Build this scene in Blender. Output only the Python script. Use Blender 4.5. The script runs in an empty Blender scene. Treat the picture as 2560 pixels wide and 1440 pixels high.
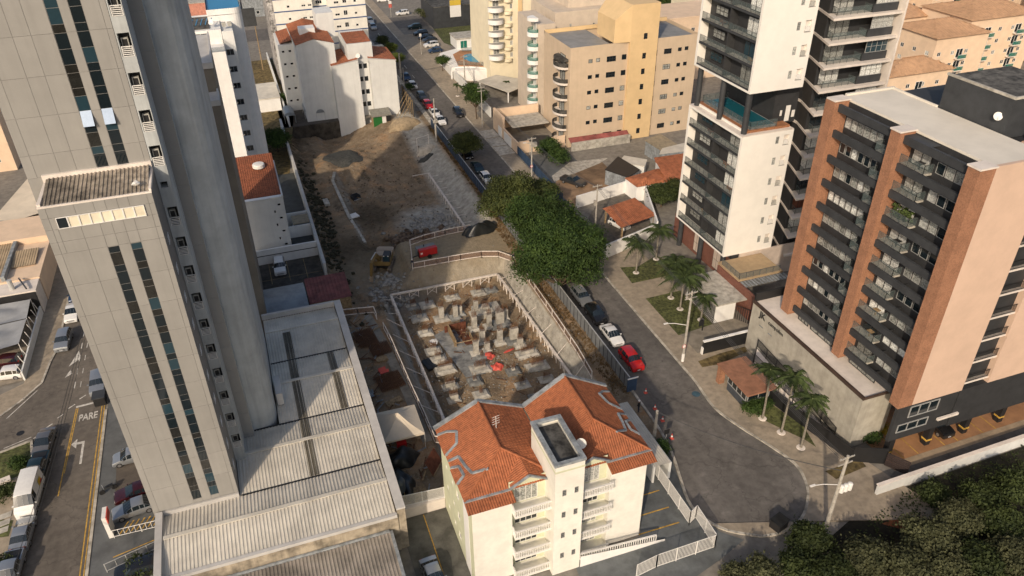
import bpy, math, random
from mathutils import Vector, Matrix
R = math.radians
random.seed(7)
S = bpy.context.scene
COL = S.collection

# ------------------------------------------------------------------ camera
F_PX, PITCH, ROLL, YAW, HC = 1934.26, R(32.986), R(-0.6417), R(19.55), 65.0
_f0 = Vector((math.sin(YAW), math.cos(YAW), 0)); _r0 = Vector((math.cos(YAW), -math.sin(YAW), 0)); _u0 = Vector((0, 0, 1))
FWD = _f0*math.cos(PITCH) - _u0*math.sin(PITCH)
_up = _u0*math.cos(PITCH) + _f0*math.sin(PITCH)
RGT = _r0*math.cos(ROLL) + _up*math.sin(ROLL)
UPV = _up*math.cos(ROLL) - _r0*math.sin(ROLL)
cd = bpy.data.cameras.new('camera'); cam = bpy.data.objects.new('camera', cd); COL.objects.link(cam)
cd.sensor_width = 36; cd.lens = 36*F_PX/2560; cd.clip_start = 1; cd.clip_end = 3000
m = Matrix.Identity(4)
for i in range(3):
    m[i][0], m[i][1], m[i][2] = RGT[i], UPV[i], -FWD[i]
m[2][3] = HC
cam.matrix_world = m
S.camera = cam

# ------------------------------------------------------------------ light
SUN_EL, SUN_AZ = R(29), R(52)          # light travels towards +X/+Y at SUN_AZ from +X
W = bpy.data.worlds.new('World'); S.world = W; W.use_nodes = True
nt = W.node_tree; nt.nodes.clear()
sky = nt.nodes.new('ShaderNodeTexSky'); sky.sky_type = 'NISHITA'; sky.sun_disc = False
sky.sun_elevation = SUN_EL; sky.sun_rotation = math.atan2(-math.cos(SUN_AZ), -math.sin(SUN_AZ))
sky.air_density = 1.0; sky.dust_density = 6.0; sky.ozone_density = 0.6; sky.altitude = 700
bg = nt.nodes.new('ShaderNodeBackground'); bg.inputs[1].default_value = 0.13
wo = nt.nodes.new('ShaderNodeOutputWorld')
nt.links.new(sky.outputs[0], bg.inputs[0]); nt.links.new(bg.outputs[0], wo.inputs[0])
sl = bpy.data.lights.new('sun', 'SUN'); sl.energy = 3.3; sl.angle = R(1.2); sl.color = (1.0, 0.84, 0.66)
so = bpy.data.objects.new('sun', sl); COL.objects.link(so)
LD = Vector((math.cos(SUN_AZ)*math.cos(SUN_EL), math.sin(SUN_AZ)*math.cos(SUN_EL), -math.sin(SUN_EL)))
so.rotation_euler = LD.to_track_quat('-Z', 'Y').to_euler()
S.view_settings.view_transform = 'Standard'; S.view_settings.look = 'None'
S.view_settings.exposure = 0.0; S.view_settings.gamma = 1.0

# ------------------------------------------------------------------ pixel -> place (photo pixels, 2560x1440)
def ray(px, py):
    return RGT*((px-1280)/F_PX) - UPV*((py-720)/F_PX) + FWD
def G(px, py, z=0.0):
    d = ray(px, py); t = (z-HC)/d.z
    return Vector((d.x*t, d.y*t, z))
def PY(px, py, Y):
    d = ray(px, py); t = Y/d.y
    return Vector((d.x*t, Y, HC+d.z*t))
def PX(px, py, X):
    d = ray(px, py); t = X/d.x
    return Vector((X, d.y*t, HC+d.z*t))

# ------------------------------------------------------------------ materials
MATS = {}
def mat(name, col, rough=0.8, var=0.12, scale=1.5, bump=0.0, bscale=20.0, metal=0.0, col2=None, big=0.10, spec=0.4, trans=0.0, streak=0.0, rnd=0.0):
    if name in MATS: return MATS[name]
    M = bpy.data.materials.new(name); M.use_nodes = True; t = M.node_tree; N = t.nodes; L = t.links
    b = N['Principled BSDF']
    geo = N.new('ShaderNodeNewGeometry')
    n1 = N.new('ShaderNodeTexNoise'); n1.inputs['Scale'].default_value = scale; n1.inputs['Detail'].default_value = 6; n1.inputs['Roughness'].default_value = 0.65
    L.new(geo.outputs['Position'], n1.inputs['Vector'])
    n2 = N.new('ShaderNodeTexNoise'); n2.inputs['Scale'].default_value = scale*0.13; n2.inputs['Detail'].default_value = 3
    L.new(geo.outputs['Position'], n2.inputs['Vector'])
    c2 = col2 or tuple(max(0, c*(1-2.2*var)) for c in col)
    c1 = col if col2 else tuple(min(1, c*(1+0.8*var)) for c in col)
    r1 = N.new('ShaderNodeValToRGB'); r1.color_ramp.elements[0].position = 0.36; r1.color_ramp.elements[1].position = 0.62
    r1.color_ramp.elements[0].color = (*c2, 1); r1.color_ramp.elements[1].color = (*c1, 1)
    L.new(n1.outputs['Fac'], r1.inputs['Fac'])
    mr = N.new('ShaderNodeMapRange'); mr.inputs[1].default_value = 0.3; mr.inputs[2].default_value = 0.7
    mr.inputs[3].default_value = 1-big*1.6; mr.inputs[4].default_value = 1+big*0.6
    L.new(n2.outputs['Fac'], mr.inputs[0])
    mx = N.new('ShaderNodeVectorMath'); mx.operation = 'SCALE'
    L.new(r1.outputs['Color'], mx.inputs[0]); L.new(mr.outputs[0], mx.inputs['Scale'])
    out = mx.outputs[0]
    if streak > 0:      # rain streaks: noise stretched in z
        sm = N.new('ShaderNodeMapping'); sm.inputs['Scale'].default_value = (2.2, 2.2, 0.12); L.new(geo.outputs['Position'], sm.inputs['Vector'])
        n3 = N.new('ShaderNodeTexNoise'); n3.inputs['Scale'].default_value = 1.0; n3.inputs['Detail'].default_value = 5; L.new(sm.outputs[0], n3.inputs['Vector'])
        m3 = N.new('ShaderNodeMapRange'); m3.inputs[1].default_value = 0.45; m3.inputs[2].default_value = 0.75; m3.inputs[3].default_value = 1.0; m3.inputs[4].default_value = 1-streak
        L.new(n3.outputs['Fac'], m3.inputs[0])
        mx2 = N.new('ShaderNodeVectorMath'); mx2.operation = 'SCALE'; L.new(out, mx2.inputs[0]); L.new(m3.outputs[0], mx2.inputs['Scale']); out = mx2.outputs[0]
    if rnd > 0:         # each object of this material gets its own tone
        oi = N.new('ShaderNodeObjectInfo'); m4 = N.new('ShaderNodeMapRange'); m4.inputs[3].default_value = 1-rnd; m4.inputs[4].default_value = 1+rnd*0.6; L.new(oi.outputs['Random'], m4.inputs[0])
        mx3 = N.new('ShaderNodeVectorMath'); mx3.operation = 'SCALE'; L.new(out, mx3.inputs[0]); L.new(m4.outputs[0], mx3.inputs['Scale']); out = mx3.outputs[0]
    L.new(out, b.inputs['Base Color'])
    b.inputs['Roughness'].default_value = rough; b.inputs['Metallic'].default_value = metal
    b.inputs['Specular IOR Level'].default_value = spec
    if trans: b.inputs['Transmission Weight'].default_value = trans
    if bump > 0:
        nb = N.new('ShaderNodeTexNoise'); nb.inputs['Scale'].default_value = bscale; nb.inputs['Detail'].default_value = 4
        L.new(geo.outputs['Position'], nb.inputs['Vector'])
        bp = N.new('ShaderNodeBump'); bp.inputs['Strength'].default_value = bump; bp.inputs['Distance'].default_value = 0.05
        L.new(nb.outputs['Fac'], bp.inputs['Height']); L.new(bp.outputs[0], b.inputs['Normal'])
    MATS[name] = M
    return M
def flat(name, col, rough=0.5, metal=0.0, spec=0.5, coat=0.0):
    if name in MATS: return MATS[name]
    M = mat(name, col, rough, 0.03, 3.0, 0, 1, metal, None, 0.03, spec)
    if coat: M.node_tree.nodes['Principled BSDF'].inputs['Coat Weight'].default_value = coat
    return M
def glass(name, col, alpha):
    M = mat(name, col, 0.05, 0.03, 2.0, spec=0.6)
    t = M.node_tree; b = t.nodes['Principled BSDF']; o = t.nodes['Material Output']
    tr = t.nodes.new('ShaderNodeBsdfTransparent'); ms = t.nodes.new('ShaderNodeMixShader'); ms.inputs[0].default_value = alpha
    t.links.new(tr.outputs[0], ms.inputs[1]); t.links.new(b.outputs[0], ms.inputs[2]); t.links.new(ms.outputs[0], o.inputs['Surface'])
    return M

# ------------------------------------------------------------------ mesh building
OFF = {}
class MB:
    def __init__(s): s.v = []; s.f = []; s.m = []
    def face(s, pts, m=0):
        i = len(s.v); s.v += [tuple(p) for p in pts]; s.f.append(tuple(range(i, i+len(pts)))); s.m.append(m); return s
    def box(s, x0, x1, y0, y1, z0, z1, m=0, skip=''):
        i = len(s.v)
        s.v += [(x0,y0,z0),(x1,y0,z0),(x1,y1,z0),(x0,y1,z0),(x0,y0,z1),(x1,y0,z1),(x1,y1,z1),(x0,y1,z1)]
        for k, q in (('z-',(0,3,2,1)),('z+',(4,5,6,7)),('y-',(0,1,5,4)),('x+',(1,2,6,5)),('y+',(2,3,7,6)),('x-',(3,0,4,7))):
            if k in skip: continue
            s.f.append(tuple(i+a for a in q)); s.m.append(m)
        return s
    def obox(s, c, ux, uy, uz, m=0):
        c = Vector(c); ux = Vector(ux); uy = Vector(uy); uz = Vector(uz); i = len(s.v)
        for a, b, d in ((-1,-1,-1),(1,-1,-1),(1,1,-1),(-1,1,-1),(-1,-1,1),(1,-1,1),(1,1,1),(-1,1,1)): s.v.append(tuple(c+ux*a+uy*b+uz*d))
        for q in ((0,3,2,1),(4,5,6,7),(0,1,5,4),(1,2,6,5),(2,3,7,6),(3,0,4,7)): s.f.append(tuple(i+a for a in q)); s.m.append(m)
        return s
    def beam(s, p0, p1, w, h=None, m=0, up=(0,0,1)):
        p0 = Vector(p0); p1 = Vector(p1); h = h or w; d = p1-p0
        if d.length < 1e-6: return s
        u = d.normalized(); a = u.cross(Vector(up))
        if a.length < 1e-4: a = u.cross(Vector((0,1,0)))
        a.normalize(); b = a.cross(u)
        return s.obox((p0+p1)/2, d/2, a*w/2, b*h/2, m)
    def prism(s, poly, z0, z1, m=0, bottom=True, top=True, mt=None):
        n = len(poly); i = len(s.v)
        ar = sum(poly[k][0]*poly[(k+1)%n][1]-poly[(k+1)%n][0]*poly[k][1] for k in range(n))
        if ar < 0: poly = poly[::-1]
        s.v += [(p[0], p[1], z0) for p in poly] + [(p[0], p[1], z1) for p in poly]
        for k in range(n):
            a, b = i+k, i+(k+1)%n; s.f.append((a, b, b+n, a+n)); s.m.append(m)
        if top: s.f.append(tuple(range(i+n, i+2*n))); s.m.append(m if mt is None else mt)
        if bottom: s.f.append(tuple(range(i+n-1, i-1, -1))); s.m.append(m)
        return s
    def tube(s, p0, p1, r0, r1=None, n=8, m=0, cap=True):
        p0 = Vector(p0); p1 = Vector(p1); r1 = r0 if r1 is None else r1; u = (p1-p0)
        if u.length < 1e-6: return s
        u.normalize(); a = u.cross(Vector((0,0,1)))
        if a.length < 1e-3: a = Vector((1,0,0))
        a.normalize(); b = u.cross(a); i = len(s.v)
        for p, r in ((p0, r0), (p1, r1)):
            for k in range(n):
                t = 2*math.pi*k/n; s.v.append(tuple(p+a*r*math.cos(t)+b*r*math.sin(t)))
        for k in range(n): s.f.append((i+k, i+(k+1)%n, i+n+(k+1)%n, i+n+k)); s.m.append(m)
        if cap: s.f.append(tuple(range(i+n, i+2*n))); s.m.append(m); s.f.append(tuple(range(i+n-1, i-1, -1))); s.m.append(m)
        return s
    def lathe(s, c, prof, n=12, m=0):
        i = len(s.v); c = Vector(c)
        for r, z in prof:
            for k in range(n):
                t = 2*math.pi*k/n; s.v.append((c.x+r*math.cos(t), c.y+r*math.sin(t), c.z+z))
        for j in range(len(prof)-1):
            for k in range(n):
                a = i+j*n; s.f.append((a+k, a+(k+1)%n, a+n+(k+1)%n, a+n+k)); s.m.append(m)
        a = i+(len(prof)-1)*n; s.f.append(tuple(range(a, a+n))); s.m.append(m)
        return s
    def path(s, pts, r, n=5, m=0):
        for a, b in zip(pts, pts[1:]): s.tube(a, b, r, r, n, m, False)
        return s
    def rock(s, c, r, rng, m=0, flat_=0.7):
        i = len(s.v); c = Vector(c); t = (1+5**.5)/2
        vs = [(-1,t,0),(1,t,0),(-1,-t,0),(1,-t,0),(0,-1,t),(0,1,t),(0,-1,-t),(0,1,-t),(t,0,-1),(t,0,1),(-t,0,-1),(-t,0,1)]
        q = rng.random()*6.28
        for x, y, z in vs:
            k = r/1.9*rng.uniform(.65, 1.25)
            s.v.append((c.x+k*(x*math.cos(q)-y*math.sin(q)), c.y+k*(x*math.sin(q)+y*math.cos(q)), c.z+k*z*flat_))
        for a in ((0,11,5),(0,5,1),(0,1,7),(0,7,10),(0,10,11),(1,5,9),(5,11,4),(11,10,2),(10,7,6),(7,1,8),(3,9,4),(3,4,2),(3,2,6),(3,6,8),(3,8,9),(4,9,5),(2,4,11),(6,2,10),(8,6,7),(9,8,1)):
            s.f.append(tuple(i+x for x in a)); s.m.append(m)
        return s
    def mesh(s, name, mats, off=(0,0,0), smooth=False):
        me = bpy.data.meshes.new(name); ox, oy, oz = off
        me.from_pydata([(x-ox, y-oy, z-oz) for x, y, z in s.v], [], s.f)
        if not isinstance(mats, (list, tuple)): mats = [mats]
        for q in mats: me.materials.append(q)
        if len(mats) > 1: me.polygons.foreach_set('material_index', s.m)
        if smooth: me.polygons.foreach_set('use_smooth', [True]*len(me.polygons))
        me.update(); return me
    def build(s, name, mats, parent=None, smooth=False, local=False):
        off = (0,0,0) if (local or parent is None) else OFF.get(parent.name, (0,0,0))
        o = bpy.data.objects.new(name, s.mesh(name, mats, off, smooth)); COL.objects.link(o)
        if parent is not None: o.parent = parent; OFF[o.name] = off
        return o
def inst(me, name, parent, loc=(0,0,0), world=True, rz=0.0):
    o = bpy.data.objects.new(name, me); COL.objects.link(o); o.parent = parent
    off = OFF.get(parent.name, (0,0,0)) if world else (0,0,0)
    o.location = (loc[0]-off[0], loc[1]-off[1], loc[2]-off[2]); OFF[o.name] = (loc[0], loc[1], loc[2]) if world else (0,0,0)
    if rz: o.rotation_euler.z = rz
    return o
def tag(o, label, cat, group=None, kind=None):
    if label: o['label'] = label
    if cat: o['category'] = cat
    if group: o['group'] = group
    if kind: o['kind'] = kind
    return o
def struct(o): o['kind'] = 'structure'; return o
def thing(name, label, cat, loc=(0,0,0), group=None, rz=0.0):
    o = bpy.data.objects.new(name, None); COL.objects.link(o); o.location = loc; o.rotation_euler.z = rz
    o.empty_display_size = 0.5
    OFF[o.name] = (0,0,0) if rz else tuple(loc)
    return tag(o, label, cat, group)
def copy_tree(o, parent=None):
    c = o.copy(); COL.objects.link(c); c.parent = parent
    OFF[c.name] = OFF.get(o.name, (0,0,0))
    for ch in o.children: copy_tree(ch, c)
    return c

# -- facade helpers ---------------------------------------------------------
AX = {'y-': (Vector((1,0,0)), Vector((0,-1,0))), 'y+': (Vector((-1,0,0)), Vector((0,1,0))), 'x-': (Vector((0,-1,0)), Vector((-1,0,0))), 'x+': (Vector((0,1,0)), Vector((1,0,0)))}
def wp(fc, c, u, z, d=0.0):
    # point on a wall facing fc at plane coordinate c; u is the world x (y-/y+) or y (x-/x+); d = depth inwards
    n = AX[fc][1]
    if fc[0] == 'y': return Vector((u, c-n.y*d, z))
    return Vector((c-n.x*d, u, z))
def wall(mb, fc, c, u0, u1, z0, z1, holes=(), depth=0.15, m=0, mr=None):
    us = sorted(set([u0, u1]+[round(h[0],4) for h in holes]+[round(h[1],4) for h in holes])); zs = sorted(set([z0, z1]+[round(h[2],4) for h in holes]+[round(h[3],4) for h in holes]))
    us = [u for u in us if u0-1e-6 <= u <= u1+1e-6]; zs = [z for z in zs if z0-1e-6 <= z <= z1+1e-6]
    flip = fc in ('y+', 'x-')
    def q(pts, mm): mb.face(pts[::-1] if flip else pts, mm)
    for a, b in zip(us, us[1:]):
        cu = (a+b)/2; run = None
        for k, (e, f) in enumerate(zip(zs, zs[1:])):
            cz = (e+f)/2; hole = any(h[0] < cu < h[1] and h[2] < cz < h[3] for h in holes)
            if hole:
                if run is not None: q([wp(fc,c,a,run), wp(fc,c,b,run), wp(fc,c,b,e), wp(fc,c,a,e)], m); run = None
            elif run is None: run = e
        if run is not None: q([wp(fc,c,a,run), wp(fc,c,b,run), wp(fc,c,b,z1), wp(fc,c,a,z1)], m)
    mr = m if mr is None else mr
    for h in holes:
        a, b, e, f = h[:4]
        q([wp(fc,c,a,e), wp(fc,c,a,e,depth), wp(fc,c,b,e,depth), wp(fc,c,b,e)][::-1], mr)
        q([wp(fc,c,a,f), wp(fc,c,a,f,depth), wp(fc,c,b,f,depth), wp(fc,c,b,f)], mr)
        q([wp(fc,c,a,e), wp(fc,c,a,e,depth), wp(fc,c,a,f,depth), wp(fc,c,a,f)], mr)
        q([wp(fc,c,b,e), wp(fc,c,b,e,depth), wp(fc,c,b,f,depth), wp(fc,c,b,f)][::-1], mr)
    return mb
WC = {}
def window(parent, fc, c, u0, u1, z0, z1, fm, pm, depth=0.12, nx=2, nz=1, fr=0.06, name='window', sill=None):
    if depth <= 0.07:                 # no opening behind it: the frame stands proud of the wall
        n = AX[fc][1]; c = c+(n.y if fc[0] == 'y' else n.x)*0.10; depth = 0.07
    # frame (part) with panes (sub-part) set into an opening
    w, h = round(u1-u0, 2), round(z1-z0, 2)
    key = (fc, w, h, fm.name, nx, nz, round(depth,2), fr)
    def pt(u, z, d): return wp(fc, 0, u, z, d)
    if key not in WC:
        mb = MB()
        def bar(a, b, e, f):
            d0, d1 = max(depth-0.07, 0.0), depth+0.02
            p = [pt(a,e,d0), pt(b,f,d1)]
            mb.box(*[t for i in range(3) for t in (min(p[0][i],p[1][i]), max(p[0][i],p[1][i]))])
        bar(0, w, 0, fr); bar(0, w, h-fr, h); bar(0, fr, fr, h-fr); bar(w-fr, w, fr, h-fr)
        for k in range(1, nx): bar(w*k/nx-fr/2.4, w*k/nx+fr/2.4, fr, h-fr)
        for k in range(1, nz): bar(fr, w-fr, h*k/nz-fr/2.4, h*k/nz+fr/2.4)
        WC[key] = mb.mesh('window_frame', fm)
    k2 = (fc, w, h, pm.name, round(depth,2))
    if k2 not in WC:
        pb = MB(); p = [pt(0.02,0.02,depth-0.01), pt(w-0.02,0.02,depth-0.01), pt(w-0.02,h-0.02,depth-0.01), pt(0.02,h-0.02,depth-0.01)]
        if fc in ('y+','x-'): p = p[::-1]
        pb.face(p); WC[k2] = pb.mesh('window_pane', pm)
    o = inst(WC[key], name, parent, wp(fc, c, u0, z0))
    inst(WC[k2], 'pane', o, wp(fc, c, u0, z0))
    return o
# ------------------------------------------------------------------ palette
def asphalt(name, col):
    M = mat(name, col, 0.9, 0.10, 1.1, 0.25, 40, big=0.14); t = M.node_tree; N = t.nodes; L = t.links; b = N['Principled BSDF']; src = b.inputs['Base Color'].links[0].from_socket; geo = N.new('ShaderNodeNewGeometry')
    def layer(src, scale, sx, lo, hi, f, det=6):
        mp = N.new('ShaderNodeMapping'); mp.inputs['Scale'].default_value = (scale*sx, scale, scale); L.new(geo.outputs['Position'], mp.inputs['Vector']); n = N.new('ShaderNodeTexNoise'); n.inputs['Scale'].default_value = 1; n.inputs['Detail'].default_value = det; L.new(mp.outputs[0], n.inputs['Vector'])
        r = N.new('ShaderNodeMapRange'); r.inputs[1].default_value = lo; r.inputs[2].default_value = hi; r.inputs[3].default_value = 1.0; r.inputs[4].default_value = f; L.new(n.outputs['Fac'], r.inputs[0]); v = N.new('ShaderNodeVectorMath'); v.operation = 'SCALE'; L.new(src, v.inputs[0]); L.new(r.outputs[0], v.inputs['Scale']); return v.outputs[0]
    src = layer(src, 0.06, 9.0, .45, .7, .80); src = layer(src, .5, 1, .60, .70, 1.22, 9); src = layer(src, 1.7, 1, .66, .72, .62, 4)
    vo = N.new('ShaderNodeTexVoronoi'); vo.feature = 'DISTANCE_TO_EDGE'; vo.inputs['Scale'].default_value = .16; wn = N.new('ShaderNodeTexNoise'); wn.inputs['Scale'].default_value = .8; L.new(geo.outputs['Position'], wn.inputs['Vector']); ad = N.new('ShaderNodeVectorMath'); ad.operation = 'MULTIPLY_ADD'; L.new(wn.outputs['Color'], ad.inputs[0]); ad.inputs[1].default_value = (2.5,2.5,0); L.new(geo.outputs['Position'], ad.inputs[2]); L.new(ad.outputs[0], vo.inputs['Vector'])
    r = N.new('ShaderNodeMapRange'); r.inputs[1].default_value = 0; r.inputs[2].default_value = .012; r.inputs[3].default_value = .72; r.inputs[4].default_value = 1; L.new(vo.outputs['Distance'], r.inputs[0]); v = N.new('ShaderNodeVectorMath'); v.operation = 'SCALE'; L.new(src, v.inputs[0]); L.new(r.outputs[0], v.inputs['Scale']); L.new(v.outputs[0], b.inputs['Base Color']); return M
m_asph = asphalt('asphalt', (0.145,0.132,0.118)); m_asph2 = asphalt('asphalt_left', (0.15,0.13,0.108))
m_conc_dk = mat('dark_concrete', (0.13,0.135,0.135), 0.85, 0.12, 0.5, 0.1, 30, big=0.2)
m_side = mat('paving_tan', (0.33,0.275,0.205), 0.9, 0.10, 1.2, 0.2, 25, big=0.12)
m_kerb = mat('kerb_concrete', (0.46,0.42,0.35), 0.9, 0.2, 1.0, 0.1, 20)
m_ground = mat('city_ground', (0.22,0.20,0.17), 0.95, 0.12, 0.9, 0.2, 10, big=0.10)
m_grass = mat('lawn', (0.11,0.12,0.040), 0.95, 0.3, 2.5, 0.6, 60, big=0.25)
m_drygrass = mat('dry_lawn', (0.17,0.125,0.05), 0.95, 0.3, 1.2, 0.6, 40, big=0.3)
m_white = mat('white_wall', (0.78,0.765,0.73), 0.75, 0.03, 0.8, 0.04, 30, big=0.05, streak=0.06)
m_whitet = mat('white_tower_wall', (0.78,0.75,0.69), 0.7, 0.02, 0.6, 0.03, 30, big=0.03)
m_cream = mat('cream_wall', (0.76,0.73,0.65), 0.75, 0.04, 0.8, 0.04, 30, big=0.06)
m_offwh = mat('stained_white_wall', (0.68,0.68,0.65), 0.8, 0.03, 0.5, 0.03, 25, big=0.07, streak=0.07)
m_greenish = mat('pale_green_wall', (0.58,0.59,0.42), 0.75, 0.04, 0.8, 0.03, 30, big=0.06)
m_mint = mat('mint_wall', (0.36,0.55,0.33), 0.75, 0.04, 0.8)
m_panel = mat('grey_cladding', (0.285,0.275,0.255), 0.5, 0.03, 0.4, 0.02, 8, big=0.06, streak=0.07, rnd=0.05)
m_joint = mat('panel_joint', (0.21,0.20,0.185), 0.8, 0.05)
m_bluegrey = mat('bluegrey_render', (0.44,0.46,0.455), 0.7, 0.08, 0.35, 0.05, 12, big=0.12, streak=0.22)
m_taupe = mat('taupe_wall', (0.20,0.175,0.14), 0.8, 0.06, 0.5)
m_lightbox = mat('pale_parapet', (0.52,0.50,0.47), 0.8, 0.06, 0.6)
m_roofw = mat('pale_metal_roof', (0.60,0.56,0.48), 0.5, 0.08, 0.5, 0, big=0.14, spec=0.5)
m_sky_l = mat('skylight_sheet', (0.13,0.115,0.085), 0.5, 0.15, 0.6)
m_roofdk = mat('weathered_metal_roof', (0.30,0.265,0.225), 0.6, 0.18, 0.4, 0.05, 10, big=0.25)
m_stainwall = mat('stained_render', (0.46,0.39,0.29), 0.85, 0.25, 0.6, 0.1, 12, big=0.3, streak=0.4)
m_tile = mat('terracotta_tile', (0.345,0.115,0.048), 0.8, 0.14, 2.2, 0.1, 30, big=0.10)
m_tile2 = mat('orange_tile', (0.37,0.13,0.06), 0.8, 0.15, 1.5, 0.1, 20, big=0.15)
m_flash = mat('zinc_flashing', (0.27,0.29,0.30), 0.6, 0.2, 1.5, 0.05, 20)
m_roofgrey = mat('dark_flat_roof', (0.10,0.095,0.085), 0.9, 0.35, 0.9, 0.2, 10, big=0.3)
m_membr = mat('roof_membrane', (0.70,0.65,0.56), 0.8, 0.04, 0.3, big=0.08)
m_brick = mat('orange_brick', (0.335,0.165,0.095), 0.85, 0.12, 6.0, 0.2, 60, big=0.12)
m_brickdk = mat('red_brick', (0.20,0.085,0.06), 0.85, 0.15, 6.0, 0.2, 60, big=0.12)
m_pink = mat('pink_render', (0.60,0.43,0.325), 0.8, 0.03, 0.5, big=0.05)
m_dark = mat('charcoal_wall', (0.035,0.036,0.038), 0.6, 0.1, 0.8, spec=0.35)
m_dark2 = mat('charcoal_band', (0.045,0.048,0.052), 0.55, 0.1, 0.8, spec=0.35)
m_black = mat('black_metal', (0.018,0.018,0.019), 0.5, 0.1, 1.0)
m_slab = mat('pale_slab', (0.70,0.63,0.56), 0.8, 0.05, 0.8)
m_beige = mat('beige_render', (0.57,0.445,0.315), 0.8, 0.03, 0.5, big=0.07, streak=0.05)
m_yellow = mat('yellow_render', (0.68,0.49,0.265), 0.8, 0.03, 0.5, big=0.06)
m_cream2 = mat('cream_render', (0.76,0.68,0.50), 0.8, 0.03, 0.5, big=0.05)
m_beige2 = mat('pale_beige_render', (0.58,0.49,0.39), 0.8, 0.04, 0.6, big=0.08)
m_peach = mat('peach_render', (0.72,0.54,0.38), 0.8, 0.04, 0.5, big=0.05)
m_concw = mat('fair_concrete', (0.43,0.40,0.335), 0.85, 0.08, 0.7, 0.1, 15, big=0.12, streak=0.14)
m_conc = mat('concrete', (0.46,0.43,0.37), 0.9, 0.16, 1.3, 0.15, 15, big=0.15)
m_concgrey = mat('wet_concrete', (0.26,0.26,0.245), 0.9, 0.2, 1.0, 0.15, 15, big=0.2)
m_timber = mat('white_timber', (0.74,0.66,0.58), 0.8, 0.12, 3.0)
m_ply = mat('brown_plywood', (0.16,0.055,0.03), 0.7, 0.2, 2.0)
m_plank = mat('raw_plank', (0.34,0.24,0.13), 0.85, 0.2, 3.0)
m_rust = mat('rusty_rebar', (0.16,0.075,0.035), 0.8, 0.3, 5.0)
m_mesho = mat('orange_mesh', (0.33,0.17,0.11), 0.9, 0.1)
m_tarpk = mat('black_tarp', (0.016,0.018,0.018), 0.35, 0.2, 2.0, 0.5, 5, spec=0.5)
m_tarpg = mat('grey_tarp', (0.055,0.055,0.048), 0.7, 0.2, 2.0, 0.3, 6)
m_red = flat('red_paint', (0.45,0.02,0.02), 0.35)
m_redt = mat('red_tarp', (0.62,0.10,0.07), 0.6, 0.08, 2.0)
m_yel = flat('machine_yellow', (0.22,0.145,0.05), 0.5)
m_beigemac = flat('dusty_beige_metal', (0.36,0.28,0.20), 0.6)
m_bluef = mat('blue_hoarding', (0.035,0.065,0.12), 0.6, 0.1, 1.0)
m_greyf = mat('grey_hoarding', (0.20,0.21,0.215), 0.6, 0.1, 1.0)
m_railw = flat('white_rail', (0.72,0.70,0.66), 0.5)
m_rails = flat('silver_rail', (0.50,0.50,0.48), 0.45, 0.3)
m_yline = mat('yellow_line', (0.55,0.33,0.06), 0.8, 0.2, 2.0)
m_wline = mat('white_line', (0.62,0.59,0.53), 0.8, 0.2, 2.5)
m_pool = flat('pool_water', (0.03,0.24,0.38), 0.05)
m_poolteal = flat('pool_water_teal', (0.01,0.10,0.13), 0.05)
m_deck = mat('deck_wood', (0.34,0.15,0.07), 0.7, 0.15, 3.0)
m_orangefl = mat('orange_floor', (0.35,0.18,0.085), 0.6, 0.08, 0.8, big=0.15)
m_awn = mat('tan_canvas', (0.66,0.57,0.44), 0.8, 0.04, 0.6)
m_greyt = mat('grey_canvas', (0.30,0.31,0.32), 0.8, 0.06, 0.6)
m_metalcar = mat('galvanised_sheet', (0.30,0.33,0.35), 0.45, 0.1, 0.6, metal=0.3)
m_redroof = mat('red_sheet_roof', (0.25,0.075,0.065), 0.7, 0.2, 0.7, big=0.2)
m_glassd = flat('dark_glass', (0.010,0.016,0.020), 0.06, 0, 0.8)
m_glassb = flat('blue_glass', (0.02,0.045,0.06), 0.06, 0, 0.8)
m_glassg = flat('green_glass', (0.02,0.16,0.12), 0.1, 0, 0.6)
m_mirror = flat('mirror_glass', (0.55,0.62,0.68), 0.02, 0.95, 0.8)
m_curt = mat('curtain_glass', (0.72,0.73,0.69), 0.25, 0.25, 6.0, spec=0.6, rnd=0.45)
m_curt2 = mat('drape_glass', (0.40,0.41,0.38), 0.25, 0.3, 6.0, spec=0.6, rnd=0.5)
m_blind = mat('cream_blind', (0.72,0.65,0.50), 0.5, 0.05, 1.0, spec=0.5)
m_frame_w = flat('white_frame', (0.72,0.70,0.66), 0.5)
m_frame_d = flat('dark_frame', (0.03,0.03,0.03), 0.5)
m_frame_g = flat('grey_frame', (0.30,0.30,0.29), 0.5)
m_ac = mat('ac_casing', (0.42,0.41,0.37), 0.6, 0.1, 4.0)
m_rail_gl = glass('rail_glass', (0.14,0.18,0.18), 0.26)
m_rail_gr = glass('rail_glass_green', (0.02,0.20,0.15), 0.6)
m_pole = mat('pole_concrete', (0.40,0.37,0.32), 0.85, 0.12, 2.0)
m_wire = flat('wire', (0.05,0.05,0.05), 0.6)
m_tank = flat('blue_tank', (0.03,0.22,0.42), 0.4)
m_blue = flat('blue_stripe', (0.04,0.08,0.20), 0.6)
m_soil = None

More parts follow.
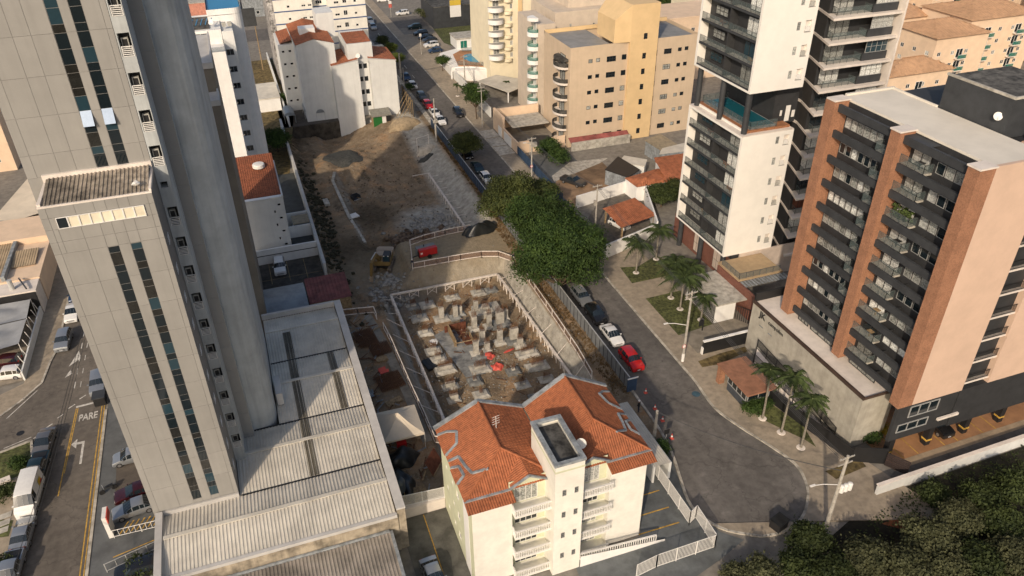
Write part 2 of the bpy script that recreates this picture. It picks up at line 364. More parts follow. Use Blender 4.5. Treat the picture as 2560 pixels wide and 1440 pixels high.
def terrain_mat():
    M = bpy.data.materials.new('excavated_soil'); M.use_nodes = True; t = M.node_tree; N = t.nodes; L = t.links; b = N['Principled BSDF']
    geo = N.new('ShaderNodeNewGeometry'); sep = N.new('ShaderNodeSeparateXYZ'); L.new(geo.outputs['Position'], sep.inputs[0])
    def noise(sc, det=7, sy=1.0, rough=0.65):
        mp = N.new('ShaderNodeMapping'); mp.inputs['Scale'].default_value = (sc, sc*sy, sc); L.new(geo.outputs['Position'], mp.inputs['Vector'])
        n = N.new('ShaderNodeTexNoise'); n.inputs['Scale'].default_value = 1; n.inputs['Detail'].default_value = det; n.inputs['Roughness'].default_value = rough; L.new(mp.outputs[0], n.inputs['Vector']); return n.outputs['Fac']
    def ramp(src, a, b_, c0, c1):
        r = N.new('ShaderNodeValToRGB'); r.color_ramp.elements[0].position = a; r.color_ramp.elements[1].position = b_
        r.color_ramp.elements[0].color = (*c0, 1); r.color_ramp.elements[1].color = (*c1, 1); L.new(src, r.inputs[0]); return r.outputs[0]
    def rng(src, a, b_, o0=0.0, o1=1.0):
        r = N.new('ShaderNodeMapRange'); r.inputs[1].default_value = a; r.inputs[2].default_value = b_; r.inputs[3].default_value = o0; r.inputs[4].default_value = o1; L.new(src, r.inputs[0]); return r.outputs[0]
    def mul(a, b_):
        r = N.new('ShaderNodeMath'); r.operation = 'MULTIPLY'; L.new(a, r.inputs[0]); L.new(b_, r.inputs[1]); return r.outputs[0]
    def mix(f, a, b_):
        r = N.new('ShaderNodeMix'); r.data_type = 'RGBA'; L.new(f, r.inputs[0]); L.new(a, r.inputs[6]); L.new(b_, r.inputs[7]); return r.outputs[2]
    def disc(cx, cy, r0, r1, sx=1.0):
        v = N.new('ShaderNodeVectorMath'); v.operation = 'SUBTRACT'; L.new(geo.outputs['Position'], v.inputs[0]); v.inputs[1].default_value = (cx, cy, 0)
        w = N.new('ShaderNodeVectorMath'); w.operation = 'MULTIPLY'; L.new(v.outputs[0], w.inputs[0]); w.inputs[1].default_value = (sx, 1, 0)
        l = N.new('ShaderNodeVectorMath'); l.operation = 'LENGTH'; L.new(w.outputs[0], l.inputs[0]); 
        ad = N.new('ShaderNodeMath'); ad.operation = 'MULTIPLY_ADD'; L.new(noise(0.35, 5), ad.inputs[0]); ad.inputs[1].default_value = 6.0; L.new(l.outputs['Value'], ad.inputs[2])
        return rng(ad.outputs[0], r0+3, r1+3, 1, 0)
    soil = ramp(noise(0.45), 0.3, 0.7, (0.15,0.108,0.068), (0.30,0.228,0.150))
    clay = ramp(noise(0.8), 0.35, 0.65, (0.28,0.17,0.09), (0.36,0.25,0.15))
    dark = ramp(noise(1.2), 0.3, 0.7, (0.065,0.050,0.030), (0.14,0.105,0.068))
    grey = ramp(noise(0.9, 8), 0.3, 0.72, (0.25,0.23,0.195), (0.52,0.485,0.41))
    sand = ramp(noise(1.5), 0.3, 0.7, (0.24,0.19,0.125), (0.34,0.28,0.19))
    col = mix(rng(noise(0.22, 5), 0.50, 0.60), soil, clay)
    col = mix(rng(noise(0.30, 6, 0.5), 0.58, 0.66), col, dark)
    col = mix(rng(noise(3.5, 3), 0.60, 0.68, 0, 0.6), col, grey)            # scattered stones
    sepn = N.new('ShaderNodeSeparateXYZ'); L.new(geo.outputs['Normal'], sepn.inputs[0])
    slope = rng(sepn.outputs['Z'], 0.62, 0.90, 1, 0)
    right = rng(sep.outputs['X'], 13.0, 15.0)
    col = mix(mul(slope, right), col, grey)
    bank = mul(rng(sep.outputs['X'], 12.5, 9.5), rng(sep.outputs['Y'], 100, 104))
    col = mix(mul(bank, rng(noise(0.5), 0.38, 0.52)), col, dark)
    up = mul(rng(sep.outputs['X'], 31.8, 33.5), rng(sep.outputs['Y'], 115, 118))
    col = mix(mul(up, rng(sep.outputs['X'], 38.6, 37.6, 0, 1)), col, grey)
    col = mix(disc(30, 126, 4, 7.5, 0.8), col, grey)
    col = mix(disc(18, 104, 3, 7), col, ramp(noise(1.1), 0.3, 0.7, (0.14,0.12,0.10), (0.26,0.24,0.205)))
    col = mix(disc(15.5, 116, 3, 9, 0.8), col, dark)
    col = mix(disc(19, 132, 3, 8, 1.4), col, dark)
    col = mix(disc(28, 110, 4, 10, 0.45), col, sand)
    L.new(col, b.inputs['Base Color']); b.inputs['Roughness'].default_value = 0.95; b.inputs['Specular IOR Level'].default_value = 0.2
    bp = N.new('ShaderNodeBump'); bp.inputs['Strength'].default_value = 0.9; bp.inputs['Distance'].default_value = 0.25; L.new(noise(2.2, 10, 1, 0.7), bp.inputs['Height']); L.new(bp.outputs[0], b.inputs['Normal'])
    return M
m_soil = terrain_mat()

# ------------------------------------------------------------------ ground, roads, pavements
SX0, SX1, SY0, SY1 = 7.4, 39.4, 57.5, 175.4
g = MB(); B = 900
for x0, x1, y0, y1 in ((-B, SX0, -60, B), (SX1, B, -60, B), (SX0, SX1, -60, SY0), (SX0, SX1, SY1, B)):
    g.face([(x0,y0,-.03),(x1,y0,-.03),(x1,y1,-.03),(x0,y1,-.03)])
struct(g.build('ground', m_ground))
def sheet(name, pts, z, m, th=0.0):
    mb = MB(); pts = [(p[0], p[1]) for p in pts]
    if th: mb.prism(pts, z-th, z, bottom=False)
    else:
        ar = sum(pts[k][0]*pts[(k+1)%len(pts)][1]-pts[(k+1)%len(pts)][0]*pts[k][1] for k in range(len(pts)))
        if ar < 0: pts = pts[::-1]
        mb.face([(p[0], p[1], z) for p in pts])
    return struct(mb.build(name, m))
def GP(*pp, z=0): return [tuple(G(a, b, z)) for a, b in pp]
def smooth_pts(pts, n=4):
    out = []
    for i in range(len(pts)-1):
        p0 = Vector(pts[max(i-1,0)]); p1 = Vector(pts[i]); p2 = Vector(pts[i+1]); p3 = Vector(pts[min(i+2,len(pts)-1)])
        for k in range(n):
            t = k/n; out.append(tuple(0.5*((2*p1)+(-p0+p2)*t+(2*p0-5*p1+4*p2-p3)*t*t+(-p0+3*p1-3*p2+p3)*t**3)))
    out.append(tuple(pts[-1])); return out
# street with its turning circle
rb = smooth_pts(GP((1740,956),(1786,1020),(1850,1068),(1920,1112),(1987,1160),(2014,1205),(2019,1250),(2003,1297),(1963,1328),(1915,1340),(1880,1338),(1800,1320),(1730,1268),(1702,1200),(1688,1155),(1668,1108),(1640,1060)), 4)
rb = [(p[0], p[1], 0) for p in rb]
street = [(48.35, 330), (48.35, 100)] + [r for r in rb if True] + [(40.5, 96), (40.5, 330)]
sheet('street', street, 0.0, m_asph)
def kerb(name, pts, w=0.28, h=0.12, m=None, z0=-0.02):
    mb = MB()
    for a, b in zip(pts, pts[1:]):
        a = Vector((a[0],a[1],0)); b = Vector((b[0],b[1],0)); d = (b-a)
        if d.length < 1e-4: continue
        e = d.normalized()*0.03
        mb.beam(a-e+Vector((0,0,(h+z0)/2)), b+e+Vector((0,0,(h+z0)/2)), w, h-z0)
    return struct(mb.build(name, m or m_kerb))
kerb('kerb', [(48.43, 300), (48.43, 100)] + rb)
kerb('kerb', [(40.42, 300), (40.42, 96), (rb[-1][0], rb[-1][1])])
# pavement on the right side: one raised sheet, kerb to property line
pav = [(48.5, 300), (48.5, 100)] + [tuple(p) for p in rb[:46]]
pav = [(p[0], p[1]) for p in pav]
outer = [(62, 36), (60.0, 42), (58.6, 47), (56.6, 70), (57.3, 100), (52.2, 101), (51.4, 160), (51.4, 300)]
sheet('pavement', pav+outer, 0.10, m_side, 0.12)
sheet('pavement', [(39.5, 300), (39.5, 90), (40.34, 90), (40.34, 300)], 0.10, m_kerb, 0.12)
# lawns in front of the white tower
sheet('lawn', GP((1595,668),(1550,670),(1580,710),(1674,690),(1668,655),(1640,640)), 0.13, m_grass)
sheet('lawn', GP((1614,748),(1696,840),(1782,812),(1760,790),(1700,728)), 0.13, m_grass)
sheet('lawn', GP((1745,905),(1755,920),(1800,912),(1868,880),(1862,868),(1800,885)), 0.13, m_drygrass)
sheet('lawn', GP((1875,1010),(1905,1050),(1962,1078),(2010,1100),(2040,1120),(2010,1070),(1940,1020),(1900,995)), 0.13, m_grass)
sheet('lawn', GP((2062,1180),(2090,1200),(2165,1168),(2150,1150)), 0.13, m_drygrass)
# left side roads
lroad = [(-23.6, 30), (-23.6, 86), (-23.5, 95), (-22.6, 300), (-30.6, 300), (-30.7, 102.3)] + [tuple(G(px, py)[:2]) for px, py in ((126,905),(105,958),(60,998),(0,1042))] + [(-60, 72), (-60, 62)] + [(-34.7, 82.3), (-31.4, 83.4), (-30.9, 80.0), (-31.0, 30)]
sheet('street', lroad, 0.0, m_asph2)
kerb('kerb', [(-23.5, 30), (-23.5, 86)], 0.3, 0.10)
kerb('kerb', [(-30.78, 300), (-30.78, 102.3)] + [tuple(G(px, py)[:2]) for px, py in ((126,905),(105,958),(60,998),(0,1042))] + [(-60, 72.3)])
kerb('kerb', [(-60, 61.7), (-34.7, 82.2), (-31.5, 83.2), (-31.0, 80.0), (-31.1, 30)])
sheet('pavement', [(-30.86,300),(-30.86,102.3)] + [tuple(G(px, py)[:2]) for px, py in ((125,905),(104,957),(59,997),(0,1041))] + [(-60,72.4),(-60,80),(-34,95.3),(-34.2,125),(-36,300)], 0.09, m_side, 0.1)
sheet('lawn', [(-60,61.5),(-34.8,82.0),(-31.6,82.9),(-31.2,80),(-31.4,77.5),(-60,70)][::-1], 0.07, m_grass)
sheet('pavement', [(-31.2,77.4),(-31.2,30),(-60,30),(-60,69.5),(-40,76)], 0.06, m_side, 0.08)
sheet('lawn', [(-33.2,71.2),(-31.5,70.4),(-31.6,68.2),(-34.5,68.8)], 0.09, m_grass)
sheet('parking_apron', [(-23.34,30),(-23.34,90),(-14,90),(-14,30)], 0.015, m_conc_dk)
sheet('parking_bay_paving', [(-21.55,70.9),(-21.65,75.0),(-16,75.0),(-16,70.9)], 0.022, mat('brown_paving', (0.105,0.088,0.072), 0.9, 0.1, 1.0))
# far cross street, lots
sheet('street', [(-200,262),(-200,276),(230,258),(230,244)], 0.004, m_asph)
sheet('lawn', GP((1075,52),(1100,20),(1160,8),(1260,20),(1260,95),(1150,122),(1110,108),(1085,75)), 0.075, m_grass)
sheet('lawn', [(4,135),(10.5,120+62),(10.5,232),(-8,232),(-6,160)], 0.01, m_drygrass)
sheet('pavement', [(52.5,170),(48.6,170),(48.6,243),(62,243),(60,200)], 0.06, m_side, 0.08)

# ------------------------------------------------------------------ excavated site
def cl(a): return 0.0 if a < 0 else 1.0 if a > 1 else a
def sms(a, b, x): t = cl((x-a)/(b-a)); return t*t*(3-2*t)
def site_h(x, y):
    z1 = -3.5*min(cl((x-13.6)/1.9), cl((36.3-x)/1.5), cl((y-62.5)/3.5), cl((105.2-y)/2.0))
    z2 = -1.6*min(cl((20.4-x)/1.1), cl((y-95.4)/1.4), cl((x-7.6)/2.5))
    fl = -3.0*sms(114.2, 117.5, y)
    fl = fl + 1.4*sms(140, 156, y)*sms(12, 20, x)
    far = sms(150, 173, y); tgt = -4.0 + 4.0*sms(18, 33, x)
    fl = fl*(1-far) + tgt*far
    left = -1.4 - 1.4*far
    fl = left + (fl-left)*sms(13.8, 16.6, x) if y > 114 else fl
    z3 = fl*cl((38.3-x)/5.0)*cl((x-7.5)/2.4)
    if y > 114: z = z3 if x > 20.4 else min(z3, z2*(1-sms(114, 122, y)))
    else: z = min(z1, z2)
    if y > 104 and x < 26:
        cx = 17.6+1.6*math.sin((y-104)/13.0)
        for s_ in (-1.15, 1.15): z -= .16*math.exp(-((x-cx-s_)/.35)**2)*cl((y-104)/4)*cl((158-y)/10)
    md = math.exp(-(((x-17.5)/5)**2+((y-157)/7)**2))*1.5
    z += md if y > 140 else 0
    a = 1.0 if z < -0.2 else 0.4
    z += a*(0.10*math.sin(x*1.7+y*0.6)*math.sin(y*1.1-x*0.4)+0.06*math.sin(x*4.1+1.3)*math.sin(y*3.3)+0.05*math.sin(x*7.7-y*5.1))
    e = min(x-SX0, SX1-x, y-SY0)
    return z*cl(e/0.6)
st = 0.36; nx = int((SX1-SX0)/st); ny = int((SY1-SY0)/st)
tv = [(SX0+i*(SX1-SX0)/nx, SY0+j*(SY1-SY0)/ny) for j in range(ny+1) for i in range(nx+1)]
g = MB(); g.v = [(x, y, site_h(x, y)-0.02) for x, y in tv]
g.f = [(j*(nx+1)+i, j*(nx+1)+i+1, (j+1)*(nx+1)+i+1, (j+1)*(nx+1)+i) for j in range(ny) for i in range(nx)]; g.m = [0]*len(g.f)
struct(g.build('site_terrain', m_soil, smooth=True))
# ------------------------------------------------------------------ grey tower
def corrug(mb, x0, x1, y0, z0, y1, z1, pitch=0.36, amp=0.05, m=0):
    n = max(1, int(round((x1-x0)/pitch))); p = (x1-x0)/n; prof = []
    for k in range(n):
        for a, h in ((0, 0), (0.5, 0), (0.6, amp), (0.9, amp)): prof.append((x0+(k+a)*p, h))
    prof.append((x1, 0)); i = len(mb.v)
    for x, h in prof: mb.v += [(x, y0, z0+h), (x, y1, z1+h)]
    for k in range(len(prof)-1):
        a = i+2*k; q = (a, a+2, a+3, a+1) if y1 > y0 else (a+1, a+3, a+2, a)
        mb.f.append(q); mb.m.append(m)
    return mb
BOXC = {}
def boxpart(parent, name, x0, x1, y0, y1, z0, z1, m):
    k = (round(x1-x0,3), round(y1-y0,3), round(z1-z0,3), m.name)
    if k not in BOXC: BOXC[k] = MB().box(0, k[0], 0, k[1], 0, k[2]).mesh(name, m)
    return inst(BOXC[k], name, parent, (x0, y0, z0))

T = thing('office_tower', 'tall grey panel-clad tower with two dark vertical glass strips', 'tower', (-11.5, 70, 0))
TOPZ = 54.5
c = MB(); c.box(-15.95, -7.97, 60.46, 66, 0, 38.9, skip='z-'); c.box(-17.0, -7.97, 65.03, 84, 0, TOPZ, skip='z-')
c.build('core', m_joint, T)
xs_lo = [-15.95, -15.42, -13.5, -12.17, -11.36, -10.52, -9.73, -8.38, -7.97]
zl = [1.0, 5.75]+[34.97-2.925*k for k in range(9, -1, -1)]
def panels(xs, zs, y, skipcols=()):
    for a, b in zip(xs, xs[1:]):
        if (a, b) in skipcols: continue
        for e, f in zip(zs, zs[1:]): boxpart(T, 'cladding_panel', a+.012, b-.012, y-.03, y, e+.012, f-.012, m_panel)
panels(xs_lo, zl, 60.46, ((-12.17,-11.36), (-10.52,-9.73)))
panels([-12.17,-11.36], [1.0, 5.75, 6.15], 60.46); panels([-10.52,-9.73], [1.0, 5.75, 6.15], 60.46)
panels([-15.95,-15.42,-15.05,-13.5,-12.17,-11.36,-10.52,-9.73,-8.38,-7.97], [34.97, 36.0, 37.08], 60.46)
panels([-15.95,-15.42,-15.0], [37.08, 38.06], 60.46); panels([-8.75,-8.38,-7.97], [37.08, 38.06], 60.46)
panels([-15.95,-15.42,-13.5,-12.17,-11.36,-10.52,-9.73,-8.38,-7.97], [38.06, 38.9], 60.46)
rngt = random.Random(3)
def strip(x0, x1, y, z0, z1, mirror=()):
    z = z0; k = 2
    while z < z1-0.2:
        h = min([0.62, 1.15, 1.15, 0.62, 1.15][k % 5], z1-z)
        mm = m_mirror if any(a < z+h/2 < b for a, b in mirror) else rngt.choice([m_glassd, m_glassd, m_glassb, m_glassd, mat('smoked_glass', (0.022,0.022,0.02), 0.10, spec=0.7)])
        if mm is m_mirror: MB().obox(((x0+x1)/2, y-.2, z+h/2), ((x1-x0)/2-.01,0,0), (0,-.2,-h/2+.01), (0,-.008,.003)).build('open_pane', mm, T)
        else: boxpart(T, 'pane', x0, x1, y-.005, y+.02, z+.015, z+h-.015, mm)
        z += h; k += 1
strip(-12.15, -11.38, 60.46, 6.2, 34.9); strip(-10.5, -9.75, 60.46, 6.2, 34.9)
w0 = -14.98; ww = 6.21/8
for k in range(8):
    window(T, 'y-', 60.43, w0+k*ww, w0+(k+1)*ww, 37.1, 38.04, m_frame_w, m_glassd if k == 0 else m_blind, 0.06, 1, 1, 0.05)
# upper shaft
zu = [39.55, 41.40]+[44.36+2.95*k for k in range(5)]+[TOPZ]
panels([-17.0, -16.3, -14.6, -13.4, -11.95], zu, 65.03); panels([-11.08,-10.42], zu, 65.03); panels([-9.57, -8.4, -7.97], zu, 65.03)
panels([-17.0,-15.95], [25.0, 28.0, 31.0, 33.9, 36.8, 39.55], 65.03)
strip(-11.92, -11.1, 65.03, 39.7, TOPZ-.3, ((43.1, 44.3),)); strip(-10.4, -9.6, 65.03, 39.7, TOPZ-.3, ((43.1, 44.3),))
r = MB(); corrug(r, -15.7, -8.15, 60.6, 38.98, 64.75, 39.45, 0.30, 0.07); r.build('terrace_roof', mat('stained_fibre_cement', (0.34,0.29,0.23), 0.9, 0.25, 1.2, 0.2, 15, big=0.25, streak=0.0), T)
r = MB(); r.box(-15.95, -7.97, 60.44, 60.62, 38.9, 39.03); r.box(-15.95,-15.7,60.62,64.98,38.9,39.2); r.box(-8.15,-7.97,60.62,64.98,38.9,39.2); r.box(-15.95,-7.97,64.75,65.0,39.2,39.75); r.build('coping', m_slab, T)
r = MB(); r.rock((-9.0, 61.4, 39.45), 0.35, rngt); r.build('roof_bag', m_railw, T)
# east side: balcony stack
zb = [33.65-2.905*k for k in range(10)]; zb_up = [39.17+2.98*k for k in range(7)]
holes = [(-7.78, -6.98, z, z+1.75) for z in zb] + [(-7.85, -7.0, z, z+1.75) for z in zb_up] + [(-7.75,-7.2,37.2,37.75)]
b = MB(); wall(b, 'y-', 65.0, -7.95, -6.93, 0, TOPZ, holes, 1.0); b.box(-7.95,-6.93,65,68.6,0,TOPZ, skip='y-z-')
b.build('balcony_stack', m_bluegrey, T)
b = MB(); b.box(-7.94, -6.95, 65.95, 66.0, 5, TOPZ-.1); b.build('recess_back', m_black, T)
rail = MB(); rail.box(0, .8, 0, .04, 0, .05); rail.box(0,.8,0,.04,.72,.78)
for k in range(4): rail.box(0, .8, .005, .035, .14+.14*k, .2+.14*k)
rail.box(0,.05,0,.04,.05,.72); rail.box(.75,.8,0,.04,.05,.72)
rail_me = rail.mesh('slatted_rail', m_railw)
acm = MB(); acm.box(0,.5,0,.3,0,.75); acm.box(.07,.43,-.012,0,.1,.65,1); ac_me = acm.mesh('ac_unit', [m_ac, m_black])
lou = MB(); [lou.box(0,.03,0,.9,.22*k,.22*k+.09) for k in range(4)]; lou_me = lou.mesh('louvre', m_railw)
for z in zb+zb_up:
    inst(rail_me, 'balcony_rail', T, (-7.8, 64.96, z)); inst(ac_me, 'air_conditioner', T, (-7.72, 65.4, z+.55))
for z in zb: inst(lou_me, 'louvre', T, (-7.965, 62.0, z-.2))
# pier and fin
for k in range(19):
    z0 = 5.5+2.97*(k-1) if k else 5.5-2.97
    z0 = 38.57+2.98*(k-12); boxpart(T, 'pier_panel', -6.93, -5.86, 68.57, 69.2, max(z0,2)+.012, z0+2.98-.012, m_panel) if z0 > 2 else None
f = MB(); f.prism([(-6.93,68.6),(-5.85,68.6),(-5.85,69.63),(-4.7,69.7),(-4.2,69.85),(-3.7,70.25),(-3.35,70.8),(-3.2,71.45),(-3.2,86),(-6.93,86)], 0, TOPZ); f.build('fin_wall', m_bluegrey, T)
f = MB(); f.box(-9, -2.55, 93.1, 97.5, 0, 34.3); f.box(-9,-2.6, 97.5, 112, 0, 37.4); f.build('rear_wing', m_taupe, T)
f = MB(); f.box(-9.1, -2.45, 93.0, 97.4, 34.3, 34.6); f.box(-9.1,-2.5,97.3,112,37.4,37.75)
for (y0, y1, z) in ((93.0,97.4,34.6),(97.3,112,37.75)): f.box(-9.1,-2.5,y0,y0+.2,z,z+.35); f.box(-2.7,-2.5,y0+.2,y1,z,z+.35)
f.build('wing_parapet', m_lightbox, T)

# ------------------------------------------------------------------ warehouse beside the tower
Wh = thing('warehouse', 'low warehouse with pale corrugated gable roofs and dark skylight strips below the grey tower', 'warehouse', (-4, 70, 0))
ys = [(52.75,5.2),(56.8,5.75),(60.28,5.2),(65.6,5.75),(69.55,5.2),(76.2,5.75),(81.04,5.2),(87.26,5.75),(91.0,5.2)]
for (a, za), (b_, zb_) in zip(ys, ys[1:]):
    x0 = -15.1 if b_ < 60.3 else -7.9 if b_ < 70 else -3.1
    r = MB(); corrug(r, x0, 6.35, a, za, b_, zb_, 0.34, 0.06); r.build('roof_sheet', m_roofw, Wh)
def roofz(y):
    for (a, za), (b_, zb_) in zip(ys, ys[1:]):
        if a <= y <= b_: return za+(zb_-za)*(y-a)/(b_-a)
def skyl(x0, x1, y0, y1):
    cuts = [y0]+[y for y, _ in ys if y0 < y < y1]+[y1]
    for a, b_ in zip(cuts, cuts[1:]):
        r = MB(); corrug(r, x0, x1, a+.12, roofz(a+.12)+.06, b_-.12, roofz(b_-.12)+.06, 0.18, 0.05); r.build('skylight_strip', m_sky_l, Wh)
skyl(-0.95, 0.0, 60.3, 86.6); skyl(3.8, 4.65, 69.6, 81.0)
for y, z in ys[1::2]: MB().box(-3.0 if y > 70 else -7.8 if y > 60 else -15, 6.35, y-.22, y+.22, z+.05, z+.12).build('ridge_cap', m_roofw, Wh)
for y, z in ys[2:-1:2]: MB().box(-3.0 if y > 70 else -7.8, 6.35, y-.10, y+.10, z-.04, z+.085).build('valley_gutter', m_black, Wh)
pw = MB(); pw.box(6.4, 7.3, 52.5, 91.4, 5.75, 5.95); pw.box(-3.2, 6.4, 91.0, 91.4, 5.3, 6.0); pw.box(-15.3, 6.4, 52.3, 52.7, 4.95, 5.3); pw.box(-15.75,-15.1,38,60.2,5.3,5.9); pw.box(-15.1,-7.97,60.2,60.40,5.2,5.7)
pw.build('parapet', m_lightbox, Wh)
wl = MB(); wl.box(6.45, 7.25, 52.55, 91.35, -3.6, 5.74); wl.box(-15.7,-15.15,38,60.15,0,5.29); wl.box(-3.1,6.4,91.05,91.35,0,5.29); wl.box(-15.15, 6.44, 52.4, 52.7, 0, 4.94)
wl.build('wall', m_stainwall, Wh)
wl = MB(); wl.box(-2.9,-2.2,72.5,76,5.6,7.2); wl.build('duct_box', m_lightbox, Wh)
Sh = thing('shed', 'long shed with dark weathered corrugated roof at the bottom edge, against the warehouse wall', 'shed', (-5, 46, 0))
r = MB(); corrug(r, -15.0, 5.55, 52.1, 3.35, 36, 2.6, 0.34, 0.06); r.build('roof_sheet', m_roofdk, Sh)
r = MB(); r.box(5.45,5.75,36,52.2,0,3.5); r.box(-15.1,5.45,52.12,52.3,2.6,3.6); r.build('edge_wall', m_flash, Sh)
r = MB(); r.box(-15,5.4,36.2,51.9,0,2.5,skip='z-'); r.build('body', m_conc, Sh)
# ------------------------------------------------------------------ tile roofs
def inpoly(u, v, P):
    r = False; j = len(P)-1
    for i in range(len(P)):
        if (P[i][1] > v) != (P[j][1] > v) and u < (P[j][0]-P[i][0])*(v-P[i][1])/(P[j][1]-P[i][1])+P[i][0]: r = not r
        j = i
    return r
def tile_roof(root, pts, m=None, pu=0.24, pv=0.40, name='roof_slope', th=0.08, under=None):
    P = [Vector(p) for p in pts]; U = (P[1]-P[0]).normalized()
    n = (P[1]-P[0]).cross(P[2]-P[0]).normalized()
    if n.z < 0: n = -n
    V = n.cross(U)
    if V.z < 0: V = -V
    Q = [((p-P[0]).dot(U), (p-P[0]).dot(V)) for p in P]
    base = MB(); base.face([tuple(p) for p in P] if (P[1]-P[0]).cross(P[2]-P[0]).z > 0 else [tuple(p) for p in P][::-1]); o = base.build(name, under or m or m_tile, root)
    u0, u1 = min(q[0] for q in Q), max(q[0] for q in Q); v0, v1 = min(q[1] for q in Q), max(q[1] for q in Q)
    t = MB(); k = 0; u = u0
    while u < u1-0.02:
        v = v0; 
        while v < v1-0.02:
            if inpoly(u+pu/2, v+pv/2, Q):
                a = P[0]+U*u+V*v; b = a+U*pu*0.5; c_ = a+U*pu; e = V*(pv*1.08); hi = n*0.075; lo = n*0.025; up = n*0.035
                i = len(t.v); t.v += [tuple(x) for x in (a+lo+up*.3, b+hi+up, c_+lo+up*.3, a+e+lo*.6, b+e+hi*.8, c_+e+lo*.6)]
                t.f += [(i,i+1,i+4,i+3),(i+1,i+2,i+5,i+4),(i,i+2,i+1)]; t.m += [0,0,0]
            v += pv
        u += pu
    if t.f:
        tt = t.build('roof_tiles', m or m_tile, o); tt['kind'] = 'stuff'
    return o
def flashing(root, pts, w=0.28, h=0.10, m=None, name='flashing'):
    for a, b in zip(pts, pts[1:]):
        MB().beam(Vector(a)+Vector((0,0,.06)), Vector(b)+Vector((0,0,.06)), w, h).build(name, m or m_flash, root)

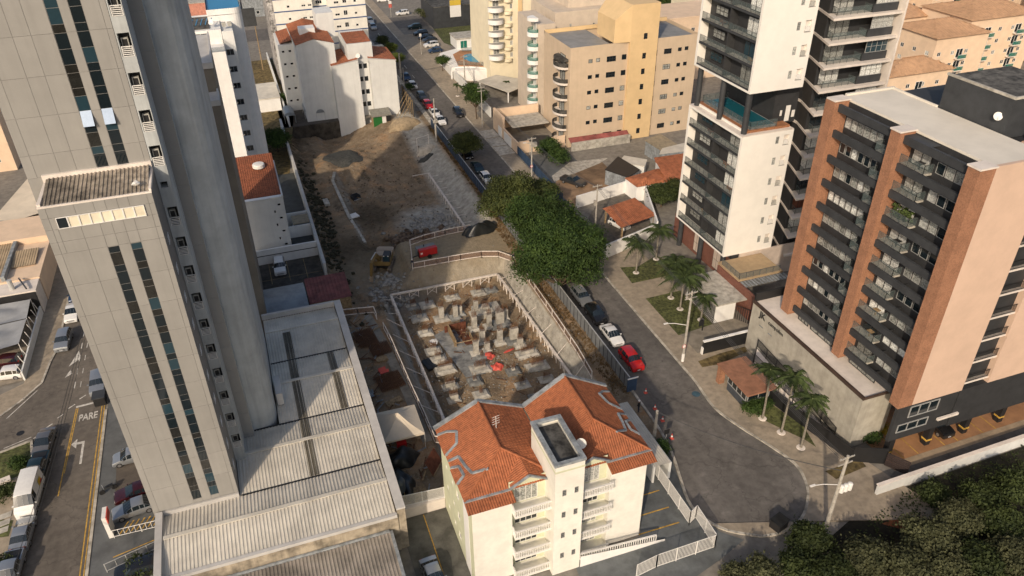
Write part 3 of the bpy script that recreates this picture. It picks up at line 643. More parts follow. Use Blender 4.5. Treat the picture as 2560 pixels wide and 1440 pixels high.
# ------------------------------------------------------------------ cream apartment block with tile roofs (foreground)
Gb = thing('apartment_block', 'cream four-storey apartment block with terracotta tile roofs and a flat-topped stair tower, bottom centre', 'building', (21, 50, 0))
EZ = 11.1; FL = [0.3, 3.2, 6.1, 9.0]
def cream_block():
    # wings
    for sx, x0, x1 in ((-1, 12.15, 16.0), (1, 25.95, 29.8)):
        b = MB()
        if sx < 0:
            hs = []
            for z in FL: hs += [(50.2,51.0,z+1.0,z+2.0),(52.0,52.5,z+1.3,z+1.9),(54.2,54.7,z+1.3,z+1.9)]
            wall(b, 'x-', x0, 46.3, 56.4, 0, EZ, hs, 0.12); wall(b, 'x-', x0, 45.73, 46.3, 0, EZ-.42)
            b.box(x0, x1, 46.3, 56.4, 0, EZ, skip='x-z-y-'); b.box(x0, x1, 45.73, 46.3, 0, EZ-.42, skip='x-z-y-'); wall(b, 'y-', 45.73, x0, x1, 0, EZ-.42)
            b.build('wing_wall', m_greenish, Gb)
            for h in hs: window(Gb, 'x-', x0, h[0], h[1], h[2], h[3], m_frame_w, m_curt2, 0.1, 1, 1, 0.05)
            f = MB(); f.box(x0+.01, x1, 45.70, 45.725, 0, EZ-.44); f.build('front_render', m_cream, Gb)
            f = MB(); f.box(x0-.03, x0-.005, 46.9, 48.6, 0, EZ-.5); f.build('pilaster_render', m_white, Gb)
        else:
            b.box(x0, x1, 46.3, 56.4, 0, EZ, skip='z-y-'); b.box(x0, x1, 45.73, 46.3, 0, EZ-.42, skip='z-'); b.build('wing_wall', m_cream, Gb)
    # middle with loggias
    b = MB(); hs = []
    for x0, x1 in ((16.0, 19.6), (22.45, 25.95)):
        for z in FL: hs.append((x0+.55, x1-.75, z+.05, z+2.15))
    for x0, x1 in ((16.0, 19.6), (22.45, 25.95)):
        wall(b, 'y-', 46.6, x0, x1, 0, EZ+0.9, [h for h in hs if x0 < h[0] < x1], 0.12)
    b.box(16.0, 25.95, 46.6, 56.3, 0, EZ-.1, skip='y-z-')
    b.build('middle_wall', m_greenish, Gb)
    for h in hs: window(Gb, 'y-', 46.6, h[0], h[1], h[2], h[3], m_frame_w, (m_curt if h[0] > 20 else m_curt2) if h[2] > 9 else m_glassd if h[2] > 5 or h[0] < 20 else m_curt2, 0.1, 4, 1, 0.05, 'balcony_door')
    f = MB(); f.box(16.02,19.58,46.57,46.595,FL[1]+.1,FL[1]+2.4); f.build('mint_panel', m_mint, Gb) if False else None
    for x0, x1 in ((16.0, 19.62), (22.46, 25.95)):
        for z in FL:
            fr = 44.95 
            s_ = MB(); s_.box(x0+.01, x1-.01, fr, 46.59, z-.18, z); o = s_.build('balcony_slab', m_cream, Gb)
            bl = MB(); bl.box(x0, x1, fr-.03, fr+.12, z+.82, z+.92); bl.box(x0, x1, fr-.02, fr+.10, z, z+.10)
            n = 20
            for k in range(n):
                xx = x0+.09+(x1-x0-.18)*k/(n-1); bl.tube((xx, fr+.04, z+.1), (xx, fr+.04, z+.82), 0.045, 0.045, 6, 0, False)
            if x0 < 17:
                bl.box(x0-.02, x0+.1, fr+.12, 45.72, z+.82, z+.92)
                for k in range(4): bl.tube((x0+.04, fr+.2+.17*k, z), (x0+.04, fr+.2+.17*k, z+.82), .045, .045, 6, 0, False)
            bl.build('balustrade', m_railw, o)
    # stair tower
    b = MB(); hs = []
    for z in (2.57, 5.5, 8.35, 11.25):
        for x in (20.35, 21.55): hs.append((x, x+.42, z-.4, z+.4))
    wall(b, 'y-', 44.28, 19.6, 22.45, 0, 15.0, hs, 0.15); b.box(19.6, 22.45, 44.28, 50.2, 0, 15.0, skip='y-z-z+')
    b.face([(19.6,44.28,14.4),(22.45,44.28,14.4),(22.45,50.2,14.4),(19.6,50.2,14.4)])
    b.build('stair_tower', m_cream, Gb)
    for h in hs: window(Gb, 'y-', 44.28, h[0], h[1], h[2], h[3], m_frame_g, m_glassd, 0.12, 1, 4, 0.03)
    r = MB(); r.box(19.95, 22.1, 44.65, 49.85, 14.42, 14.5); r.build('flat_roof', m_roofgrey, Gb)
    r = MB(); r.box(19.5,22.55,44.2,44.6,14.8,15.08); r.box(19.5,22.55,49.9,50.3,14.8,15.08); r.box(19.5,19.93,44.6,49.9,14.8,15.08); r.box(22.12,22.55,44.6,49.9,14.8,15.08); r.build('coping', m_flash, Gb)
    r = MB(); r.box(19.57,22.48,44.25,44.28,14.0,14.2); r.box(22.45,22.48,44.28,50.2,14.0,14.2); r.box(19.57,19.6,44.28,50.2,14.0,14.2); r.build('string_course', m_greenish, Gb)
    b = MB(); hs2 = [(47.0, 47.5, 12.6, 13.6)]; 
    # roofs: one hip-and-gable per half
    def half(ax0, ax1, rx, zr, inner_left):
        yb, yr, yf = 56.5, 49.7, 46.5
        e = EZ
        tile_roof(Gb, [(ax0, yf, e), (ax0, yb, e), (rx, yb, zr), (rx, yr, zr)])          # west slope
        tile_roof(Gb, [(ax1, yb, e), (ax1, yf, e), (rx, yr, zr), (rx, yb, zr)])          # east slope
        tile_roof(Gb, [(ax0, yf, e), (ax1, yf, e), (rx, yr, zr)])                        # front hip
        # ridge and hip caps
        rc = MB(); rc.tube((rx, yb, zr+.08), (rx, yr, zr+.08), .13, .13, 6); rc.build('ridge_tiles', m_tile, Gb)
        for q in ((ax0, yf, e+.08), (ax1, yf, e+.08)):
            rc = MB(); rc.tube((rx, yr, zr+.08), q, .11, .11, 6); rc.build('hip_tiles', m_tile, Gb)
        gbl = MB(); gbl.face([(ax0+.1,yb-.05,e-.2),(rx,yb-.05,zr),(ax1-.1,yb-.05,e-.2)][::-1]); gbl.build('gable_wall', m_cream, Gb)
        flashing(Gb, [(ax0-.1, yb+.12, e+.05), (rx, yb+.12, zr+.08), (ax1+.1, yb+.12, e+.05)], 0.45, 0.22, name='gable_coping')
    half(11.75, 21.0, 16.3, 13.3, True); half(21.2, 30.5, 25.7, 13.9, False)
    # stepped valley flashings on the outer slopes
    for sx, xe, sl_ in ((-1, 11.75, 2.2/4.55), (1, 30.5, 2.8/4.8)):
        def on(dx, y): return (xe-sx*dx, y, EZ+dx*sl_+.05)
        for pl in ([(0,55.6),(.9,55.3),(1.7,54.6),(1.3,53.2),(0,52.6)], [(0,51.8),(1.0,51.6),(1.2,50.2),(1.5,48.9),(2.9,48.3)], [(0,50.9),(.7,50.5),(.8,49.2),(0,48.7)]):
            flashing(Gb, [on(*q) for q in pl], 0.26, 0.12)
        for y0, y1 in ((52.7,55.4),(48.8,50.8)):
            o = MB().face([on(-.12,y0),on(-.12,y1),on(.85,y1-.3),on(.85,y0+.4)][::-sx]).build('low_roof_patch', m_tile, Gb)
    # skirt roofs over the wing fronts and gablets over the loggias
    for x0, x1 in ((11.7, 16.2), (25.8, 30.6)):
        tile_roof(Gb, [(x0, 45.2, EZ-.35), (x1, 45.2, EZ-.35), (x1, 46.45, EZ+.02), (x0, 46.45, EZ+.02)], name='skirt_slope')
        flashing(Gb, [(x0, 46.5, EZ+.02), (x1, 46.5, EZ+.02)], 0.3, 0.1)
    for x0, x1 in ((16.1, 19.55), (22.5, 25.9)):
        xm = (x0+x1)/2; zt = EZ+1.55
        tile_roof(Gb, [(x0, 48.9, EZ+.55), (x0, 46.2, EZ+.55), (xm, 46.2, zt), (xm, 49.3, zt)], name='gablet_slope')
        tile_roof(Gb, [(x1, 46.2, EZ+.55), (x1, 48.9, EZ+.55), (xm, 49.3, zt), (xm, 46.2, zt)], name='gablet_slope')
        g_ = MB(); g_.face([(x0,46.58,EZ+.3),(x1,46.58,EZ+.3),(xm,46.58,zt-.04)]); g_.build('gablet_wall', m_greenish, Gb)
        flashing(Gb, [(x0-.1, 46.1, EZ+.5), (xm, 46.1, zt-.02), (x1+.1, 46.1, EZ+.5)], 0.2, 0.16)
    # aerials and dish
    an = MB(); an.tube((16.9,52.6,12.9),(16.9,52.6,14.6),.03,.03,5)
    for k in range(4): an.tube((16.5,52.6,14.5-.3*k),(17.3,52.75,14.5-.3*k),.02,.02,4)
    an.build('aerial', m_railw, Gb)
    d = MB(); d.tube((23.2,46.9,12.6),(23.2,46.9,14.0),.04,.04,6); d.build('dish_mast', m_railw, Gb)
dish_me = None
def dish(parent, loc, r=0.45, name='satellite_dish', face=(-.5,-.7,.5)):
    d = MB(); n = 14; f = Vector(face).normalized(); a = f.cross(Vector((0,0,1))).normalized(); b = a.cross(f); c0 = Vector(loc); rings = []
    for j, (rr, dep) in enumerate(((0.02,-.16),(.5,-.11),(.85,-.04),(1,0))):
        i = len(d.v); rings.append(i)
        for k in range(n):
            t = 2*math.pi*k/n; d.v.append(tuple(c0+(a*math.cos(t)+b*math.sin(t))*r*rr+f*dep*r*1.6))
    for j in range(3):
        for k in range(n): d.f.append((rings[j]+k, rings[j]+(k+1)%n, rings[j+1]+(k+1)%n, rings[j+1]+k)); d.m.append(0)
    d.tube(c0+f*r*.9, c0-b*r, .02, .02, 4)
    return d.build(name, m_railw, parent)
cream_block(); dish(Gb, (23.2, 46.8, 14.2), 0.5)

# ------------------------------------------------------------------ white block with rooftop pool, far left
P5 = thing('apartment_tower', 'white tower with a rounded end and blue roof pool behind the grey tower', 'tower', (-3, 150, 0))
b = MB(); b.box(-9, -1.15, 142.5, 160, 0, 27.2, skip='z-'); b.box(-9,-1.2,148,160,27.2,29.6)
b.build('front_block', m_white, P5)
hs = [(-1.2+.15, 0.25, 21.9+3.05*(k-3), 23.0+3.05*(k-3)) for k in range(-4, 5)]
b = MB(); wall(b, 'y-', 148.0, -1.15, 0.75, 0, 29.2, hs, 0.15); b.box(-1.15,.75,148,160,0,29.2,skip='y-z-'); b.build('recessed_wall', m_offwh, P5)
for h in hs: window(P5, 'y-', 148.0, *h, m_frame_g, m_glassd, 0.12, 2, 1, 0.07)
arc = [(2.95-1.6+1.6*math.cos(t), 154.5+1.6+1.6*math.sin(t)-0.0) for t in [R(-90+15*k) for k in range(7)]]
prof = [(-3.1,154.5)]+arc+[(2.95,170),(-3.1,170)]
b = MB(); b.prism(prof, 0, 31.6, top=False, bottom=False); b.build('rounded_wall', m_white, P5)
b = MB(); b.prism([(-2.9,154.75)]+[(x-.2,y+.15) for x,y in arc]+[(2.75,168),(-2.9,168)], 30.6, 31.2); b.build('roof_pool', m_tank, P5)
b = MB(); b.prism(prof, 30.5, 30.58); b.build('pool_floor', m_offwh, P5)
for k in range(2): MB().box(-0.9+.95*k, -0.2+.95*k, 149.3, 149.8, 29.65, 30.4).build('air_conditioner', m_ac, P5)
d_ = MB(); d_.box(-9,-1.2,142.55,142.6,27.2,28.0); d_.box(-1.25,-1.2,142.6,148,27.2,28.0); d_.build('glass_rail', m_rail_gl, P5)
window(P5, 'y-', 147.98, -5.8, -3.6, 27.3, 29.2, m_frame_w, m_glassd, 0.05, 2, 1)
b = MB(); b.box(-8.5,-3,149,158,29.65,29.75); b.build('terrace_floor', m_roofgrey, P5)
b = MB()
for k in range(5): b.beam((-6+.8*k,150,30.2),(-5.6+.8*k,153,30.5),.12)
b.build('pipework', m_tank, P5)
dish(P5, (-2.6, 149.5, 30.6), 0.5)
tnk = MB()
for k in range(8): tnk.box(-1.14+.02, -1.1+.02+.25, 142.44-.0, 142.49, 3+3*k, 3.08+3*k)
tnk.build('ac_bracket', m_frame_g, P5)

# ------------------------------------------------------------------ low white house with tile roof
Hs = thing('house', 'white narrow building with small staggered windows and a brown-orange tile roof, beside the parking lot', 'house', (0, 122, 0))
hs = [(2.0, 2.55, z, z+.45) for z in (1.2, 3.7, 6.1, 8.5)] + [(1.3, 1.65, z, z+.55) for z in (2.4, 4.9, 7.3)]
b = MB(); wall(b, 'y-', 118.2, -6, 3.1, 0, 9.9, hs, 0.15); b.box(-6, 3.1, 118.2, 133, 0, 9.9, skip='y-z-z+'); b.box(2.9,3.15,118.15,133,9.9,10.3)
b.build('wall', m_offwh, Hs)
for h in hs: window(Hs, 'y-', 118.2, *h, m_frame_w, m_glassd, 0.13, 1, 1, 0.06)
tile_roof(Hs, [(-6, 119.2, 10.0), (2.9, 119.2, 10.0), (2.9, 131.5, 12.3), (-6, 131.5, 12.3)], mat('brown_tile', (0.26,0.085,0.04), 0.85, 0.15, 2.0), 0.35, 0.5)
b = MB(); b.box(-6,2.9,118.3,119.1,9.9,10.05); b.build('eaves', m_white, Hs)
MB().lathe((0.4,127.5,11.7), [(1.0,0),(1.0,.5),(.9,.62),(.05,.7)], 14).build('water_tank', m_railw, Hs)
# yard walls and lot right of it
Yw = thing('boundary_wall', 'long pale boundary wall along the left edge of the building site', 'wall', (7.2, 130, 0))
MB().box(6.95, 7.35, 108, 175.4, -4.5, 2.3).build('wall_body', m_offwh, Yw); MB().box(6.9,7.4,108,175.4,2.3,2.42).build('coping', m_lightbox, Yw)
Lw = thing('parking_wall', 'low white wall with a dark band between the parking lot and the narrow white building', 'wall', (2, 116.5, 0))
MB().box(-6, 6.9, 115.2, 115.5, 0, 2.6).build('wall_body', m_white, Lw); MB().box(-6,6.9,115.16,115.2,1.5,1.62).build('dark_band', m_black, Lw)
sheet('parking_lot', [(-4,92),(6.9,92),(6.9,115.2),(-4,115.2)], 0.01, mat('old_concrete_dark', (0.095,0.085,0.07), 0.95, 0.2, 0.8, big=0.25))
ln = MB()
for x in (-1.2, 1.6, 4.3): ln.face([(x,108.6,.02),(x+.1,108.6,.02),(x+.1,115,.02),(x,115,.02)])
ln.face([(-3,109.9,.024),(6.8,109.9,.024),(6.8,110,.024),(-3,110,.024)]); struct(ln.build('bay_lines', mat('worn_yellow_line', (0.30,0.22,0.11), .9, .2)))
sheet('yard', [(3.15,115.6),(6.9,115.6),(6.9,150),(3.15,150)], 0.012, mat('dark_yard_slab', (0.055,0.06,0.06), 0.7, 0.15, 0.6))  # narrow yard slab, darker than the parking lot beside it
Yh = thing('yard_shelter', 'small tan-roofed shelter in the narrow yard behind the white building', 'shelter', (5, 124, 0))
MB().box(4.0,6.8,123.0,126.2,2.3,2.4).build('roof', mat('tan_sheet',(0.30,0.25,0.17),0.8), Yh); MB().box(4.0,4.15,123,126,0,2.3).build('wall', m_offwh, Yh)
Yp = thing('yard_partition', 'white partition walls across the narrow yard', 'wall', (5, 120, 0))
MB().box(3.2,6.9,122.6,122.8,0,2.2).build('wall_body', m_offwh, Yp); MB().box(3.2,6.9,127.3,127.5,0,2.4).build('wall_body', m_offwh, Yp)
Cn = thing('carport_canopy', 'blue-grey curved sheet canopy beside the warehouse end', 'canopy', (0.4, 100, 0))
b = MB(); n = 10
for k in range(n):
    y0, y1 = 95.5+8.2*k/n, 95.5+8.2*(k+1)/n; z0 = 2.2+.7*math.sin(math.pi*(k+.6)/(n+1)); z1 = 2.2+.7*math.sin(math.pi*(k+1.6)/(n+1)); b.face([(-2.7,y0,z0),(3.3,y0,z0),(3.3,y1,z1),(-2.7,y1,z1)])
b.build('curved_roof', m_metalcar, Cn)
for x, y in ((-2.6,103.5),(3.2,103.5),(3.2,96)): MB().tube((x,y,0),(x,y,2.4),.06,.06,6).build('post', m_rails, Cn)
Rs = thing('site_shed', 'low shed with a faded red sheet roof at the edge of the excavation', 'shed', (6.7, 100.5, 0))
b = MB(); corrug(b, 3.5, 9.6, 97.3, 2.3, 104.0, 2.65, 0.5, 0.03); b.build('roof_sheet', m_redroof, Rs)
MB().box(3.7,9.4,97.6,103.8,-1.4,2.25).build('wall', m_plank, Rs)

# ------------------------------------------------------------------ white twin-block apartments (upper centre)
A8 = thing('apartment_block', 'white apartment block with two blank wings and orange roofs at the head of the site', 'building', (27, 180, 0))
b = MB(); b.box(20.2, 26.15, 175.4, 190, -4.5, 12.6, skip='z-z+'); b.build('left_wing', m_offwh, A8)
b = MB(); b.box(28.65, 34.65, 175.4, 190, -2, 12.5, skip='z-z+'); b.build('right_wing', m_offwh, A8)
hs = [(x, x+.85, z-.55, z+.55) for z in (2.7, 5.6, 8.65, 11.6) for x in (26.3, 27.45)]
b = MB(); wall(b, 'y-', 177.2, 26.15, 28.65, -3, 16.8, hs, 0.15); wall(b, 'y-', 177.2, 24.2, 26.15, 12.5, 16.8); wall(b, 'y-', 177.2, 28.65, 29.9, 12.5, 16.8); b.box(24.2, 29.9, 177.2, 189, 12.5, 16.8, skip='z-y-'); b.build('stair_core', m_offwh, A8)
for h in hs: window(A8, 'y-', 177.2, *h, m_frame_d, m_glassd, 0.12, 1, 5, 0.06)
for x0, x1, xr in ((20.2,26.15,24.5),(28.65,34.65,30.4)):
    zl, zr_ = (12.7, 13.6) if x0 < 25 else (13.6, 12.6)
    g_ = MB(); g_.face([(x0,175.42,12.55),(x1,175.42,12.45),(x1,175.42,zr_),(x0,175.42,zl)]); g_.build('wing_gable', m_offwh, A8)
    tile_roof(A8, [(x0-.1,175.6,zl),(x1+.1,175.6,zr_),(x1+.1,187,zr_+.05),(x0-.1,187,zl+.05)], m_tile2, 0.5, 0.7)
    flashing(A8, [(x0-.1,175.45,zl+.02),(x1+.1,175.45,zr_+.02)], .25, .14, m_lightbox, 'coping')
tile_roof(A8, [(24.3,177.6,16.85),(29.8,177.6,16.85),(29.8,186,17.2),(24.3,186,17.2)], m_tile2, .5, .7)
dish(A8, (26.4,176.6,14.2), 0.55)
# retaining wall below it and carport yard
Rw = thing('retaining_wall', 'retaining wall coloured dark for its shade, under the carport yard at the head of the site', 'wall', (13.5, 176, 0))
MB().box(7.35, 20.2, 175.4, 175.9, -5, 0.05).build('wall_body', mat('shaded_blockwork', (0.085,0.072,0.055), 0.95, 0.25, 0.8, 0.3, 6, big=0.3), Rw)  # the shade on this wall is put into its dark base colour
sheet('yard', [(7.4,175.9),(20.2,175.9),(20.2,190),(7.4,190)], 0.01, mat('yard_paving', (0.10,0.085,0.07), 0.95, 0.15, 0.7))
for k, (x, y, mm) in enumerate(((9.5,180.5,m_metalcar),(14.2,182,m_metalcar),(16.4,178.2,m_metalcar))):
    cp = thing('carport', ('arched grey carport with a patched roof by the corner wall','arched rusty-grey carport between the other two','small arched grey carport nearest the retaining wall')[k], 'carport', (x,y,0), 'carports in the apartment yard')
    b = MB(); w_, l_ = (2.4 if k < 2 else 1.9), (5 if k < 2 else 1.6)
    for j in range(8):
        t0, t1 = math.pi*j/8, math.pi*(j+1)/8
        b.face([(x-w_/2*math.cos(t0),y-l_/2,1.9+.8*math.sin(t0)),(x-w_/2*math.cos(t1),y-l_/2,1.9+.8*math.sin(t1)),(x-w_/2*math.cos(t1),y+l_/2,1.9+.8*math.sin(t1)),(x-w_/2*math.cos(t0),y+l_/2,1.9+.8*math.sin(t0))])
    b.face([(x-w_/2*math.cos(math.pi*j/8),y-l_/2-.01,1.9+.8*math.sin(math.pi*j/8)) for j in range(9)]); b.build('arched_roof', mm, cp)
    for sx in (-1,1):
        for sy in (-1,1): MB().tube((x+sx*w_/2,y+sy*(l_/2-.2),0),(x+sx*w_/2,y+sy*(l_/2-.2),1.95),.05,.05,5).build('post', m_rails, cp)
# ------------------------------------------------------------------ orange-roofed grey-white block behind
A7 = thing('apartment_block', 'grey-white apartment block with orange roof and small square windows left of the twin-block', 'building', (16, 184, 0))
hs = [(x, x+.7, z, z+.6) for z in (2.2, 5.1, 8.0, 10.9, 13.8) for x in (10.6, 12.1)]
b = MB(); wall(b, 'y-', 186.5, 10.0, 13.3, 0, 15.6, hs, 0.12); b.box(10.0,13.3,186.5,198,0,15.6,skip='y-z-'); b.build('stepped_wing', m_offwh, A7)
for h in hs: window(A7, 'y-', 186.5, *h, m_frame_w, m_glassd, .1, 1, 1, .07)
b = MB(); b.box(13.3, 21.6, 177.6, 197, 0, 17.0, skip='z-z+'); b.face([(13.3,177.6,17.0),(21.6,177.6,17.0),(21.6,177.6,17.3),(17.2,177.6,18.5),(13.3,177.6,17.6)]); b.build('main_wall', m_offwh, A7)
tile_roof(A7, [(13.2,197,17.6),(13.2,177.7,17.6),(17.2,177.7,18.6),(17.2,197,18.6)], m_tile2, .5, .7); tile_roof(A7, [(21.7,177.7,17.3),(21.7,197,17.3),(17.2,197,18.6),(17.2,177.7,18.6)], m_tile2, .5, .7)
tile_roof(A7, [(10.5,187,15.8),(13.3,187,16.4),(13.3,198,16.4),(10.5,198,15.8)], m_tile2, .5, .7)
MB().box(15.0,18.5,184,187,18.0,19.4).build('roof_box', m_white, A7); MB().box(19.5,23.5,188,194,16,21.5).build('tank_tower', m_offwh, A7)
# ------------------------------------------------------------------ white block with blue stripes
A6 = thing('apartment_block', 'long white apartment block with thin navy stripes at each floor, top left of the street', 'building', (23, 212, 0))
Y6 = 208; hs = []
for k in range(7):
    z = 17.95-3.0*k+0.9+3
    for x, w_, h_ in ((14.9,.7,.6),(18.5,1.0,.5),(20.1,.9,.5),(26.6,1.2,.6),(28.8,1.0,1.2),(31.6,.7,.6)): hs.append((x, x+w_, z, z+h_))
    
hs = [h for h in hs if h[2] > 1]
b = MB(); wall(b, 'y-', Y6, 11.65, 21.2, 0, 24.5, [h for h in hs if h[1] < 21.2], .12); wall(b, 'y-', Y6, 25.0, 34.6, 0, 24.5, [h for h in hs if h[0] > 25], .12)
b.box(11.65,21.2,Y6,226,0,24.5,skip='y-z-'); b.box(25.0,34.6,Y6,226,0,24.5,skip='y-z-'); b.build('wall', m_cream, A6)
h2 = [(22.3, 23.9, 17.95-3.0*k+3.7, 17.95-3.0*k+4.6) for k in range(6)]
b = MB(); wall(b, 'y-', Y6+2.5, 21.2, 25.0, 0, 24.0, h2, .12); b.box(21.2,25,Y6+2.5,225,0,24.0,skip='y-z-'); b.build('recessed_wall', m_cream, A6)
for h in hs: window(A6, 'y-', Y6, *h, m_frame_w, m_glassd, .1, 2 if h[1]-h[0] > .8 else 1, 1, .06)
for h in h2: window(A6, 'y-', Y6+2.5, *h, m_frame_w, m_glassd, .1, 3, 1, .06)
for k in range(7):
    z = 20.9-3.0*k
    MB().box(11.6,21.2,Y6-.05,Y6,z,z+.28).build('blue_stripe', m_blue, A6); MB().box(25,34.65,Y6-.05,Y6,z,z+.28).build('blue_stripe', m_blue, A6)
    MB().box(21.2,25,Y6+2.45,Y6+2.5,z,z+.28).build('blue_stripe', m_blue, A6)
b = MB(); b.box(10.2,11.6,Y6,226,0,22); b.build('side_stair', mat('weathered_blue_render',(0.40,0.38,0.36),0.9,0.35,1.2,big=0.3), A6)
# ------------------------------------------------------------------ white tower with black balcony bays and sky pool
rw = random.Random(11)
m_railf = flat('rail_frame_grey', (0.085,0.09,0.09), .5)
WT = thing('apartment_tower', 'white-framed tower with black balcony bays, split by an open pool deck halfway up', 'tower', (68, 90, 0))
X0, X1, Ya, Yb = 63.67, 72.15, 83.86, 97.9
SH = 3.18
def glass_rail(parent, pts, z, h=1.0, m=None, step=1.1, name='glass_rail'):
    # glass sheet (part) with its handrail and posts (sub-part) along a polyline
    gl = MB(); fr = MB()
    for a, b in zip(pts, pts[1:]):
        a = Vector((a[0],a[1],z)); b = Vector((b[0],b[1],z)); L = (b-a).length; n = max(1, round(L/step))
        gl.beam(a+Vector((0,0,h/2+.04)), b+Vector((0,0,h/2+.04)), 0.015, h-.1)
        fr.beam(a+Vector((0,0,h)), b+Vector((0,0,h)), .045, .035)
        for k in range(n+1):
            p = a+(b-a)*k/n; fr.box(p.x-.02,p.x+.02,p.y-.02,p.y+.02,z,z+h-.02)
    o = gl.build(name, m or m_rail_gl, parent); fr.build('rail_frame', m_railf, o); return o
def balcony_bays(root, z0, n, xf, y0, y1, xb):
    for k in range(n):
        z = z0+k*SH
        boxpart(root, 'floor_slab', xf+.12, xb, y0, y1, z-.02, z+.12, m_conc)
        boxpart(root, 'slab_edge', xf+.02, xf+.12, y0, y1, z-.12, z+.22, m_dark2)
        ym = (y0+y1)/2
        boxpart(root, 'divider', xf+.15, xb, ym-.08, ym+.08, z+.12, z+SH-.14, m_dark)
        glass_rail(root, [(xf+.07, y0+.05), (xf+.07, ym-.1)], z+.2, .95); glass_rail(root, [(xf+.07, ym+.1), (xf+.07, y1-.05)], z+.2, .95)
        # near bay: curtain doors, small window ; far bay: window and door
        def win(a, b, e, f, pm, nx, nz=1): window(root, 'x-', xb-.10, a, b, z+e, z+f, m_frame_d, pm, 0.06, nx, nz, .07)
        win(y0+1.5, y0+3.9, .15, 2.5, rw.choice([m_curt, m_curt, m_curt2, m_glassb]), 2)
        win(y0+.15, y0+1.15, 1.0, 2.4, rw.choice([m_curt2, m_curt, m_glassd]), 1, 2)
        win(ym+.3, ym+1.3, .15, 2.5, rw.choice([m_curt, m_curt, m_curt2]), 1)
        win(ym+2.0, ym+5.0, 1.1, 2.3, rw.choice([m_curt, m_curt2, m_glassb]), 3, 2)
        if rw.random() < .6:
            f = MB(); yy = rw.uniform(y0+.8, y1-1.5); f.box(xf+.4,xf+1.0,yy,yy+.7,z+.5,z+.56); f.box(xf+.45,xf+.52,yy+.05,yy+.12,z+.12,z+.5); f.box(xf+.88,xf+.95,yy+.58,yy+.65,z+.12,z+.5); f.box(xf+.35,xf+.42,yy,yy+.7,z+.56,z+1.0)
            f.build('balcony_chair', rw.choice([m_plank, m_deck, m_railw, m_ply]), root)
def shell(root, z0, z1, nfl):
    xb = X0+1.35
    hs = []
    for k in range(nfl):
        z = z0+.25+k*SH
        hs += [(69.35, 69.9, z+1.15, z+2.25), (70.65, 71.6, z+.85, z+2.35)]
    b = MB(); wall(b, 'y-', Ya, X0, X1, z0, z1, hs, 0.35); b.box(X0, X1, Ya, Ya+.4, z0, z1, skip='y-'); b.box(X0, X1, Yb-.5, Yb, z0, z1); b.box(X0, X1, Ya+.4, Yb-.5, z0, z0+.3); b.box(X0, X1, Ya+.4, Yb-.5, z1-.3, z1)
    b.box(X1-.3, X1, Ya+.4, Yb-.5, z0+.3, z1-.3)
    b.build('white_shell', m_whitet, root)
    MB().box(xb, xb+.2, Ya+.4, Yb-.5, z0+.3, z1-.3).build('balcony_back_wall', m_dark, root)
    for i, h in enumerate(hs):
        if i % 2 == 0: window(root, 'y-', Ya, *h, m_frame_g, m_curt2, .1, 1, 1, .06)
        else:
            MB().box(h[0],h[1],Ya+.33,Ya+.36,h[2],h[3]).build('niche_back', m_slab, root)
            a = MB(); a.box(h[0]+.12,h[1]-.12,Ya+.02,Ya+.3,h[2]+.08,h[2]+.72); a.build('air_conditioner', rw.choice([m_ac, m_ac, m_railw]), root)
            MB().box(h[0]-.05,h[1]+.05,Ya-.02,Ya+.03,h[2]-.06,h[2]+.02).build('niche_bar', m_frame_g, root)
    balcony_bays(root, z0+.3, nfl, X0, Ya+.42, Yb-.52, xb)
shell(WT, 5.0, 24.1, 6); shell(WT, 30.2, 30.2+SH*6+.6, 6)
# pool deck
MB().box(X0+.02, X1, Ya+.02, Yb, 24.104, 24.25).build('deck_slab', m_slab, WT)
MB().box(X0+.9, X0+1.5, Ya+.9, Yb-.6, 24.25, 24.55).build('deck_step', m_whitet, WT)
MB().box(X0+1.1, X1-.3, Ya+.7, Yb-.4, 24.26, 24.6).build('timber_deck', m_deck, WT)
pl = MB(); pl.box(X0+1.75, 69.6, Ya+1.0, Yb-1.2, 24.6, 24.95); pl.build('pool_basin', m_flash, WT)
MB().box(X0+1.95, 69.4, Ya+1.2, Yb-1.4, 24.95, 24.97).build('pool_water', m_poolteal, WT)
glass_rail(WT, [(69.7,Yb-.9),(X0+1.7,Yb-.9),(X0+1.7,Ya+.9),(69.7,Ya+.9)], 24.6, 1.15, mat('pool_glass', (0.10,0.2,0.26), 0.05) if False else m_rail_gl)
for yy in (84.75, 90.9, 97.0): MB().tube((X0+.75, yy, 24.25), (X0+.75, yy, 30.2), .42, .42, 16).build('column', m_dark2, WT)
MB().box(69.9, 73.8, 86.2, 97.9, 24.26, 30.2).build('service_core', m_dark, WT)
MB().box(72.0,72.75,86.14,86.2,24.5,26.8).build('service_door', m_railw, WT); MB().box(73.1,73.6,86.14,86.2,25.0,26.0).build('sign_plate', m_railw, WT); MB().box(71.1,71.4,86.14,86.2,25.4,26.2).build('sign_plate', m_railw, WT)
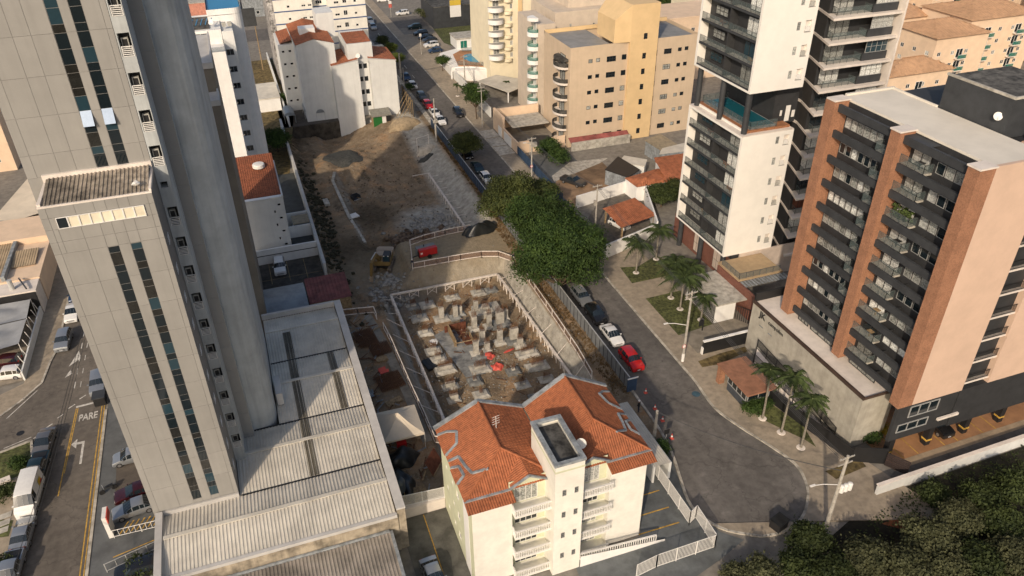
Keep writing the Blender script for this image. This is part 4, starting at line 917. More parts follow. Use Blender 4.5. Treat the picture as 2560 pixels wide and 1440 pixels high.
# base storey
for yy in (84.7, 90.9, 97.0): MB().tube((64.3, yy, 0), (64.3, yy, 5.0), .42, .42, 16).build('column', m_dark2, WT)
hs = [(85.6,88.6,.4,3.6),(91.8,94.3,.4,3.6)]
b = MB(); wall(b,'x-',65.2,83.9,100.5,0,4.2,hs,.2); b.build('brick_base', m_brickdk, WT)
for h in hs: window(WT,'x-',65.2,*h,m_frame_d,m_curt2,.15,3,2,.06,'shopfront')
MB().box(65.2,72,83.9,100.5,4.2,5.0).build('base_fascia', m_dark, WT)
b = MB(); b.box(65.3,72.1,84.1,97.5,0,4.19); b.box(66.5,86,83.6,84.0,0,5.0); b.build('podium_wall', mat('podium_beige',(0.58,0.48,0.40),.8,.05), WT)
glass_rail(WT, [(62.7,82.6),(62.7,78.1),(69.6,78.1)], 4.6, 1.0)
MB().box(62.6,70.2,78,83.5,4.3,4.6).build('terrace_floor', mat('terrace_tan',(0.40,0.29,0.17),.8,.06), WT)
b = MB(); b.box(62.4,62.75,69.6,83.2,0,4.3); b.build('brick_wall', m_brickdk, WT)
b = MB()
for k in range(14): b.box(62.8+.55*k, 63.15+.55*k, 76.4, 77.95, 4.25, 4.32)
o = b.build('pergola_slats', m_flash, WT); o['kind'] = 'stuff'
def text(parent, body, loc, size, fc, m, depth=.03, name='lettering', bold=0.0):
    cu = bpy.data.curves.new(name, 'FONT'); cu.body = body; cu.size = size; cu.extrude = depth; cu.offset = bold
    to = bpy.data.objects.new('tmp', cu); COL.objects.link(to)
    dg = bpy.context.evaluated_depsgraph_get(); me = bpy.data.meshes.new_from_object(to.evaluated_get(dg)); bpy.data.objects.remove(to)
    me.materials.clear(); me.materials.append(m)
    rot = {'y-': Matrix.Rotation(R(90),4,'X'), 'x-': Matrix.Rotation(R(-90),4,'Z') @ Matrix.Rotation(R(90),4,'X')}.get(fc)
    if rot is None: rot = Matrix.Rotation(fc,4,'Z')
    me.transform(rot); o = bpy.data.objects.new(name, me); COL.objects.link(o)
    if parent is not None:
        o.parent = parent; off = OFF.get(parent.name,(0,0,0)); o.location = (loc[0]-off[0],loc[1]-off[1],loc[2]-off[2])
    else: o.location = loc
    return o
text(WT, 'JK', (62.37, 72.3, 3.0), 1.1, 'x-', m_frame_d)
# porter's box
Pb = thing('gatehouse', 'white box gatehouse with concrete roof and black slatted side in front of the brick wall', 'gatehouse', (59, 79, 0))
b = MB(); b.box(57.5,60.7,75.4,83.0,0,2.9); b.build('wall', m_white, Pb); MB().box(57.35,62.4,75.25,83.6,2.9,3.1).build('roof', m_conc, Pb)
b = MB()
for k in range(24): b.box(57.42,57.48,75.6+.3*k,75.75+.3*k,.1,2.8)
o = b.build('black_slats', m_black, Pb); o['kind'] = 'stuff'
Gt = thing('gate', 'black barred vehicle gate between the white gatehouse and the concrete podium', 'gate', (61.6, 73, 0))
for k in range(9): boxpart(Gt, 'bar', 60.75+.17*k, 60.81+.17*k, 75.1-.28*k, 75.16-.28*k, .05, 2.4, m_black)
MB().beam((60.75,75.13,2.4),(62.3,72.8,2.4),.08).build('top_rail', m_black, Gt)
sheet('driveway', [(51.5,70.0),(60,70.1),(62.3,71),(62.3,73),(60.7,75.2),(57.4,75.2),(51.5,75.8)], 0.125, mat('driveway_concrete',(0.24,0.21,0.165),.9,.12,.8))
Bw = thing('garden_wall', 'black garden wall with a white coping beside the driveway', 'wall', (56, 69.8, 0))
MB().box(52.0,59.0,69.55,69.85,0.1,2.1).build('wall_body', m_black, Bw); MB().box(51.95,59.0,69.5,69.9,2.1,2.22).build('coping', m_white, Bw); MB().box(51.85,52.0,69.5,69.9,.1,1.2).build('end_post', m_white, Bw)

# ------------------------------------------------------------------ black tower behind it
BT = thing('apartment_tower', 'black tower with pale projecting slabs behind the white-framed tower', 'tower', (80, 90, 0))
core = [(75.5,85.6),(85.3,85.6),(85.3,100),(76.9,100),(76.7,89)]
MB().prism(core, 0, 52).build('core', m_dark, BT)
k = 0; z = 3.3
while z < 51:
    MB().prism([(74.4,83.1),(85.7,83.1),(85.7,95),(76.7,95),(76.45,88.6)], z-.18, z+.14).build('floor_slab', m_slab, BT)
    if z > 3.5:
        glass_rail(BT, [(76.0,85.5),(75.6,84.1),(81.2,84.1),(81.2,85.5)], z+.14, 1.0)
        boxpart(BT, 'parapet', 81.25, 85.4, 83.9, 85.5, z+.14, z+1.2, m_dark2)
        pm = rw.choice([m_curt, m_curt, m_curt2, m_glassd, m_ply])
        window(BT, 'y-', 85.55, 75.9, 79.3, z+.2, z+2.8, m_frame_d, pm, .06, 3, 1, .06, 'balcony_door')
        window(BT, 'y-', 84.05, 81.6, 85.2, z+1.2, z+2.85, m_frame_g, rw.choice([m_curt, m_curt, m_glassb]), .06, 4, 2, .06)
    z += 3.25
MB().box(85.7,86.0,82.9,96,0,52).build('edge_fin', m_slab, BT)

# ------------------------------------------------------------------ brick tower with dark horizontal beams
BR = thing('apartment_tower', 'orange-brick tower with dark horizontal beams between three brick fins', 'tower', (66, 55, 0))
ZT = 36.0
fins = ((64.45,65.65),(54.85,56.1),(45.3,46.6))
for a, b_ in fins:
    MB().box(60.2, 62.15, a, b_, 8.0, ZT).build('brick_fin', m_brick, BR); MB().box(60.1,62.25,a-.1,b_+.1,ZT,ZT+.16).build('fin_cap', m_slab, BR)
MB().box(62.15, 69.1, 45.9, 65.6, 7.6, ZT-.2).build('recess_wall', m_dark, BR)
MB().box(60.2,69.0,65.66,65.9,8.0,ZT-.1).build('end_wall', m_brick, BR)
MB().box(62.17,68.95,45.7,65.5,ZT-.2,ZT+.05).build('roof_membrane', m_membr, BR)
b = MB(); b.box(62.6,69.1,65.5,65.8,ZT-.1,ZT+.25); b.box(68.9,69.1,59.2,65.5,ZT-.1,ZT+.25); b.build('parapet', m_membr, BR)
zf = [8.7+2.93*k for k in range(10)]
bays = ((56.1,64.45),(46.6,54.85))
for bi, (y0, y1) in enumerate(bays):
    for k, z in enumerate(zf):
        boxpart(BR, 'beam', 60.8, 61.1, y0, y1, z-.2, z+.62, m_dark2)
        boxpart(BR, 'tie_rib', 61.1, 62.15, y0+3.6, y0+3.75, z+.1, z+.3, m_dark)
        if k == 9: 
            if bi: boxpart(BR, 'balcony_canopy', 61.1, 62.15, y1-3.2, y1-.01, z+.5, z+.62, m_dark2)
            continue
        if bi == 0: yb0, yb1, wy0, wy1, nw = y0+.01, y0+2.2, y0+2.4, y1-.15, 6
        else: yb0, yb1, wy0, wy1, nw = y1-3.2, y1-.01, y0+.15, y1-3.5, 4
        boxpart(BR, 'balcony_floor', 61.1, 62.15, yb0, yb1, z+.42, z+.62, m_conc)
        if bi == 0: glass_rail(BR, [(62.1,yb1),(61.0,yb1),(61.0,yb0)], z+.62, 1.0)
        else: glass_rail(BR, [(61.0,yb1),(61.0,yb0),(62.1,yb0)], z+.62, 1.0)
        window(BR, 'x-', 62.15, yb0+.4, yb1-.4, z+.64, z+2.4, m_frame_d, rw.choice([m_curt, m_curt2, m_glassd]), .05, 2, 1, .06, 'balcony_door')
        dw = (wy1-wy0)/nw; pm = rw.choice([m_curt, m_curt, m_curt2, m_curt2, m_glassd])
        for j in range(nw):
            window(BR, 'x-', 62.15, wy0+j*dw+.08, wy0+(j+1)*dw-.08, z+.85, z+2.0, m_frame_g, pm if rw.random() < .75 else rw.choice([m_curt, m_glassd]), .05, 1, 1, .05)
        if rw.random() < .5 and bi:
            f = MB(); f.box(61.3,61.95,yb0+.8,yb0+1.5,z+1.3,z+1.36); f.box(61.55,61.65,yb0+1.1,yb0+1.2,z+.62,z+1.3); f.build('balcony_table', rw.choice([m_railw, m_black, m_plank]), BR)
        if bi and k == 6:
            f = MB()
            for t in range(60): f.rock((61.2+rw.random()*.8, yb0+.3+rw.random()*2.4, z+.9+rw.random()*1.2), .22, rw)
            f.build('balcony_plants', mat('balcony_leaf',(0.06,0.09,0.02),.9,.3,4), BR)
MB().box(62.16,69.15,45.3,45.65,8.0,ZT+.1).build('pink_wall', m_pink, BR)
MB().box(72.9,84,45.3,45.65,8.0,ZT+.1).build('pink_wall', m_pink, BR)
MB().box(72.9,73.15,45.65,49,8,ZT).build('pink_return', m_pink, BR); MB().box(69.15,69.4,45.65,49,8,ZT).build('pink_return', m_pink, BR)
MB().box(69.4,72.9,48.8,49.1,8,ZT).build('service_wall', mat('service_peach',(0.42,0.26,0.16),.8), BR)
rl = MB(); rl.box(0,3.5,0,.05,.95,1.0); rl.box(0,3.5,0,.05,.05,.1)
for k in range(22): rl.box(.05+.16*k,.08+.16*k,.01,.04,.1,.95)
rl_me = rl.mesh('bar_rail', m_black)
for k, z in enumerate(zf):
    boxpart(BR, 'service_slab', 69.4, 72.9, 45.5, 48.8, z-.1, z+.1, m_slab); inst(rl_me, 'bar_rail', BR, (69.4,45.55,z+.1))
    inst(ac_me, 'air_conditioner', BR, (70.6+rw.random(),46.8,z+1.3)); MB().box(70.2,71.2,48.7,48.8,z+.1,z+2.2).build('service_door', m_dark, BR)
b = MB(); b.box(60.65,69.1,45.5,45.9,2.8,8.0); b.box(69.1,86,45.35,49,2.6,8.0); b.box(60.7,63.2,46.6,65.6,4.0,8.3) if False else None
hsb = [(61.3,65.6,4.0,5.2),(62.3,66.4,6.0,7.6)]
b.build('base_wall', m_dark, BR)
for h in hsb: window(BR,'y-',45.46,*h,m_frame_g,m_glassd,.03,3,1,.12)
MB().box(66.9,69.9,45.1,45.34,4.3,4.6).build('ledge', m_slab, BR)
for x in (61.6,67.3,72.9,78.4,84): 
    o = MB().box(x-.35,x+.35,45.55,46.25,0.02,2.8).build('column', m_black, BR)
    ch = MB(); ch.box(x-.4,x+.4,45.5,46.3,.75,.95); ch.build('hazard_band', m_yline, o)
MB().box(69.12,77.5,51,59.1,ZT-.5,39.5).build('plant_room', m_dark2, BR); MB().box(69.05,77.6,50.9,51.1,39.5,39.75).build('plant_coping', m_conc, BR); MB().box(69.05,69.3,51.1,59.2,39.5,39.75).build('plant_coping', m_conc, BR); MB().box(69.3,77.5,51.1,59,39.5,39.55).build('plant_roof', m_roofgrey, BR)
MB().box(69.1,84,46,66,8,ZT-.6).build('rear_mass', m_dark, BR)
dish(BR, (68.8,51.9,37.6), 0.42)
sheet('parking_floor', [(61.0,44.7),(86,44.9),(86,52),(61,52)], 0.03, m_orangefl)
sheet('parking_apron', [(60.8,43.6),(61.4,44.69),(86,44.89),(86,43.9)], 0.034, mat('apron_concrete',(0.33,0.25,0.165),.9,.1,.8))
sheet('driveway', [(57.8,42.2),(60.8,43.6),(86,43.9),(86,41.8)], 0.02, m_asph)
bl = MB()
for x in (63.2,65.3,69.2,71.2,75,77): bl.face([(x,44.8,.042),(x+.1,44.8,.042),(x+.1,51.5,.042),(x,51.5,.042)])
struct(bl.build('bay_lines', m_yline))
# concrete podium with lettering
JP = thing('podium', 'fair-faced concrete podium with dark lettering in front of the brick tower', 'podium', (59, 58, 0))
MB().box(58.5,63.15,48.4,69.2,0,7.3).build('podium_wall', m_concw, JP); MB().box(58.4,58.75,48.3,69.3,7.3,7.62).build('dark_coping', m_ply if False else mat('dark_brown_coping',(0.07,0.045,0.035),.6), JP); MB().box(58.75,63.15,48.45,69.15,7.3,7.36).build('deck', m_slab, JP)
MB().box(58.75,63.15,48.3,48.44,7.3,7.62).build('dark_coping', mat('dark_brown_coping',(0.07,0.045,0.035)), JP)
MB().box(58.75,63.2,69.16,69.4,7.3,8.6).build('dark_parapet', m_black, JP)
text(JP, 'JK', (58.46, 67.5, 6.15), 1.25, 'x-', m_frame_d, bold=.035); text(JP, 'campolim', (58.46, 65.6, 6.2), .78, 'x-', m_frame_d)
for yy in (66.8, 64.9): MB().box(58.42,58.5,yy-.4,yy+.4,4.9,4.98).build('spotlight', m_flash, JP)
for (y0,y1,z0_,z1_) in ((57.5,61.5,7.4,8.5),(50.2,54.4,7.4,8.5),(62.0,63.9,7.4,8.5)):
    window(JP,'x-',61.6,y0,y1,z0_,z1_,m_frame_d,m_curt2,.03,3,1,.06,'shopfront')
# guard hut
GH = thing('guard_hut', 'guard hut with a flat orange roof and ribbon window on the pavement curve', 'hut', (52.7, 60.8, 0))
MB().box(50.45,54.75,57.5,64.2,2.75,2.98).build('roof', mat('orange_roof_slab',(0.29,0.14,0.085),.8,.12,1.0), GH)
b = MB(); b.box(51.0,54.3,58.2,62.2,.1,1.3); b.build('base_wall', mat('slate_tile_wall',(0.06,0.07,0.085),.6), GH)
window(GH,'x-',51.0,58.25,62.2,1.3,2.7,m_frame_g,m_glassd,.04,4,1,.1); window(GH,'y-',58.2,51.05,54.2,1.3,2.7,m_frame_g,m_glassd,.04,2,1,.1)
MB().box(51.08,54.3,58.27,62.2,1.3,2.75).build('dark_interior', m_black, GH); MB().box(50.6,51.4,63.4,64.1,.1,2.75).build('brick_pier', m_brick, GH)
# ramp fences
def bar_fence(name, label, pts, h=1.1, m=None, zs=None, step=.14, base=None):
    t = thing(name, label, 'fence', (pts[0][0], pts[0][1], 0)); bars = MB()
    for i, (a, b) in enumerate(zip(pts, pts[1:])):
        za, zb_ = (zs[i], zs[i+1]) if zs else (0.1, 0.1)
        A_ = Vector((a[0],a[1],za)); B_ = Vector((b[0],b[1],zb_)); L = (B_-A_).length; n = int(L/step)
        for zz in (.12, h): MB().beam(A_+Vector((0,0,zz)), B_+Vector((0,0,zz)), .05).build('rail', m or m_black, t)
        for k in range(n+1):
            p = A_+(B_-A_)*k/max(n,1); bars.box(p.x-.02,p.x+.02,p.y-.02,p.y+.02,p.z+.12,p.z+h)
        np_ = max(1, round(L/2.2))
        for k in range(np_+1):
            p = A_+(B_-A_)*k/np_; MB().box(p.x-.035,p.x+.035,p.y-.035,p.y+.035,p.z-.1 if base is None else base,p.z+h+.05).build('post', m or m_black, t)
    o = bars.build('bars', m or m_black, t); o['kind'] = 'stuff'; return t
bar_fence('ramp_fence', 'black barred fence along the upper side of the entrance ramp', [(57.6,65.8),(58.0,58),(58.2,50.5)], 1.15, zs=[2.6,1.5,.2], base=0)
bar_fence('ramp_fence', 'black barred fence along the lower side of the entrance ramp', [(55.9,64),(56.6,56.5),(57.0,51.5)], 1.15, zs=[2.0,1.2,.2], base=0)
RP = thing('entrance_ramp', 'tan entrance ramp between two black barred fences below the concrete podium', 'ramp', (57, 58, 0))
b = MB(); b.face([(56.1,64,1.9),(56.8,51.5,.15),(57.9,51.5,.15),(57.5,65.6,2.4)][::-1]); b.face([(56.1,64,1.9),(56.1,64,0),(56.8,51.5,0),(56.8,51.5,.15)]); b.build('ramp_slab', m_slab, RP)
FW = thing('front_fence', 'black solid fence along the pavement in front of the ramps', 'fence', (55, 55, 0))
b = MB(); b.beam((54.4,60,1.0),(57.2,46.5,1.0),.12,1.9); b.beam((57.2,46.5,1.2),(60.6,44.9,1.2),.12,2.3); b.build('panel', m_black, FW)
BG = thing('sliding_gate', 'dark slatted driveway gate at the corner of the brick tower', 'gate', (60.5, 43.5, 0))
for k in range(7): MB().beam((60.3,44.7,.25+.28*k),(61.6,42.6,.25+.28*k),.05,.22).build('slat', mat('dark_brown_slat',(0.035,0.024,0.022),.6), BG)
SW = thing('boundary_wall', 'long pale boundary wall beside the driveway and the dark bushes', 'wall', (70, 42, 0))
b = MB(); b.beam((56.4,41.6,.7),(90,41.9,.7),.3,1.5); b.build('wall_body', m_offwh, SW); b = MB(); b.beam((56.3,41.6,1.5),(90,41.9,1.5),.42,.12); b.build('coping', m_slab, SW)
YB = thing('shrub', 'yellow-flowering round shrub at the podium corner', 'shrub', (60.2,47.0,0))

# ------------------------------------------------------------------ yellow and beige apartment block
YA = thing('apartment_block', 'beige apartment block with a yellow stair tower and curved dark balconies', 'building', (76, 148, 0))
Yf = 142.0; hs = []
zr = [1.65+3.26*k for k in range(6)]
for z in zr:
    hs += [(67.4,68.35,z-.35,z+.45),(69.1,70.0,z-.3,z+.5),(71.5,73.6,z-.55,z+.6),(74.9,76.0,z-.45,z+.65)]
hr = []
for z in zr: hr += [(84.7,86.5,z-.35,z+.75),(88.0,88.9,z-.1,z+.7),(89.6,90.5,z-.05,z+.75),(82.75,83.1,z-.5,z+.7)]
b = MB(); wall(b,'y-',Yf,63.4,76.3,0,21.1,hs,.15); b.box(63.4,76.3,Yf,156,0,21.1,skip='y-z-z+'); wall(b,'y-',Yf,82.6,92.7,0,21.1,hr,.15); b.box(82.6,92.7,Yf,156,0,21.1,skip='y-z-z+'); b.build('wall', m_beige, YA)
ht = [(79.3,80.15,z-.55,z+.65) for z in zr]+[(79.3,80.15,21.4,22.6)]
b = MB(); wall(b,'y-',Yf-.6,76.3,82.6,0,28.4,ht,.15); b.face([(76.3,Yf-.6,28.4),(76.3,Yf-.6,0),(76.3,Yf+3,0),(76.3,Yf+3,25.6)]); b.box(76.3,82.6,Yf-.6,152,0,28.4,skip='y-z-x-'); b.face([(72.9,Yf,21.1),(76.3,Yf-.6,21.1),(76.3,Yf-.6,28.4),(72.9,Yf,25.6)]); b.face([(72.9,Yf,21.1),(72.9,150,21.1),(72.9,150,25.6),(72.9,Yf,25.6)][::-1]); b.face([(72.9,Yf,25.6),(76.3,Yf-.6,28.4),(76.3,152,28.4),(72.9,150,25.6)]); b.build('stair_tower', m_yellow, YA)
for h in hs+hr: window(YA,'y-',Yf,*h,m_frame_d,m_glassd if rw.random()<.8 else m_curt2,.12,3 if h[1]-h[0]>1.5 else 1,2 if h[1]-h[0]>1.5 else 1,.07)
for h in ht: window(YA,'y-',Yf-.6,*h,m_frame_d,m_glassd,.12,1,3,.06)
for x0_,x1_ in ((63.9,72.8),(82.8,92.2)): MB().box(x0_,x1_,Yf+.4,155.5,20.3,20.6).build('sheet_roof', mat('grey_sheet_roof',(0.27,0.265,0.25),.6,.08,.5), YA)
b = MB(); b.box(63.4,92.7,155.6,156,20.6,21.4); b.build('rear_parapet', m_yellow, YA)
# curved balconies on the west corner
for k, z in enumerate(zr+[19.6]):
    pts = [(63.45,143.0)]+[(63.4-1.9*math.sin(t)-.1, 145.4-2.6*math.cos(t)) for t in [R(20*j) for j in range(0,10)]]+[(63.45,148.4)]
    o = MB().prism(pts, z-1.45, z-1.0).build('balcony', m_slab if k < 6 else m_roofgrey, YA)
    if k < 6:
        rl2 = MB()
        for a, c_ in zip(pts[1:-1], pts[2:-1]): rl2.beam((a[0],a[1],z-.55),(c_[0],c_[1],z-.55),.04,.85)
        rl2.build('balcony_rail', m_roofgrey, o)
        window(YA,'x-',63.36,144.3,146.8,z-1.0,z+1.1,m_frame_d,m_curt2,.02,2,1,.06,'balcony_door')
for yy in (151.5,):
    for z in zr[:5]: MB().box(92.7,94.0,150,154,z-1.3,z-1.0).build('rear_balcony', m_slab, YA)
Rb = thing('lean_to_roof', 'red-brown sheet lean-to roof at the foot of the yellow apartment block', 'roof', (69,141,0))
b = MB(); b.face([(63.3,140.0,1.6),(77,140.2,1.6),(77,141.35,2.3),(63.3,141.7,2.3)]); b.face([(63.3,140.0,1.5),(63.3,140.0,1.6),(77,140.2,1.6),(77,140.2,1.5)][::-1]); b.build('roof_sheet', m_redroof, Rb); MB().box(63.3,77,139.6,139.9,0,1.9).build('block_wall', m_conc, Rb)
# ------------------------------------------------------------------ beige tower with green glass balconies
BG2 = thing('apartment_tower', 'narrow beige tower with a stack of round green-glass balconies', 'tower', (65, 158, 0))
b = MB(); b.box(63.2,67.3,159.2,172,0,21.6,skip='z-'); b.build('wall', m_beige2, BG2)
for k in range(7):
    z = 1.6+3.05*k
    pts = [(61.9+1.35*math.cos(t),160.6+1.6*math.sin(t)) for t in [R(90+20*j) for j in range(10)]]+[(63.2,159.2),(63.2,162)]
    pts = [(63.2,162.2)]+[(63.2-1.9*math.sin(t)*1.0,160.7+1.6*math.cos(t)) for t in [R(18*j) for j in range(11)]]+[(63.2,159.25)]
    o = MB().prism(pts, z-.9, z).build('balcony', m_white, BG2)
    MB().prism([(63.2-(63.2-p[0])*.95,p[1]) for p in pts], z, z+.75, top=False, bottom=False).build('green_glass', m_rail_gr, o)
    window(BG2,'x-',63.18,159.9,161.6,z,z+1.8,m_frame_w,m_curt,.02,2,1)
b = MB(); b.prism([(63.2,162.2)]+[(63.2-1.9*math.sin(t),160.7+1.6*math.cos(t)) for t in [R(18*j) for j in range(11)]]+[(63.2,159.25)], 22.3, 23.0); b.build('balcony_cap', m_white, BG2)
hs = [(73.2,73.7,18.6,19.5)] ; h2 = [(79,79.5,17.0,19.2),(80.2,80.7,17.0,19.2),(83.5,84.4,17.3,19.0)]
b = MB(); wall(b,'y-',165,69.6,88,0,22.3,hs+h2,.15); b.box(69.6,88,165,180,0,22.3,skip='y-z-'); b.box(74,84,168,178,22.3,25.5); b.build('rear_block', m_beige2, BG2)
for h in hs+h2: window(BG2,'y-',165,*h,m_frame_g,m_curt2,.1,1,1,.06)
for k in range(4): window(BG2,'y-',168.0,79.6+.9*k,80.3+.9*k,23.6,24.4,m_frame_d,m_glassd,.02,1,1,.05)
MB().box(86,96,166,180,18.2,18.5).build('grey_roof', m_conc, BG2)
# ------------------------------------------------------------------ cream tower with round balconies
CT = thing('apartment_tower', 'cream tower with stacked white round balconies above the pool court', 'tower', (66,190,0))
hs = [(67.0+.0,67.7,z,z+1.2) for z in (6.4,9.4,12.4,15.4,18.4,21.4)]+[(73.4,75.0,z,z+1.2) for z in (9.4,12.4,15.4,18.4)]
b = MB(); wall(b,'y-',188,64.9,76.8,0,30,hs,.12); b.box(61.5,76.8,188,204,0,30,skip='y-z-'); wall(b,'y-',188,61.5,64.9,0,30); b.build('wall', m_cream2, CT)
MB().box(69.2,70.2,187.7,188.0,2,30).build('yellow_pilaster', m_yellow, CT)
for h in hs: window(CT,'y-',188,*h,m_frame_w,m_curt2,.1,2,1,.06)
for k in range(8):
    z = 6.6+2.95*k
    pts = [(63.2+2.0*math.cos(t),187.95-1.8*math.sin(t)) for t in [R(180*j/12) for j in range(13)]]
    o = MB().prism(pts, z-.25, z+.85).build('round_balcony', m_white, CT); MB().prism([(63.2+(p[0]-63.2)*1.03,187.95+(p[1]-187.95)*1.03) for p in pts], z+.85, z+.95).build('balcony_rim', m_frame_g, o)
    pts = [(66.4+1.1*math.cos(t),187.95-.9*math.sin(t)) for t in [R(180*j/10) for j in range(11)]]
    MB().prism(pts, z-1.2, z-.5).build('small_balcony', m_cream2, CT)
    window(CT,'y-',187.97,62.4,64.0,z+.95,z+2.5,m_frame_w,m_curt2,.02,2,1)
# ------------------------------------------------------------------ pool court building
PC = thing('pool_court', 'white raised pool court with a curved canopy wall along the street', 'building', (58,198,0))
b = MB(); b.prism([(54.0,193),(54.0,210),(66.5,216),(67.5,206),(66,190)], 0, 2.9); b.build('podium', m_white, PC)
MB().prism([(55.5,196.5),(63,192.6),(65.6,199),(66.8,207),(60,210),(57,207)], 2.9, 3.05).build('deck', mat('terracotta_deck',(0.42,0.21,0.10),.8,.1), PC)
MB().prism([(61.2+2.6*math.cos(t)+.3*math.sin(2*t),201.5+4.2*math.sin(t)) for t in [R(20*j) for j in range(18)]], 3.05, 3.1).build('pool_water', m_pool, PC)
glass_rail(PC, [(55.3,197),(63,192.8),(65.8,199),(66.6,206.5),(60,208.5)], 3.05, 1.1, step=1.6)
b = MB(); b.box(59.5,66.5,211.5,218,2.9,5.6); b.build('pavilion_wall', m_offwh, PC); MB().box(59.3,66.7,211.3,218.2,5.6,5.9).build('pavilion_roof', m_conc, PC); window(PC,'y-',211.5,60.5,62.5,3.1,5.2,m_frame_w,m_glassg,.03,2,1)
arc_ = [(53.2+9.5*math.sin(t)*1.0, 195.5-7.6*(1-math.cos(t))) for t in [R(6*j) for j in range(14)]]
b = MB()
for a, c_ in zip(arc_, arc_[1:]): b.beam((a[0],a[1],2.6),(c_[0],c_[1],2.6),.4,1.1)
b.build('curved_canopy', m_white, PC)
for p in (arc_[0],arc_[6],arc_[-1]): MB().box(p[0]-.2,p[0]+.2,p[1]-.2,p[1]+.2,0,2.1).build('canopy_post', m_white, PC)
b = MB(); b.box(53.7,53.95,165,210,0,2.4); b.build('street_wall', m_offwh, PC)
Cp = thing('carport', 'pale flat carport roof on posts beside the beige tower', 'carport', (60,178,0))
b = MB(); b.prism([(56.5,183.5),(62.5,186.5),(70,178),(61,172.5)], 2.6, 2.75); b.build('roof', m_roofw, Cp)
for p in ((57,183),(61,173),(69,178)): MB().box(p[0]-.12,p[0]+.12,p[1]-.12,p[1]+.12,0,2.6).build('post', m_white, Cp)
SWl = thing('courtyard_wall', 'beige courtyard walls and white garage doors along the street pavement', 'wall', (54,152,0))
b = MB(); b.box(52.1,52.5,142.5,151.6,.1,2.5); b.box(52.5,62.8,157.6,158.1,0,4.6); b.box(52.1,52.6,151.6,158.1,.1,4.9); b.box(52.6,63,142.6,142.9,0,2.6); b.build('wall_body', m_peach, SWl)
for y0_,y1_ in ((152.2,154.4),(146.0,150.5)): MB().box(52.0,52.09,y0_,y1_,.1,2.2).build('garage_door', m_white, SWl)
MB().box(54,62.5,150.5,157,2.6,2.9).build('roof_slab', m_conc, SWl)
for i in range(3): sheet('kerb_apron', [(48.6,143+5*i),(51.9,143+5*i),(51.9,147.6+5*i),(48.6,147.6+5*i)], 0.125, m_conc)
# ------------------------------------------------------------------ small houses between the street and the white tower
LHs = [('tile_roof_house','low house with a hipped orange tile roof behind the dirt parking lot'),('tile_roof_house','low house with a long orange roof half hidden by the white tower'),('tile_carport','garage with a single-pitch orange tile roof behind the white boundary wall')]
h1 = thing(LHs[0][0], LHs[0][1], 'house', (63,117,0))
def px_roof(root, pts, zs, m=m_tile2, **k): 
    P = [G(a,b,z) for (a,b),z in zip(pts,zs)]; return tile_roof(root, [tuple(p) for p in P], m, **k)
Q1 = [tuple(G(a,b,3.0)) for a,b in ((1562,446),(1648,421),(1668,455),(1592,468))]
c1 = G(1613,445,4.3)
for i in range(4): tile_roof(h1, [Q1[(i+0)%4], Q1[(i+1)%4], tuple(c1)], m_tile2, .4, .5)
MB().prism([(p[0],p[1]) for p in [Vector(Q1[0])*.97+Vector(c1)*.03, Vector(Q1[1])*.97+Vector(c1)*.03, Vector(Q1[2])*.97+Vector(c1)*.03, Vector(Q1[3])*.97+Vector(c1)*.03]], 0, 2.9).build('wall', m_white, h1)
h2_ = thing(LHs[1][0], LHs[1][1], 'house', (72,118,0))
px_roof(h2_, ((1668,455),(1712,448),(1712,383),(1634,394)), (3.2,3.2,4.6,4.6), pu=.4, pv=.5)
MB().prism([tuple(G(a,b,3))[:2] for a,b in ((1670,452),(1710,446),(1710,390),(1640,400))], 0, 3.0).build('wall', m_white, h2_)
h3 = thing(LHs[2][0], LHs[2][1], 'garage', (58,103,0))
px_roof(h3, ((1553,570),(1642,538),(1587,494),(1508,521)), (2.6,2.6,3.6,3.6), pu=.35, pv=.45)
for a,b in ((1556,568),(1515,525),(1636,538)): 
    p = G(a,b,2.6); MB().box(p.x-.12,p.x+.12,p.y-.12,p.y+.12,0,2.6).build('post', m_plank, h3)
sheet('yard_paving', GP((1470,545),(1508,612),(1640,560),(1600,480),(1500,500)), 0.02, mat('yard_grey_brown',(0.13,0.115,0.095),.9,.15))
WW = thing('boundary_wall', 'white boundary wall around the garage yard by the palms', 'wall', (58,98,0))
b = MB(); pA, pB, pC_, pD = G(1510,648,0), G(1640,592,0), G(1600,470,0), G(1440,520,0)
b.beam((pA.x,pA.y,1.3),(pB.x,pB.y,1.3),.25,2.6); b.build('wall_body', m_white, WW); b = MB(); b.beam((pB.x,pB.y,1.5),(pC_.x,pC_.y,1.5),.25,3.0); b.build('wall_body', m_white, WW); b = MB(); b.beam((pC_.x,pC_.y,1.2),(pD.x,pD.y,1.2),.25,2.4); b.build('wall_body', m_white, WW)
sheet('dirt_lot', GP((1380,470),(1440,520),(1555,478),(1530,430),(1500,400),(1400,440)), 0.015, mat('dirt_lot_soil',(0.30,0.195,0.115),.95,.15,.5,big=.3))
sheet('concrete_strip', GP((1385,455),(1500,408),(1520,395),(1425,405),(1380,440)), 0.02, m_conc)
sheds = [('storage_shed','grey corrugated shed with a black shade-net roof behind the dirt lot',(1512,425,1570,445,1600,425,1545,392),m_black,3.0),('storage_shed','grey corrugated shed with a tan sheet roof below the yellow block',(1612,352,1665,385,1715,375,1650,335),mat('tan_sheet',(0.30,0.25,0.17)),3.0),('storage_shed','small shed with a pale flat roof beside the tan-roofed shed',(1648,386,1655,372,1712,358,1712,378),m_roofw,3.4),('open_shed','open white shed with clothes hanging inside, behind the dirt lot',(1548,405,1612,418,1618,400,1560,390),m_roofw,2.6)]
